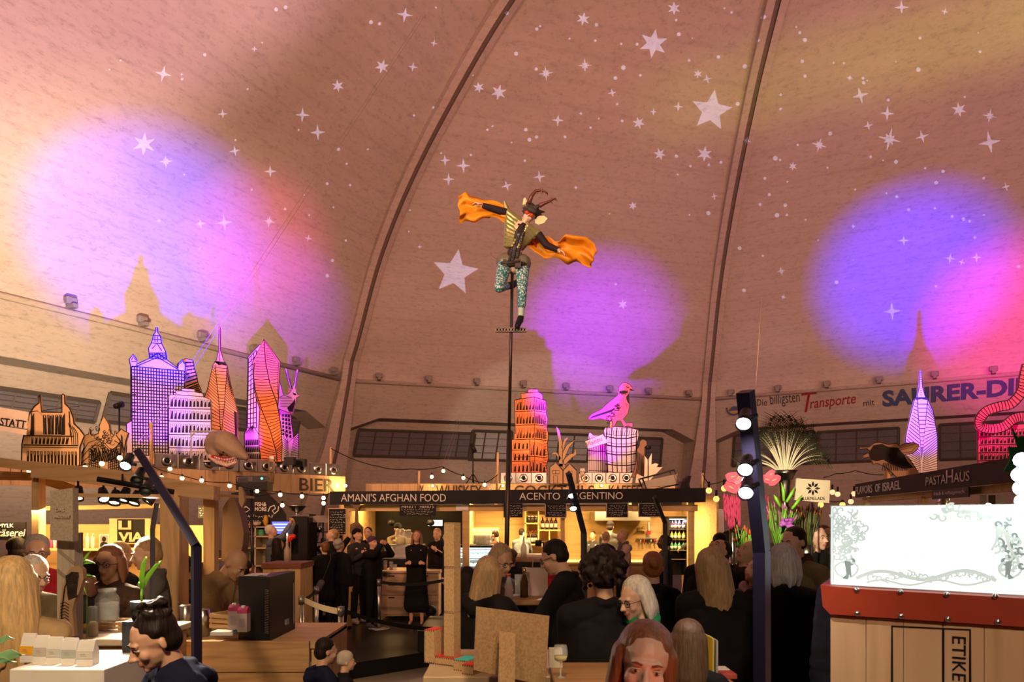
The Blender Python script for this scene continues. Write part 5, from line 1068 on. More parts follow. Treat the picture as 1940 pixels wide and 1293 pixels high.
def chalkboard(name, label, x0, y0, x1, y1, Y, rows=5, frame=None, title=None, seed=0, hang=None, cat='menu board'):
    e = thing(name, label, cat, ctr(x0, x1, y1, Y)); b = MB(); bx(b, x0, y0, x1, y1, Y, .02)
    t0 = y0+(y1-y0)*(.3 if title else .08); scrib(b, x0+2, t0, x1-2, y1-1.5, Y, rows, 1, seed); b.build('panel', [CB, CHALK], e)
    if frame:
        b = MB(); w = 1.5
        for r in ((x0-w, y0-w, x0, y1+w), (x1, y0-w, x1+w, y1+w), (x0, y0-w, x1, y0), (x0, y1, x1, y1+w)): bx(b, *r, Y-.01, .04)
        b.build('wooden_frame', frame, e)
    if title:
        for k, tt in enumerate(title): wd = (x1-x0)/len(title); sign_text(tt, e, CHALK, x0+wd*(k+.12), y0+(y1-y0)*.06, x0+wd*(k+.88), y0+(y1-y0)*.26, Y-.001)
    if hang:
        b = MB()
        for x in (x0+2, x1-2): b.tube([P(x, y0, Y+.01), P(x, hang, Y+.01)], .004, 0, 5)
        b.build('hanging_wire', DARKM, e)
    return e
YEL = M('yellow_lit_ply', (.62, .42, .16), .55, kind='wood', scale=.5, axis=0)
def bottle_proto(name, label, cat, group, col, h=.30, r=.037, cap=(.25, .02, .02), lab=(.7, .66, .55), glass=True):
    e = thing(name, label, cat, (0, 0, 0), 0, group)
    b = MB(); b.lathe([(.001, 0), (r, 0), (r, h*.58), (r*.8, h*.66), (r*.36, h*.76), (r*.36, h*.97), (.001, h*.97)], n=14); b.build('bottle_body', M('bottle_%s' % name+str(col), col, .12), e)
    b = MB(); b.lathe([(r*1.02, h*.16), (r*1.02, h*.46)], n=14); b.build('paper_label', M('label_'+str(lab), lab, .7), e)
    b = MB(); b.lathe([(r*.42, h*.88), (r*.42, h), (.001, h)], n=10); b.build('cap', M('cap_'+str(cap), cap, .4), e)
    return e
def row(proto, pts, first=True):
    for i, p in enumerate(pts):
        if i == 0 and first: proto.location = p
        else: dup(proto, p)
def centre():
    # sign board
    Y = 12.9; e = thing('stall_sign', 'long black sign board naming the Afghan and Argentinian food stalls', 'sign', ctr(625, 1337, 957, Y))
    b = MB(); b.prism([q2(x, y, Y) for x, y in ((625, 957), (1337, 952), (1337, 925), (625, 932))], pxframe(Y), .07); b.build('panel', BLACK, e)
    sign_text("AMANI'S AFGHAN FOOD", e, CHALK, 646, 936, 845, 951, Y-.008, bold=.0); sign_text('ACENTO', e, CHALK, 984, 934, 1061, 947.5, Y-.008); sign_text('ARGENTINO', e, CHALK, 1073, 933, 1180, 946.5, Y-.008)
    # frame
    e = thing('food_stall', 'plywood double food stall with lit counters behind the long black sign', 'market stall', (1, 14, .2)); Y = 13.05
    b = MB(); bx(b, 652, 957, 1322, 969, Y, .1); b.build('front_beam', YEL, e)
    for x0, x1 in ((652, 661), (876, 889), (1062, 1070), (1304, 1316)):
        b = MB(); a, c = P(x0, 0, Y), P(x1, 0, Y); b.box(((a.x+c.x)/2, Y+.06, 1.25), (c.x-a.x, .1, 2.1)); b.build('post', YEL, e)
    b = MB(); bx(b, 889, 962, 1312, 1085, 15.9, .05); b.build('back_panel', YEL, e)
    b = MB(); bx(b, 655, 962, 876, 1085, 15.9, .05); b.build('back_panel', M('black_back_panel', (.02, .018, .018), .3), e)
    b = MB(); a, c = P(652, 0, 13.1), P(1322, 0, 13.1); b.box(((a.x+c.x)/2, 14.5, 2.44), (c.x-a.x, 2.8, .04)); b.build('roof', YEL, e)
    for x in (655, 884, 1361): b = MB(); a = P(x, 0, 13.1); b.box((a.x, 14.5, 1.32), (.04, 2.7, 2.2)); b.build('side_panel', YEL, e)
    b = MB(); bx(b, 890, 1000, 945, 1003, 15.2, .3); b.build('shelf', YEL, e)
    # lights of the stall
    for x, Yl, wt in ((700, 14.2, 45), (800, 14.2, 45), (930, 14.3, 110), (1040, 14.3, 110), (1150, 14.3, 130), (1250, 14.3, 110)):
        lamp('stall_lamp', 'AREA', (P(x, 0, Yl).x, Yl, 2.36), (1, .60, .22), wt, .5, rot=(0, 0, 0))
    # menu boards
    chalkboard('menu_board', 'wide black menu board with two chalk menus under the Afghan sign', 757, 958, 826, 978, 12.95, 3, title=('MENU 1', 'MENU 2'), seed=1, hang=955)
    for i, (x0, x1, y1, l) in enumerate(((954, 990, 981, 'framed black menu board just right of the tall pole, under the Argentinian sign'), (1034, 1072, 980, 'framed black menu board left of the slanted lighting mast, under the sign'), (1150, 1189, 980, 'framed black menu board over the steel hood, left one of two'), (1211, 1250, 979, 'framed black menu board over the right end of the steel hood'))):
        chalkboard('menu_board', l, x0, 955, x1, y1, 12.95, 5, frame=M('white_trim', (.5, .48, .42), .6) if i else None, seed=i+3, hang=952)
    # steel hood
    e = thing('extractor_hood', 'brushed steel extractor hood over the Argentinian grill', 'hood', ctr(1127, 1232, 987, 14.8)); b = MB()
    b.prism([q2(x, y, 14.8) for x, y in ((1127, 987), (1232, 987), (1232, 970), (1127, 970))], pxframe(14.8), .9); b.build('hood_body', STEEL, e)
    b = MB(); a = ctr(1127, 1232, 970, 15.1); b.box((a.x, 15.3, 2.26), (.4, .4, .3)); b.build('flue', STEEL, e)
    # shelf with jars and wine
    Y = 15.45; e = thing('cube_shelf', 'open wooden cube shelf holding jars and red wine', 'shelf', ctr(994, 1064, 1034, Y))
    b = MB()
    for x0, y0, x1, y1 in ((994, 968, 997, 1034), (1019, 968, 1021.5, 1034), (1062, 968, 1065, 1034), (994, 1031, 1065, 1034), (994, 991, 1021, 993.5), (1020, 1004, 1065, 1006.5), (994, 966, 1065, 968.5), (1040, 1006, 1042, 1031)): bx(b, x0, y0, x1, y1, Y, .32)
    b.build('shelf_board', YEL, e)
    e = thing('preserving_jar', 'dark glass jar on the upper left of the cube shelf', 'jar', (0, 0, 0), 0, 'three dark jars on the cube shelf'); b = MB(); b.lathe([(.001, 0), (.05, 0), (.055, .02), (.055, .11), (.045, .13), (.045, .14), (.001, .14)], n=14); b.build('glass_body', M('dark_preserve', (.03, .02, .012), .15), e); b = MB(); b.lathe([(.05, .125), (.05, .155), (.001, .155)], n=14); b.build('lid', STEEL, e)
    row(e, [P(x, 991, Y+.1) for x in (1001.5, 1008.5, 1015.5)])
    pr = bottle_proto('wine_bottle', 'red wine bottle standing upright on the top right of the cube shelf', 'bottle', 'wine bottles on the top shelf cube', (.02, .008, .01)); row(pr, [P(x, 1004, Y+.12) for x in (1028, 1036.5, 1044.5, 1053)])
    pr = dup(pr, label='red wine bottle in the lower left of the cube shelf'); pr['group'] = 'wine bottles on the lower shelf cube'; row(pr, [P(x, 1031, Y+.12) for x in (1001.5, 1008.5, 1015)])
    # bottle fridge
    Y = 14.9; e = thing('bottle_fridge', 'glass-door fridge full of green and clear bottles, right end of the stall', 'fridge', ctr(1268, 1303, 1060, Y))
    b = MB(); bx(b, 1266, 982, 1268.5, 1090, Y, .5); bx(b, 1301, 982, 1303.5, 1090, Y, .5); bx(b, 1266, 979, 1303.5, 983, Y, .5); bx(b, 1266, 982, 1303, 1090, Y+.5, .03); b.build('cabinet', BLACK, e)
    b = MB()
    for y in (1003, 1023, 1043, 1060): bx(b, 1268.5, y, 1301, y+1, Y+.05, .42)
    b.build('wire_shelf', STEEL, e)
    b = MB(); bx(b, 1269, 984, 1301, 985, Y+.2, .1); b.build('light_tube', M('cool_tube_glow', (.7, .9, 1), emit=12), e); lamp('fridge_lamp', 'AREA', P(1285, 986.5, Y+.2), (.8, .95, 1), 14, .3, rot=(0, 0, 0))
    for yy, cc, nm, lb in ((1003, (.10, .02, .05), 'dark_bottle', 'dark red drink bottle on the top fridge shelf'), (1023, (.25, .32, .04), 'green_bottle', 'yellow-green bottle on the second fridge shelf'), (1043, (.04, .22, .08), 'lime_bottle', 'green bottle on the third fridge shelf')):
        pr = bottle_proto(nm, lb, 'bottle', nm.replace('_', ' ')+'s in the glass-door fridge', cc, .20); row(pr, [P(x, yy, Y+.1) for x in (1273, 1280, 1287, 1295)])
    # drawer counter
    Y = 12.0; e = thing('drawer_counter', 'plywood counter with black slot drawer pulls behind the folded-arms woman', 'counter', ctr(722, 832, 1170, Y)); C2 = M('pale_ply', (.55, .36, .22), .55, kind='wood', scale=.5, axis=0)
    b = MB(); bx(b, 720, 1083, 834, 1087, Y-.03, .9); b.build('worktop', C2, e); b = MB(); bx(b, 722, 1087, 831, 1168, Y+.03, .8); b.build('carcass', C2, e)
    for r, (y0, y1) in enumerate(((1088, 1104), (1105, 1128), (1129, 1165))):
        for c, (x0, x1) in enumerate(((723, 776), (777, 830))):
            b = MB(); bx(b, x0+.5, y0, x1-.5, y1, Y, .03); d = b.build('drawer', C2, e)
            b = MB(); xm = (x0+x1)/2-(8 if c == 0 else -2); bx(b, xm-6, y0+3, xm+6, y0+5, Y-.004, .01); b.build('slot_handle', INK, d)
    e2 = thing('round_stool_lamp', 'dark round lamp lying in front of the drawer counter', 'lamp', P(817, 1165, 11.7)); b = MB(); b.ball(P(816, 1158, 11.7), .1); b.build('globe', BLACK, e2)
    def cup(name, label, cat, x, y, Yc, r, h, mat, group=None, fill=None):
        e = thing(name, label, cat, P(x, y, Yc), 0, group); b = MB(); b.lathe([(.001, 0), (r*.85, 0), (r, h), (r*.94, h), (r*.8, .01), (.001, .01)], n=14); b.build('glass_body', mat, e)
        if fill: b = MB(); b.lathe([(.001, .012), (r*.8, .012), (r*.86, h*.6), (.001, h*.6)], n=14); b.build('drink', fill, e)
        for ch in e.children: ch.matrix_parent_inverse = Matrix()
        return e
    bp = lambda px, py, Yc: P(px, py, Yc)
    beer = M('amber_beer', (.75, .34, .03), .2); GL = GLASS
    def fixl(e):
        for ch in e.children: ch.matrix_parent_inverse = Matrix()
        return e
    for x, w_, h_, f, lb in ((730, .035, .2, beer, 'beer glass on the drawer counter beside the maroon beanie'), (741, .035, .18, M('rust_sauce', (.35, .08, .02), .3), 'jar of rusty sauce on the drawer counter'), (748, .04, .13, None, 'small empty tumbler on the drawer counter')): cup('drinking_glass', lb, 'glass', x, 1083.5, 12.3, w_, h_, GL, None, f)
    e = thing('plate', 'white plate on the drawer counter left of the folded-arms woman', 'plate', P(764, 1083.5, 12.2)); b = MB(); b.lathe([(.001, 0), (.06, 0), (.12, .02), (.12, .026), (.05, .008), (.001, .008)]); b.build('dish', WHITE, e).matrix_parent_inverse = Matrix()
    # stack of big glass dispensers on the glass food case
    Y = 13.3; e = thing('food_case', 'glass-fronted hot food case on the Afghan counter', 'display case', ctr(735, 790, 1084, Y))
    b = MB(); bx(b, 722, 1060, 832, 1085, Y, .7); b.build('case_base', BLACK, e); b = MB(); bx(b, 728, 1033, 800, 1036, Y+.05, .55); bx(b, 728, 1057, 800, 1060, Y+.05, .55); b.build('case_shelf', STEEL, e)
    b = MB(); bx(b, 728, 1036, 800, 1057, Y+.03, .01); b.build('glass_pane', GL, e)
    e = thing('food_tray', 'steel tray of orange rice in the hot food case', 'food tray', P(752, 1056.5, Y+.25)); b = MB(); bx(b, 738, 1053, 766, 1057, Y+.15, .3); b.build('tray', STEEL, e); b = MB(); a = P(752, 1053, Y+.3); b.ball((a.x, a.y, a.z), (.13, .12, .025)); b.build('rice', M('orange_rice', (.6, .25, .04), .7), e)
    for i, (x, y, Yc, h_, lb) in enumerate(((758, 1033, 13.6, .32, 'tall glass drink jar, left of the pair on the food case'), (772, 1033, 13.7, .30, 'glass drink jar, right of the pair on the food case'))):
        e = thing('drink_dispenser', lb, 'glass jar', P(x, y, Yc)); b = MB(); b.lathe([(.001, 0), (.085, 0), (.1, .03), (.1, h_*.8), (.07, h_*.88), (.07, h_*.95)], n=18); b.build('glass_body', GL, e).matrix_parent_inverse = Matrix()
        b = MB(); b.lathe([(.001, .01), (.08, .01), (.092, .03), (.092, h_*.45), (.001, h_*.45)], n=18); b.build('drink', M('pale_lemonade', (.7, .62, .2), .2), e).matrix_parent_inverse = Matrix(); b = MB(); b.lathe([(.075, h_*.93), (.075, h_), (.001, h_)], n=18); b.build('lid', STEEL, e).matrix_parent_inverse = Matrix()
    for x, lb in ((742, 'dark round pendant lamp left, against the black back wall'), (816, 'dark round pendant lamp right, near the white light panel')):
        e = thing('pendant_lamp', lb, 'lamp', P(x, 994, 14.6)); b = MB(); b.ball(P(x, 991, 14.6), (.085, .085, .07)); b.build('lamp_shade', BLACK, e); b = MB(); b.tube([P(x, 991, 14.6), V((P(x, 0, 14.6).x, 14.6, 2.42))], .006); b.build('cord', BLACK, e)
    e = thing('glowing_screen', 'small glowing greenish-white panel under the Afghan sign', 'screen', ctr(811, 838, 998, 15.6)); b = MB(); bx(b, 811, 986, 838, 997, 15.6, .04); b.build('glowing_face', M('mint_glow', (.75, .95, .8), emit=1.2), e); b = MB(); bx(b, 810, 985, 839, 998, 15.63, .05); b.build('casing', BLACK, e)
    # cool pastry case and espresso machine
    Y = 13.2; e = thing('pastry_case', 'glass pastry case lit cold blue-white with trays of small pastries', 'display case', ctr(868, 936, 1100, Y))
    b = MB(); bx(b, 866, 1034, 938, 1038, Y, .6); bx(b, 866, 1088, 938, 1135, Y, .6); bx(b, 866, 1038, 868, 1090, Y, .6); bx(b, 936, 1038, 938, 1090, Y, .6); bx(b, 866, 1038, 938, 1090, Y+.58, .02); b.build('cabinet', BLACK, e)
    b = MB()
    for y in (1055, 1073, 1087): bx(b, 868, y, 936, y+1.2, Y+.05, .5)
    b.build('case_shelf', M('white_shelf', (.7, .75, .8), .4), e)
    b = MB(); bx(b, 869, 1039, 935, 1040, Y+.05, .05); bx(b, 869, 1056.5, 935, 1057.3, Y+.05, .04); b.build('light_tube', M('cold_tube_glow', (.55, .85, 1), emit=9), e)
    b = MB(); bx(b, 868, 1038, 936, 1088, Y+.01, .006); b.build('glass_pane', GL, e); lamp('case_lamp', 'AREA', P(902, 1041, Y+.25), (.55, .82, 1), 16, .6, rot=(0, 0, 0)); lamp('case_lamp', 'AREA', P(902, 1058, Y+.25), (.55, .82, 1), 10, .5, rot=(0, 0, 0))
    pr = thing('pastry', 'small pale round pastry in the cold glass case', 'pastry', (0, 0, 0), 0, 'pastries on the trays of the cold glass case'); b = MB(); b.ball((0, 0, .028), (.045, .045, .03), 0, 10); b.build('bun', M('pale_pastry', (.75, .7, .5), .6), pr)
    row(pr, [P(x, y, Y+d) for y in (1055, 1073, 1087) for d in (.12, .3) for x in range(874, 934, 9)])
    e = thing('espresso_machine', 'pale mint and steel espresso machine behind the pastry case', 'coffee machine', ctr(893, 944, 1034, 14.4)); MI = M('mint_enamel', (.45, .62, .55), .3)
    b = MB(); bx(b, 893, 1003, 944, 1016, 14.4, .45); bx(b, 893, 1016, 897, 1034, 14.4, .45); bx(b, 940, 1016, 944, 1034, 14.4, .45); b.build('housing', MI, e); b = MB(); bx(b, 897, 1016, 940, 1034, 14.7, .1); bx(b, 893, 1032, 944, 1035, 14.35, .5); b.build('drip_tray', STEEL, e)
    b = MB()
    for x in (908, 922, 934): b.tube([P(x, 1016, 14.45), P(x, 1021, 14.45)], .03); b.tube([P(x, 1020, 14.45), P(x, 1020.5, 14.3)], .012)
    b.build('brew_group', STEEL, e)
    pr = fixl(cup('drinking_glass', 'clear water glass in the stacked row beside the espresso machine', 'glass', 905, 1034, 13.55, .03, .10, M('cloudy_glass', (.75, .8, .8), .2, alpha=.55), 'stacked water glasses by the espresso machine'))
    for r in range(2):
        for i in range(7):
            if r+i: dup(pr, P(900+i*4.6, 1034-r*9.5, 13.55))
    # long counter to the right, mostly behind people
    e = thing('grill_counter', 'wooden grill counter glowing orange behind the crowd, right half of the stall', 'counter', ctr(1090, 1262, 1140, 13.2)); b = MB(); bx(b, 940, 1066, 1262, 1070, 13.15, .8); b.build('worktop', YEL, e); b = MB(); bx(b, 942, 1070, 1260, 1160, 13.2, .7); b.build('front_panel', M('mid_wood', (.34, .18, .07), .5, kind='wood', axis=0), e)
    e = thing('knife_rack', 'wall rack of hanging kitchen knives and ladles on the orange back wall', 'rack', ctr(1210, 1245, 1020, 15.8)); b = MB(); bx(b, 1208, 1020, 1245, 1022, 15.75, .1); b.build('rail', STEEL, e)
    for i, x in enumerate((1214, 1220, 1227, 1233, 1240)): b = MB(); b.tube([P(x, 1022, 15.74), P(x+1, 1032, 15.74)], [.02, .012]); b.build('utensil', [STEEL, M('red_handle', (.5, .03, .02), .4), BLACK][i % 3], e)
    e = thing('spice_shelf', 'small wall shelf with jars and a red tool above the knife rack', 'shelf', ctr(1212, 1236, 1010, 15.8)); b = MB(); bx(b, 1210, 1004, 1225, 1006, 15.7, .15); b.build('board', YEL, e); b = MB(); bx(b, 1228, 990, 1231, 1006, 15.75, .04); bx(b, 1226, 1006, 1233, 1013, 15.75, .04, 1); b.build('hanging_tool', [WHITE, M('red_handle')], e)
    for i, x in enumerate((1213, 1219)): b = MB(); a = P(x, 1004, 15.77); b.lathe([(.001, 0), (.03, 0), (.03, .08), (.001, .08)], a); b.build('spice_jar', M('spice_%d' % i, (.5, .35, .1), .3), e)
    e = thing('paper_note', 'white sheet pinned on the beam between the two stall names', 'note', ctr(864, 887, 968, 12.97)); b = MB(); bx(b, 864, 957, 887, 968, 13.03, .006); b.build('sheet', WHITE, e)
    e = thing('storage_cabinet', 'tall pale cabinet with lilac doors beyond the stall, right of the fridge', 'cabinet', ctr(1352, 1372, 1030, 14.6)); b = MB(); bx(b, 1350, 965, 1372, 1050, 14.6, .5); b.build('carcass', M('lilac_grey', (.42, .38, .44), .5), e); b = MB(); bx(b, 1352, 967, 1360.5, 1048, 14.57, .03); bx(b, 1361.5, 967, 1370, 1048, 14.57, .03); b.build('door', M('lilac_grey'), e)
    e = thing('cardboard_box', 'brown cardboard box stacked beyond the stall beside the lilac cabinet', 'box', ctr(1334, 1349, 978, 14.7)); b = MB(); bx(b, 1334, 963, 1349, 978, 14.7, .3); b.build('carton', KRAFT, e); b = MB(); bx(b, 1340, 962.6, 1343, 978, 14.695, .31); b.build('tape', M('brown_tape', (.3, .2, .12), .3), e)
    e = thing('box_rack', 'plain steel rack carrying the cardboard box beyond the stall', 'rack', ctr(1330, 1350, 1100, 14.7)); b = MB(); bx(b, 1330, 978, 1350, 980, 14.65, .45)
    b.build('rack_shelf', STEEL, e)
    for x in (1331, 1349): a = P(x, 0, 14.7); b = MB(); b.box((a.x, 14.72, 1.1), (.03, .03, 1.8)); b.build('leg', STEEL, e)
    # stage and belt posts
    e = thing('stage_box', 'low black stage under the acrobat pole', 'stage', (0, 9.8, .2)); b = MB(); b.bevbox((-.1, 9.75, .35), (2.3, 1.3, .298), .01); b.build('deck', M('black_platform'), e); b = MB(); b.box((-.1, 9.09, .495), (2.3, .015, .012)); b.build('steel_edge', STEEL, e)
    posts = [(718, 1098, 11.0, .2, 'steel belt post on the black platform by the folded-arms woman'), (646, 1150, 7.65, 0, 'nearest steel belt post holding the white belt'), (599, 1112, 9.85, 0, 'tall steel belt post between the fridge and the crowd'), (571, 1130, 8.7, 0, 'short steel belt post at the left end of the white belt')]
    tops = []
    for x, y, Yp, z0, lb in posts:
        a = P(x, y, Yp); e = thing('belt_post', lb, 'barrier post', (a.x, a.y, z0)); h = a.z-z0
        b = MB(); b.lathe([(.001, 0), (.17, 0), (.17, .02), (.05, .035), (.001, .035)], (a.x, a.y, z0), 0, 24); b.build('base', STEEL, e); b = MB(); b.lathe([(.032, .03), (.032, h-.1), (.001, h-.1)], (a.x, a.y, z0), 0, 16); b.build('tube', STEEL, e)
        b = MB(); b.lathe([(.001, h-.1), (.038, h-.1), (.038, h), (.001, h)], (a.x, a.y, z0), 0, 16); b.build('head', M('grey_cast', (.3, .3, .3), .4, .8), e); tops.append(V((a.x, a.y, a.z-.05)))
    def belt(a, c, mat, lb, sag=.03, w=.05):
        e = thing('barrier_belt', lb, 'barrier belt', a.lerp(c, .5)); b = MB(); n = 10; ex = (c-a).normalized(); s = ex.cross(V((0, 0, 1))).normalized(); vs, fs = [], []
        for i in range(n+1): t = i/n; p = a.lerp(c, t)-V((0, 0, sag*4*t*(1-t))); vs += [p+V((0, 0, w/2))+s*.001, p-V((0, 0, w/2))+s*.001, p-V((0, 0, w/2))-s*.001, p+V((0, 0, w/2))-s*.001]
        for i in range(n):
            for j in range(4): fs.append((i*4+j, i*4+(j+1) % 4, i*4+4+(j+1) % 4, i*4+4+j))
        b.add(vs, fs); b.build('webbing', mat, e)
    WB = M('white_webbing', (.6, .55, .5), .7); KB = M('black_webbing', (.015, .015, .015), .7)
    belt(tops[3]+V((.04, 0, 0)), tops[1]-V((.04, 0, 0)), WB, 'white barrier belt with pale stripes left of the nearest post', .02, .07); belt(tops[2]-V((.0, .04, 0)), tops[3]+V((.0, .06, 0)), KB, 'black barrier belt behind the fridge')
    belt(tops[1]+V((.04, 0, 0)), P(842, 1192, 9.0), KB, 'long black barrier belt running right towards the cardboard column', .06); belt(tops[0]+V((.04, 0, 0)), P(842, 1100, 11.1), KB, 'black barrier belt crossing in front of the folded-arms woman', .05)
centre()
# ================================================================ left stall, fish stall, beer bar gear
def poly(b, pts, Y, d, m=0): return b.prism([q2(x, y, Y) for x, y in pts], pxframe(Y), d, m)
def left():
    # ---- timber stall frame
    e = thing('timber_stall', 'light timber framed stall with plywood shelf wall at the left', 'market stall', (P(180, 0, 6.4).x, 6.4, 0))
    b = MB(); poly(b, [(58, 905), (58, 874), (240, 893), (405, 922), (405, 948), (240, 926)], 6.3, .14); b.build('front_beam', SPRUCEH, e)
    b = MB(); poly(b, [(-120, 872), (-120, 852), (62, 876), (62, 893)], 6.5, .1); b.build('side_beam', SPRUCEH, e)
    b = MB(); poly(b, [(-120, 908), (-120, 888), (62, 896), (62, 910)], 7.2, .1); b.build('side_beam', SPRUCEH, e)
    def post(x0, x1, y0, Y, d=.1, m=SPRUCE, zb=0): b = MB(); a, c = P(x0, y0, Y), P(x1, y0, Y); b.box(((a.x+c.x)/2, Y+d/2, (a.z+zb)/2), (c.x-a.x, d, a.z-zb)); b.build('post', m, e)
    post(60, 73, 880, 6.45); post(303, 340, 942, 5.55, .16); post(385, 406, 928, 6.6, .1); post(330, 337, 925, 7.4); post(-60, -40, 860, 6.6)
    b = MB(); poly(b, [(138, 942), (138, 935), (303, 937), (303, 944)], 5.6, .08); b.build('lamp_rail', SPRUCEH, e); b = MB(); poly(b, [(72, 968), (72, 960), (303, 955), (303, 963)], 7.3, .08); b.build('lamp_rail', SPRUCEH, e)
    b = MB(); poly(b, [(70, 895), (150, 925), (150, 940), (70, 915)], 6.9, .05); b.build('brace', SPRUCEH, e)
    b = MB(); bx(b, 66, 994, 303, 1230, 7.5, .04); b.build('shelf_wall', PLY, e); b = MB(); bx(b, 340, 996, 400, 1100, 7.5, .04); b.build('shelf_wall', PLY, e)
    b = MB(); bx(b, 80, 1040, 300, 1044, 7.2, .32); b.build('shelf', SPRUCEH, e); b = MB(); bx(b, 300, 1062, 400, 1066, 7.2, .3); b.build('shelf', SPRUCEH, e)
    for x0, x1 in ((-60, 300), (300, 408)): b = MB(); poly(b, [(x0, 870 if x0 < 0 else 930), (x1, 920 if x0 < 0 else 935), (x1, 925 if x0 < 0 else 940), (x0, 876 if x0 < 0 else 935)], 6.6, 1.0); b.build('roof_board', SPRUCEH, e)
    for x, y, Y, wt in ((110, 960, 6.6, 22), (220, 960, 6.4, 24), (330, 965, 6.9, 22), (20, 950, 6.8, 18)): lamp('stall_lamp', 'AREA', P(x, y, Y), (1, .58, .2), wt, .4, rot=(.25, 0, 0))
    # ---- things on the shelf wall
    e = thing('wall_poster', 'kraft board with a black square reading LI VIA on the shelf wall', 'sign', ctr(207, 284, 1031, 7.4)); b = MB(); bx(b, 207, 983, 284, 1031, 7.35, .02); bx(b, 222, 984, 274, 1029, 7.345, .006, 1); b.build('board', [BOARDK, INK], e)
    sign_text('LI', e, BOARDK, 225, 987, 249, 1004, 7.34, bold=.035); sign_text('VIA', e, BOARDK, 225, 1009, 272, 1027, 7.34, bold=.035)
    e = thing('framed_portrait', 'small white-framed black and white portrait left of the LI VIA board', 'picture', ctr(188, 206, 1039, 7.35)); b = MB(); bx(b, 188, 1013, 206, 1039.5, 7.35, .02); b.build('frame', WHITE, e)
    b = MB(); bx(b, 190, 1015, 204, 1037, 7.345, .004); b.build('photo', M('grey_print', (.25, .24, .23), .5), e); b = MB(); a = P(197, 1022, 7.342); b.ball(a, (.022, .003, .028)); b.ball(P(197, 1034, 7.342), (.045, .003, .04)); b.build('printed_figure', INK, e)
    for x, y0, w_, c, lb in ((97, 1014, 7, (.75, .08, .3), 'pink tube on the shelf behind the glasses man'), (104, 1018, 6, (.7, .68, .66), 'white tube between the pink and violet ones'), (111, 1013, 7, (.35, .14, .5), 'violet tube on the shelf'), (146, 1015, 7, (.04, .04, .05), 'black bottle with a pale label on the shelf'), (166, 1011, 7, (.75, .74, .7), 'white spray bottle on the shelf, left of its twin'), (176, 1011, 7, (.75, .74, .7), 'white spray bottle beside the framed portrait')):
        e = thing('care_bottle', lb, 'bottle', P(x, 1040, 7.3)); s = 7.3/FPX; h = (1040-y0)*s; r = w_/2*s; b = MB(); b.lathe([(.001, 0), (r, 0), (r, h*.72), (r*.45, h*.8), (r*.45, h*.84), (.001, h*.84)], P(x, 1040, 7.3), 0, 12); b.build('bottle_body', M('tube_%s' % (c,), c, .3), e)
        b = MB(); b.lathe([(.001, h*.82), (r*.5, h*.82), (r*.4, h), (.001, h)], P(x, 1040, 7.3), 0, 10); b.build('cap', WHITE if c[0] > .3 else BLACK, e)
    e = thing('chalkboard', 'small chalkboard hanging on the right half of the timber stall', 'menu board', ctr(375, 394, 982, 7.2)); b = MB(); bx(b, 375, 958, 394, 982, 7.2, .02); scrib(b, 377, 960, 393, 980, 7.2, 4, 1, 2); b.build('panel', [CB, CHALK], e)
    e = thing('stall_banner', 'black banner with white lettering about mylk at the far left', 'sign', ctr(-60, 48, 1032, 6.9)); b = MB(); bx(b, -60, 990, 48, 1024, 6.9, .02); b.build('panel', BLACK, e); sign_text('MYLK', e, WHITE, -2, 993, 26, 1000, 6.895); sign_text('käserei', e, WHITE, -6, 1003, 46, 1017, 6.895, shear=.2)
    e = thing('hanging_banner', 'white cloth banner ending in -EP-STATT at the left edge, tilted', 'banner', P(20, 825, 8.2)); b = MB(); poly(b, [(-60, 762), (54, 781), (49, 825), (-60, 806)], 8.2, .01); b.build('cloth', M('banner_white', (.75, .66, .55), .7), e)
    a, c = P(-22, 803, 8.195), P(48, 812, 8.195); ex = (c-a).normalized(); text('EP-STATT', e, INK, a+V((0, 0, 0)), ex, V((-ex.z, 0, ex.x)), (c-a).length, .09)
    b = MB(); b.tube([P(-60, 796, 8.19), P(52, 786+28, 8.19)], .003); b.tube([P(54, 781, 8.2), P(150, 770, 11)], .004); b.build('cord', INK, e)
    # ---- track lights
    e = thing('track_rail', 'black lighting track carrying the spotlights of the timber stall', 'light rail', P(240, 915, 5.7)); b = MB(); b.tube([P(184, 908, 5.7), P(330, 933, 5.9)], .022, 0, 4); b.build('rail', BLACK, e); b = MB(); b.tube([P(232, 916, 5.75), P(232, 900, 5.75), P(232, 903, 6.3)], .008); b.build('bracket', BLACK, e)
    for i, (x, y, Y, ax, lb) in enumerate(((196, 938, 5.7, -.5, 'black track spotlight aimed left, first on the rail'), (218, 943, 5.7, -.1, 'black track spotlight, second from the left on the rail'), (236, 938, 5.75, .1, 'black track spotlight, third from the left on the rail'), (257, 944, 5.8, .1, 'black track spotlight, fourth on the rail, glowing widest'), (287, 942, 5.85, .5, 'black track spotlight, fifth on the rail beside the wide post'), (148, 935, 5.9, -.2, 'black spotlight above the hanging kraft panel'))):
        a = P(x, y, Y); e = thing('track_spotlight', lb, 'spotlight', a, 0); T = Matrix.Translation(a) @ Matrix.Rotation(ax, 4, 'Y') @ Matrix.Rotation(-.45, 4, 'X')
        b = MB(); b.lathe([(.001, .06), (.03, .06), (.042, .0), (.05, -.06), (.045, -.06), (.038, .0), (.001, .0)], T=T, n=16); b.build('lamp_can', BLACK, e); b = MB(); b.lathe([(.001, -.045), (.036, -.045), (.03, -.03), (.001, -.03)], T=T, n=12); b.build('lit_lens', M('warm_lens_glow', (1, .75, .42), emit=18), e)
        b = MB(); b.tube([a+V((0, 0, .05)), V((a.x, a.y, P(0, 918+(x-184)*.17, Y).z))], .009); b.build('arm', BLACK, e)
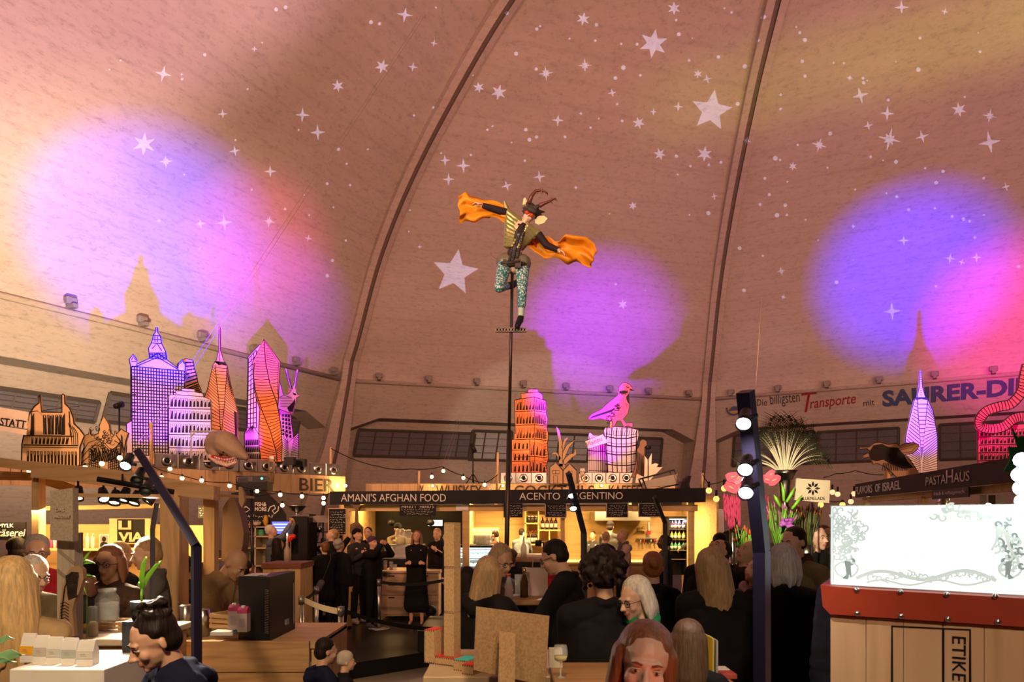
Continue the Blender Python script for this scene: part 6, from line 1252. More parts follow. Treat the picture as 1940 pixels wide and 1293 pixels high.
    for x, y, Y, tx, ty, tY, wt in ((200, 945, 5.6, 60, 1100, 4.6, 70), (236, 946, 5.6, 200, 1190, 4.6, 90), (287, 946, 5.7, 290, 1150, 3.2, 90)): lamp('track_beam', 'SPOT', P(x, y, Y), (1, .76, .5), wt*4, .03, P(tx, ty, tY), 70, .6)
    # ---- counter with things
    e = thing('side_counter', 'wooden display counter with a white top under the big glass jar', 'counter', (P(170, 0, 4.3).x, 4.4, 0)); b = MB(); a, c, z = P(60, 0, 4.1), P(262, 0, 4.1), P(0, 1212, 4.1).z; b.bevbox(((a.x+c.x)/2, 4.45, z-.02), (c.x-a.x, .72, .04), .006); b.build('worktop', M('pale_worktop', (.72, .62, .48), .5), e)
    WB = M('plank_crate', (.50, .30, .15), .6, kind='wood', col2=(.36, .2, .1), axis=0)
    b = MB()
    for k in range(5): b.box(((a.x+c.x)/2, 4.13, z-.06-.11-k*.225), (c.x-a.x-.02, .03, .215))
    b.build('front_planks', WB, e); b = MB(); b.box(((a.x+c.x)/2, 4.45, (z-.04)/2), (c.x-a.x-.04, .6, z-.06)); b.build('carcass', WB, e)
    g = P(248, 1252, 4.11); b = MB(); b.tube([g+V((-.035, 0, 0)), g+V((.035, 0, 0))], .004); 
    for s in (-1, 1): b.tube([g+V((s*.035, 0, 0)), g+V((s*.02, 0, .012))], .003); b.tube([g+V((s*.035, 0, 0)), g+V((s*.02, 0, -.012))], .003); b.box(g+V((s*.006, 0, 0)), (.003, .003, .03))
    b.build('arrow_mark', INK, e)
    b = MB(); bx(b, 204, 1266, 246, 1272, 4.108, .004); b.build('printed_band', M('rust_print', (.25, .12, .06), .7), e)
    zt = 1209
    def jar(name, label, x, y, Y, prof, mats, names, n=20):
        e = thing(name, label, 'glass jar', P(x, y, Y))
        for pf, m_, nm in zip(prof, mats, names): b = MB(); b.lathe(pf, P(x, y, Y), 0, n); b.build(nm, m_, e)
        return e
    WATER = M('pale_water', (.75, .8, .78), .05, alpha=.45)
    jar('glass_jar', 'big clear glass jar half full of water with a white shell inside', 203, 1178, 4.5, [[(.001, 0), (.065, 0), (.072, .02), (.072, .15), (.05, .19), (.05, .21), (.055, .215)], [(.001, .01), (.067, .01), (.067, .125), (.001, .125)], [(.053, .195), (.056, .2), (.056, .212), (.053, .215)]], [GLASS, WATER, GLASS], ['glass_body', 'water', 'rim'])
    e = thing('sea_shell', 'white piece lying in the water of the big glass jar', 'shell', P(210, 1176, 4.5)); remesh([('c', P(206, 1172, 4.5), .012, P(214, 1174, 4.5), .016), ('c', P(214, 1174, 4.5), .014, P(218, 1168, 4.5), .005)], .003, 1, 'shell_body', WHITE, e, T=Matrix.Translation(-e.location))
    def crate(name, label, x0, x1, y1, Y, h, d, n=3, parent=None, rz=0):
        e = thing(name, label, 'crate', ctr(x0, x1, y1, Y), rz); w_ = (x1-x0)*Y/FPX
        for k in range(n):
            zz = h*(k+.5)/n
            b = MB(); b.box((0, 0, zz), (w_, .008, h/n*.72)); b.build('slat', SPRUCEH, e).matrix_parent_inverse = Matrix(); b = MB(); b.box((0, d, zz), (w_, .008, h/n*.72)); b.build('slat', SPRUCEH, e).matrix_parent_inverse = Matrix()
            for s in (-1, 1): b = MB(); b.box((s*w_/2, d/2, zz), (.008, d, h/n*.72)); b.build('slat', SPRUCEH, e).matrix_parent_inverse = Matrix()
        for sx in (-1, 1):
            for sy in (.012, d-.012): b = MB(); b.box((sx*(w_/2-.01), sy, h/2), (.018, .018, h)); b.build('corner_post', SPRUCE, e).matrix_parent_inverse = Matrix()
        b = MB(); b.box((0, d/2, .004), (w_, d, .008)); b.build('base', SPRUCEH, e).matrix_parent_inverse = Matrix(); return e
    crate('wooden_crate', 'small slatted wooden crate upside down under the big glass jar', 186, 228, zt-8, 4.4, .075, .18)
    b0 = P(205, 1178, 4.5)
    jar('glass_vase', 'tall narrow glass cylinder holding pale curled shavings on the counter', 176, zt+3, 4.2, [[(.001, 0), (.03, 0), (.03, .1), (.027, .105), (.027, .195), (.03, .2)], [(.001, .004), (.026, .004), (.026, .09), (.015, .11), (.001, .1)]], [GLASS, M('pale_shavings', (.7, .6, .35), .8)], ['glass_body', 'shavings'])
    for x, col_, lb in ((149, (.02, .25, .2), 'small amber and green pump bottle on the counter, left of its neighbour'), (160, (.12, .08, .03), 'small amber pump bottle with a dark label beside the glass cylinder')):
        e = thing('pump_bottle', lb, 'bottle', P(x, zt-6, 4.3)); b = MB(); b.lathe([(.001, 0), (.018, 0), (.018, .06), (.007, .07), (.001, .07)], P(x, zt-6, 4.3), 0, 14); b.build('bottle_body', M('amber_oil', (.7, .42, .03), .15), e); b = MB(); b.lathe([(.0185, .012), (.0185, .045)], P(x, zt-6, 4.3), 0, 14); b.build('paper_label', M('lab%s' % x, col_, .5), e)
        b = MB(); b.lathe([(.001, .07), (.008, .07), (.008, .08), (.003, .082), (.003, .095), (.001, .095)], P(x, zt-6, 4.3), 0, 10); b.build('pump', BLACK, e)
    e = thing('flyer', 'grey leaflet lying on the counter between cylinder and puffer jacket woman', 'leaflet', P(226, 1206, 4.3)); b = MB(); a = P(226, 1207, 4.3); b.box((a.x, 4.3, a.z+.002), (.1, .12, .003)); b.build('paper', M('grey_paper', (.35, .35, .38), .6), e)
    # ---- hanging kraft panel, column and shoe sole
    e = thing('display_column', 'tall pale wooden display column at the left counter', 'display stand', (P(124, 0, 3.9).x, 3.9, 0)); b = MB(); a, c = P(108, 1010, 3.9), P(141, 1010, 3.9); b.box(((a.x+c.x)/2, 3.94, a.z/2), (c.x-a.x, .08, a.z)); b.build('column_body', M('grey_wood', (.42, .36, .29), .6, kind='wood'), e)
    for y in (1060, 1100): b = MB(); poly(b, [(109, y-22), (141, y+6), (141, y+12), (109, y-14)], 3.895, .004); b.build('stencil_band', M('faded_print', (.28, .22, .16), .8), e)
    e = thing('kraft_signboard', 'plain kraft panel with faint pale lettering on top of the display column', 'sign', ctr(95, 138, 1024, 3.8)); b = MB(); poly(b, [(95, 1024), (95, 931), (138, 925), (138, 1026)], 3.8, .05); b.build('board', M('kraft_dull', (.40, .32, .24), .8, kind='card'), e)
    PT = M('pale_print', (.55, .46, .37), .8); sign_text('DAS', e, PT, 106, 964, 123, 970, 3.795); sign_text('PRODUKT', e, PT, 104, 977, 134, 983, 3.795)
    e = thing('shoe_sole', 'huge shoe-sole shaped board with dark carved grooves', 'display piece', P(134, 1205, 3.7)); c = Cut(3.7, 0, 850, 2.92, .03)
    c.shape([(325, 1040), (330, 900), (345, 760), (370, 690), (400, 655), (435, 648), (458, 670), (462, 720), (440, 790), (410, 850), (400, 900), (412, 1040)])
    for k in range(15): c.line([(365+k*1.0, 710+k*9), (395+k*2.5, 690+k*9), (440-k*1.2, 702+k*9)], 6)
    for k in range(11): c.line([(336, 860+k*17), (362, 850+k*17), (385, 866+k*17)], 4)
    c.line([(345, 1030), (345, 900), (362, 770), (400, 685), (440, 690)], 6); c.b.build('sole_board', [M('brown_card_sole', (.30, .19, .10), .8), INK], e)
    # ---- white plinth with pouches
    e = thing('white_plinth', 'white display plinth at the lower left carrying five pouches', 'plinth', (P(110, 0, 3.0).x, 3.1, 0)); b = MB(); a, c, z = P(20, 0, 2.9), P(154, 0, 2.9), P(0, 1268, 2.9).z; b.bevbox(((a.x+c.x)/2+.05, 3.1, z/2), (c.x-a.x+.1, .42, z), .004); b.build('plinth_body', M('gloss_white', (.80, .76, .68), .35), e)
    for i, (x0, x1, y0, y1, band, lb) in enumerate(((44, 71, 1200, 1250, (.85, .42, .02), 'white pouch with an orange band, leftmost of the five'), (69, 95, 1204, 1253, (.5, .46, .4), 'white pouch with a grey band, second from the left'), (94, 121, 1207, 1257, (.55, .55, .5), 'white pouch with a pale band, middle of the five'), (122, 150, 1209, 1260, (.42, .45, .4), 'white pouch with a grey-green band, fourth from the left'), (151, 183, 1213, 1264, (.62, .6, .55), 'white pouch with a wide pale front, rightmost of the five'))):
        Y = 3.05-i*.015; s = Y/FPX; e = thing('paper_pouch', lb, 'pouch', ctr(x0, x1, 1266, Y)); zt_ = P(0, y0, Y).z; zb = z; a, c = P(x0, 0, Y), P(x1, 0, Y); xm = (a.x+c.x)/2; w_ = (c.x-a.x)*.94; h = zt_-zb
        vs = []; 
        for zz, dd, ww in ((0, .05, 1), (.5, .045, 1.02), (.85, .02, 1), (1, .003, .96)): vs += [(xm-w_/2*ww, Y-dd/2, zb+h*zz), (xm+w_/2*ww, Y-dd/2, zb+h*zz), (xm+w_/2*ww, Y+dd/2, zb+h*zz), (xm-w_/2*ww, Y+dd/2, zb+h*zz)]
        fs = [(3, 2, 1, 0), (12, 13, 14, 15)]+[(r*4+j, r*4+(j+1) % 4, r*4+4+(j+1) % 4, r*4+4+j) for r in range(3) for j in range(4)]
        b = MB(); b.add(vs, fs); b.build('pouch_body', M('white_foil', (.78, .76, .72), .3), e); b = MB(); b.box((xm, Y-.0255, zb+h*.42), (w_*1.0, .003, h*.3)); b.build('printed_band', M('band_%d' % i, band, .5), e)
        b = MB(); b.box((xm-w_*.1, Y-.0275, zb+h*.45), (w_*.3, .001, .004)); b.box((xm-w_*.05, Y-.0275, zb+h*.38), (w_*.4, .001, .003)); b.build('small_print', M('soft_grey_ink', (.35, .33, .3), .7), e)
    # ---- plant leaves
    def leafy(name, label, base, leaves, mat, mat2=None):
        e = thing(name, label, 'plant', base)
        for pts, w_ in leaves:
            b = MB(); k = len(pts); vs, fs = [], []
            for i, p in enumerate(pts):
                t = i/(k-1); ww = w_*sin(pi*min(1, .12+t*.88))**.7*(1 if t < 1 else 0); d = (pts[min(i+1, k-1)]-pts[max(i-1, 0)]).normalized(); s = d.cross(V((0, 1, 0))).normalized(); vs += [p-s*ww, p+V((0, .012, 0)), p+s*ww]
            for i in range(k-1): fs += [(i*3, i*3+1, i*3+4, i*3+3), (i*3+1, i*3+2, i*3+5, i*3+4)]
            b.add(vs, fs, 0, True); o = b.build('leaf', mat, e, fix=False); s_ = o.modifiers.new('s', 'SOLIDIFY'); s_.thickness = .0015
        return e
    LG = M('fresh_leaf_green', (.16, .42, .02), .45)
    Q = lambda *pp, Y=3.3: [P(x, y, Y) for x, y in pp]
    e = leafy('potted_shoot', 'bright green young plant shoot rising behind the puffer jacket woman', P(268, 1140, 3.3), [(Q((270, 1118), (276, 1100), (290, 1080), (307, 1062)), .012), (Q((269, 1116), (280, 1092), (296, 1072), (302, 1066)), .010), (Q((269, 1118), (268, 1095), (272, 1070), (276, 1055)), .013), (Q((268, 1118), (263, 1108), (262, 1103)), .006)], LG)
    b = MB(); b.tube(Q((268, 1150), (269, 1116)), .006); b.build('stem', LG, e); b = MB(); a = P(268, 1175, 3.3); b.lathe([(.001, 0), (.04, 0), (.05, .09), (.001, .08)], a, 0, 16); b.build('pot', BLACK, e); b = MB(); b.box((a.x, 3.3, a.z/2), (.12, .12, a.z)); 
    e2 = thing('pedestal', 'narrow dark pedestal hidden behind the woman, holding the plant pot', 'stand', (a.x, 3.3, 0)); b.build('pedestal_body', BLACK, e2)
    e = leafy('leaf_sprig', 'thin green leaves sticking out in front of the hat woman', P(150, 1120, 4.0), [(Q((150, 1068), (158, 1062), (164, 1054), (171, 1044), Y=4.0), .009), (Q((153, 1069), (165, 1066), (180, 1068), Y=4.0), .009), (Q((158, 1090), (168, 1090), (180, 1094), Y=4.0), .007), (Q((156, 1102), (166, 1104), Y=4.0), .005)], LG); b = MB(); b.tube(Q((150, 1068), (158, 1090), (156, 1103), (165, 1130), (164, 1210), Y=4.0), .0025); b.build('stem', LG, e)
    e = leafy('leafy_plant', 'pale green leaves poking in at the lower left edge', P(0, 1270, 2.6), [(Q((-20, 1260), (0, 1248), (24, 1240), (44, 1242), Y=2.6), .022), (Q((-20, 1225), (2, 1215), (14, 1208), (24, 1212), Y=2.6), .012), (Q((-20, 1250), (6, 1252), (28, 1256), Y=2.6), .012)], M('pale_leaf_green', (.22, .42, .2), .5)); b = MB(); b.tube(Q((-20, 1225), (-22, 1262), (-20, 1330), Y=2.6), .008); b.build('stem', LG, e)
    # ---- thin black mast with the bent top, near
    def mast(name, label, pts, Ys, r, lamps, lampm, cat='light mast', col=DARKM):
        pp = [P(x, y, Y) for (x, y), Y in zip(pts, Ys)]; e = thing(name, label, cat, (pp[0].x, pp[0].y, 0)); b = MB(); b.tube([V((pp[0].x, pp[0].y, 0))]+pp[1:2], r, 0, 4, sx=1); b.build('post', col, e)
        b = MB(); b.tube(pp[1:], r, 0, 4); b.build('bent_arm', col, e); return e
    e = mast('light_mast', 'near dark square-tube mast leaning its bent arm to the upper left', [(374, 1293), (372, 1036), (330, 965), (262, 856)], [3.2, 3.2, 3.35, 3.6], .026, None, None, col=M('navy_black_steel', (.022, .018, .045), .4, .4))
    e = mast('light_mast', 'thin grey-black mast in front of the young man, bent at the top', [(290, 1120), (289, 1004), (297, 955)], [4.55, 4.55, 4.6], .017, None, None, col=M('matt_grey_steel', (.08, .08, .09), .5, .3))
    def spot(name, label, a, aim, r, L_, glow, mat=BLACK):
        d = (V(aim)-V(a)).normalized(); T = Matrix.Translation(V(a)) @ d.to_track_quat('-Z', 'Y').to_matrix().to_4x4(); e = thing(name, label, 'spotlight', a)
        b = MB(); b.lathe([(.001, L_), (r*.7, L_), (r*.8, 0), (r, -L_*.5), (r*.9, -L_*.5), (r*.75, 0), (.001, 0)], T=T, n=16); b.build('lamp_can', mat, e); b = MB(); b.lathe([(.001, -L_*.3), (r*.85, -L_*.3), (r*.75, -.005), (.001, -.005)], T=T, n=14); b.build('lit_lens', glow, e); return e
    WG = M('cool_lens_glow', (.9, .88, 1), emit=30)
    for x, y, ax, ay, lb in ((240, 878, 200, 960, 'violet-white lit spotlight at the tip of the near mast'), (262, 905, 225, 985, 'small unlit-looking spotlight upper on the bent arm of the near mast'), (278, 925, 240, 1000, 'small spotlight lower on the bent arm of the near mast')):
        a = P(x, y, 3.5); e = spot('mast_spotlight', lb, a, P(ax, ay, 3.2), .03, .07, WG if y == 878 else M('dim_lens', (.1, .1, .1), .2)); b = MB(); b.tube([a, P(x+18, y+3, 3.5)], .008); b.build('arm', BLACK, e)
    lamp('mast_beam', 'SPOT', P(243, 886, 3.45), (1, .85, .7), 160, .03, P(230, 1200, 2.9), 60, .7)
    # ---- fridge counter in the middle left
    e = thing('plank_counter', 'plank-fronted counter carrying the black mini fridge and milk cartons', 'counter', (P(480, 0, 5).x, 5.2, 0)); z = P(0, 1190, 5.6).z
    L0, L1 = P(300, 0, 4.9), P(597, 0, 4.9); b = MB(); b.box(((L0.x+L1.x)/2, 5.4, z-.02), (L1.x-L0.x, .95, .04)); b.build('worktop', SPRUCEH, e)
    b = MB(); PK = M('knotty_plank', (.60, .36, .16), .55, kind='wood', col2=(.42, .22, .09), axis=0, scale=.8)
    ztop = P(0, 1216, 4.88).z
    for k in range(4): b.box(((L0.x+L1.x)/2-.02, 4.9, ztop-.11-k*.225), (L1.x-L0.x-.04, .03, .218))
    b.build('front_planks', PK, e); 
    for xx in (L1.x-.02, L0.x+.02): b = MB(); b.box((xx, 5.4, z/2), (.04, .9, z-.04)); b.build('side_panel', SPRUCE, e)
    pass; b = MB(); b.box(((L0.x+L1.x)/2, 5.4, z-.34), (L1.x-L0.x-.1, .85, .03)); b.build('shelf', SPRUCEH, e)
    e = thing('grey_tray', 'flat grey plastic tray on the shelf inside the plank counter', 'tray', ctr(480, 535, 1225, 5.3)); b = MB(); a = ctr(455, 528, 1225, 5.3); b.box((a.x, 5.3, z-.30), (.3, .4, .05)); b.build('tray_body', M('grey_plastic', (.2, .2, .22), .4), e)
    Y = 5.15; a, c = P(461, 0, Y), P(511, 0, Y); zt_ = P(0, 1091, Y).z
    e = thing('mini_fridge', 'black mini fridge with slotted side vents on the plank counter', 'fridge', (-1.9, 5.3, z), 0)
    f0, f1, f2 = P(452, 0, 5.05), P(511, 0, 4.98), P(559, 0, 5.55); b = MB(); pts = [(f0.x, f0.y), (f1.x, f1.y), (f2.x, f2.y), (f0.x+.2, 5.6)]; b.prism(pts, (V((0, 0, z)), V((1, 0, 0)), V((0, 1, 0)), V((0, 0, 1))), P(0, 1094, 5.0).z-z); b.build('cabinet', BLACK, e)
    b = MB()
    for u_, (A_, B_), n in ((.93, (f0, f1), 26), (.1, (f1, f2), 0), (.93, (f1, f2), 26)):
        for k in range(n): p = A_.lerp(B_, u_); d = (B_-A_).normalized(); zz = z+.06+k*.0125; nn = V((d.y, -d.x, 0)).normalized(); b.tube([V((p.x, p.y, zz))+nn*.003-d*.02, V((p.x, p.y, zz))+nn*.003+d*.012], .0022, 0, 4)
    b.build('vent_grille', STEEL, e); b = MB(); p = f1.lerp(f2, .62); d = V(((f2-f1).y, -(f2-f1).x, 0)).normalized(); b.box((p.x+d.x*.005, p.y+d.y*.005, z+.09), (.06, .02, .04), 0, None, atan2((f2-f1).y, (f2-f1).x)); b.build('rating_plate', M('grey_plastic'), e)
    e = thing('paper_stack', 'white papers and a cable lying on top of the mini fridge', 'papers', P(490, 1090, 5.2)); b = MB(); b.box(P(492, 1090, 5.2)+V((0, 0, .005)), (.13, .16, .008), 0, None, .2); b.box(P(482, 1092, 5.1)+V((0, 0, .008)), (.1, .1, .006), 0, None, -.1); b.build('sheets', WHITE, e)
    for i, (x, lb) in enumerate(((445, 'white and pink milk carton, left of the two beside the mini fridge'), (462, 'white and pink milk carton touching the mini fridge, right of the two'))):
        Yc = 4.9-.05*i; e = thing('milk_carton', lb, 'carton', P(x, 1190, Yc)); s = Yc/FPX; a = P(x, 1197 if i else 1192, Yc); b = MB(); w_ = .068; h = .155; b.box(a+V((0, 0, h/2)), (w_, w_, h)); b.build('carton_body', M('carton_print', (.62, .52, .5), .4), e)
        b = MB(); b.add([(a.x-w_/2, a.y-w_/2, a.z+h), (a.x+w_/2, a.y-w_/2, a.z+h), (a.x+w_/2, a.y+w_/2, a.z+h), (a.x-w_/2, a.y+w_/2, a.z+h), (a.x-w_/2, a.y, a.z+h+.022), (a.x+w_/2, a.y, a.z+h+.022)], [(0, 1, 5, 4), (2, 3, 4, 5), (1, 2, 5), (3, 0, 4), (3, 2, 1, 0)]); b.box(a+V((0, 0, h*.92)), (w_*1.02, w_*1.02, h*.16)); b.build('gable_top', M('magenta_print', (.55, .06, .2), .4), e)
        b = MB(); b.lathe([(.001, 0), (.014, 0), (.014, .02), (.001, .02)], a+V((0, -.01, h+.01)), 0, 12); b.build('screw_cap', WHITE, e)
        b = MB(); b.box(a+V((0, -w_/2-.001, h*.42)), (w_*.6, .002, h*.4)); b.build('printed_panel', M('lilac_print', (.5, .42, .48), .5), e)
    crate('wooden_crate', 'slatted wooden crate tipped beside the milk cartons', 392, 440, 1192, 5.0, .11, .18, rz=-.35)
    e = thing('book_stack', 'small white book lying in front of the tipped crate', 'book', P(426, 1200, 4.85)); b = MB(); b.box(P(426, 1199, 4.9)+V((0, 0, .0)), (.16, .12, .025)); b.build('pages', WHITE, e)
    for x, h_, lb in ((352, .23, 'steel insulated jug behind the near mast, left'), (385, .2, 'steel insulated jug behind the near mast, right')):
        e = thing('steel_jug', lb, 'jug', P(x, 1192, 5.2)); b = MB(); b.lathe([(.001, 0), (.045, 0), (.05, h_), (.035, h_+.01), (.001, h_+.01)], V((P(x, 0, 5.2).x, 5.2, z)), 0, 20); b.build('jug_body', STEEL, e)
    e = thing('green_bottle', 'small green bottle with a white label left of the near mast', 'bottle', P(345, 1192, 5.0)); b = MB(); b.lathe([(.001, 0), (.025, 0), (.025, .06), (.012, .08), (.012, .15), (.001, .15)], V((P(345, 0, 5.0).x, 5.0, z)), 0, 14); b.build('bottle_body', M('green_glass', (.02, .25, .08), .1), e); b = MB(); b.lathe([(.0125, .085), (.0125, .13)], V((P(345, 0, 5.0).x, 5.0, z)), 0, 14); b.build('paper_label', WHITE, e)
    # ---- brown fin, high table with candle
    e = thing('fin_sculpture', 'tall brown fin-shaped sculpture with a pointed horn above the bending man', 'sculpture', P(445, 1060, 6.9)); c = Cut(6.9, 200, 850, 2.92, .16)
    FB = M('brown_leather_board', (.16, .09, .05), .55); c.shape([(640, 620), (648, 330), (665, 300), (690, 272), (712, 276), (735, 330), (752, 400), (765, 470), (758, 540), (748, 580), (700, 600), (690, 640)]); c.b.build('fin_body', FB, e)
    c = Cut(6.86, 200, 850, 2.92, .05); c.shape([(738, 300), (735, 215), (745, 212), (762, 245), (768, 290), (755, 330)]); c.b.build('horn_tip', M('straw_wood', (.5, .34, .17), .7), e)
    b = MB(); a = P(436, 1050, 6.98); b.box((a.x, 6.98, a.z/2), (.05, .05, a.z)); b.build('support_post', SPRUCE, e)
    Y = 9.7; e = thing('high_table', 'high crate table with a red-brown rimmed top holding the candle bottle', 'table', ctr(498, 568, 1180, Y)); a, c = P(498, 0, Y), P(569, 0, Y); zt_ = P(0, 1068, Y).z; b = MB(); b.box(((a.x+c.x)/2, Y+.3, zt_-.035), (c.x-a.x+.03, .66, .07)); b.build('top_rim', M('red_brown_leather', (.22, .07, .04), .5), e)
    b = MB(); b.box(((a.x+c.x)/2, Y+.3, (zt_-.07)/2+.1), (c.x-a.x, .6, zt_-.27)); b.build('crate_body', SPRUCE, e)
    e = thing('candle_bottle', 'clear bottle with a burning candle on the high crate table', 'candle', P(544, 1066, 9.9)); zb = zt_; xx = P(544, 0, 9.9).x; b = MB(); b.lathe([(.001, 0), (.045, 0), (.045, .18), (.018, .24), (.018, .3)], (xx, 9.9, zb), 0, 16); b.build('bottle_body', M('frosted_bottle', (.6, .5, .38), .3, alpha=.6), e); b = MB(); b.lathe([(.001, .3), (.012, .3), (.012, .38), (.001, .38)], (xx, 9.9, zb)); b.build('candle_stick', WHITE, e); FL = M('candle_flame', (1, .55, .15), emit=40)
    b = MB(); b.ball((xx, 9.9, zb+.40), (.009, .009, .022), 0, 8); b.build('flame', FL, e)
    e = thing('red_balloon', 'red heart-like paper lantern beside the blue screen, above the candle', 'lantern', P(552, 1024, 10.6)); remesh([('e', P(549, 1019, 10.6), (.045, .04, .05)), ('e', P(556, 1017, 10.6), (.04, .035, .04)), ('c', P(551, 1022, 10.6), .03, P(546, 1028, 10.6), .015)], .008, 2, 'lantern_body', M('bright_red', (.75, .03, .03), .4), e, T=Matrix.Translation(-e.location)); b = MB(); b.tube([P(551, 1025, 10.6), P(551, 1068, 10.6)], .004); b.build('stick', SPRUCE, e)
    # ---- fish stall
    Y = 14.4; e = thing('fish_stall_sign', 'black gabled chalk sign reading FISH & MORE with a drawn fish and whale', 'sign', ctr(440, 540, 1000, Y)); b = MB(); poly(b, [(438, 1005), (438, 935), (470, 929), (486, 934), (500, 929), (512, 940), (528, 956), (541, 975), (541, 988), (520, 1002), (480, 1008)], Y, .05); scrib(b, 455, 974, 530, 984, Y, 1, 1, 4, 1.6); scrib(b, 458, 984, 502, 993, Y, 1, 1, 5, 1.6)
    f = pxframe(Y); b.stroke([q2(x, y, Y) for x, y in ((460, 966), (466, 960), (474, 966), (466, 971), (458, 962), (458, 970))], .02, f, -.006, 1); b.stroke([q2(x, y, Y) for x, y in ((508, 970), (512, 961), (520, 958), (522, 964), (516, 968), (520, 974), (527, 968), (528, 960))], .022, f, -.006, 1); b.build('board', [CB, CHALK], e)
    sign_text('FISH&', e, CHALK, 483, 952, 505, 960, Y-.008, bold=.02); sign_text('MORE', e, CHALK, 483, 961.5, 505, 969, Y-.008, bold=.02)
    e = thing('shelf_unit', 'cream shelf cabinet with bowls and bread below the fish sign', 'cabinet', ctr(462, 512, 1080, 14.2)); CR = M('cream_paint', (.48, .40, .24), .5); b = MB(); Y = 14.2
    for y in (998, 1016, 1038, 1072): bx(b, 455, y, 512, y+2.5, Y, .4)
    for x in (455, 482, 510): bx(b, x, 998, x+2.5, 1110, Y, .4)
    bx(b, 455, 998, 512, 1110, Y+.4, .02); b.build('carcass', CR, e)
    for x, y, r, c_, nm, lb in ((465, 1016, .12, (.6, .35, .05), 'mixing_bowl', 'yellow bowl on the cream shelf'), (494, 1016, .06, (.05, .25, .12), 'green_box', 'small green tins on the cream shelf'), (476, 998, .08, (.6, .2, .05), 'bread_roll', 'orange loaf on top of the cream shelf'), (486, 997, .10, (.6, .5, .4), 'bread_loaf', 'pale loaf on top of the cream shelf'), (504, 998, .06, (.75, .4, .03), 'squash', 'upright yellow squash on top of the cream shelf')):
        a = P(x, y, Y+.15); e = thing(nm, lb, 'food' if nm != 'mixing_bowl' else 'bowl', a); b = MB()
        if nm == 'squash': b.ball(a+V((0, 0, .12)), (.055, .055, .12))
        elif nm == 'mixing_bowl': b.lathe([(.001, 0), (.06, 0), (.12, .1), (.115, .1), (.05, .01), (.001, .01)], a)
        elif nm == 'green_box': b.bevbox(a+V((0, 0, .07)), (.14, .1, .14), .01)
        else: b.ball(a+V((0, 0, r*.45)), (r, r*.7, r*.45))
        b.build('body', M('food_%s' % nm, c_, .5), e)
    Y = 12.7; e = thing('screen', 'glowing blue-violet screen behind the white-haired man', 'screen', ctr(514, 551, 1045, Y)); b = MB(); bx(b, 514, 987, 551, 1040, Y, .05); b.build('casing', BLACK, e); b = MB(); bx(b, 515, 989, 550, 1012, Y-.005, .006); b.build('lit_image', M('blue_screen_glow', (.10, .14, .95), emit=1.5), e); b = MB()
    for y in (993, 999, 1004): bx(b, 518, y, 546, y+2, Y-.008, .003)
    b.build('lit_text', M('pale_screen_glow', (.45, .6, 1), emit=1.6), e); b = MB(); bx(b, 529, 1040, 536, 1140, Y, .05); b.build('stand', BLACK, e)
    e = thing('black_fridge', 'tall black refrigerator beside the blue screen', 'fridge', ctr(551, 584, 1150, 12.9)); b = MB(); a, c = P(551, 979, 12.9), P(584, 979, 12.9); b.bevbox(((a.x+c.x)/2, 13.2, (a.z+.2)/2), (c.x-a.x, .6, a.z-.2), .02); b.build('cabinet', BLACK, e); b = MB(); b.tube([P(555, 990, 12.87), P(555, 1040, 12.87)], .012); b.build('handle', DARKM, e)
    e = thing('silver_bowl', 'large footed silver bowl standing on the black refrigerator', 'bowl', P(566, 978.5, 13.1)); b = MB(); b.lathe([(.001, 0), (.09, 0), (.08, .015), (.03, .03), (.03, .07), (.1, .1), (.18, .19), (.2, .2), (.17, .19), (.09, .11), (.001, .09)], P(562, 978.5, 13.1), 0, 24); b.build('bowl_body', STEEL, e)
    e = chalkboard('menu_board', 'wooden-framed standing chalk menu between the pans and the grey sweater man', 623, 965, 655, 1013, 12.2, 9, frame=SPRUCE, seed=9); b = MB(); bx(b, 637, 1013, 641, 1180, 12.2, .04); b.build('stand_post', SPRUCE, e)
    e = thing('pan_rack', 'dark rack stacked with steel pans and lids left of the chalk menu', 'rack', ctr(586, 622, 1100, 13.8)); b = MB()
    for y in (1008, 1028, 1048): bx(b, 586, y, 640, y+1.5, 13.8, .4)
    bx(b, 586, 975, 588, 1130, 13.8, .4); bx(b, 638, 975, 640, 1130, 13.8, .4); b.build('rack_frame', DARKM, e)
    for i, (x, y, r) in enumerate(((593, 1000, .085), (605, 1003, .06), (597, 1021, .07), (612, 1024, .05), (606, 1041, .07))):
        a = P(x, y, 13.95); e = thing('cooking_pan', ('round steel lid leaning on the top shelf of the pan rack, left', 'small steel pan on the top shelf of the pan rack', 'steel pan on the middle shelf of the pan rack, left', 'tiny steel pan on the middle shelf, right', 'steel pan on the bottom shelf of the pan rack')[i], 'pan', a); b = MB(); T = Matrix.Translation(a) @ Matrix.Rotation(pi/2, 4, 'X'); b.lathe([(.001, .03), (r*.6, .025), (r, 0), (r*.97, -.005), (.001, .02)], T=T, n=20); b.build('pan_body', STEEL, e)
    e = thing('umbrella_canopy', 'flat pale folded canopy edge above the pan rack', 'canopy', P(604, 985, 13.2)); b = MB(); poly(b, [(583, 982), (600, 977), (622, 984), (640, 991), (583, 990)], 13.2, .6); b.build('fabric', M('grey_canvas', (.25, .22, .19), .8), e); b = MB(); b.tube([P(612, 985, 13.5), V((P(612, 0, 13.5).x, 13.5, .2))], .015); b.build('pole', DARKM, e)
    e = thing('serving_paddle', 'big brown paddle-shaped board standing behind the cap man', 'paddle', P(676, 1060, 12.9)); b = MB(); poly(b, [(664, 1075), (663, 995), (672, 990), (673, 965), (668, 960), (670, 955), (681, 955), (683, 960), (678, 967), (679, 990), (688, 1000), (687, 1075)], 12.9, .03); b.build('paddle_body', M('dark_kraft', (.20, .11, .05), .7), e)
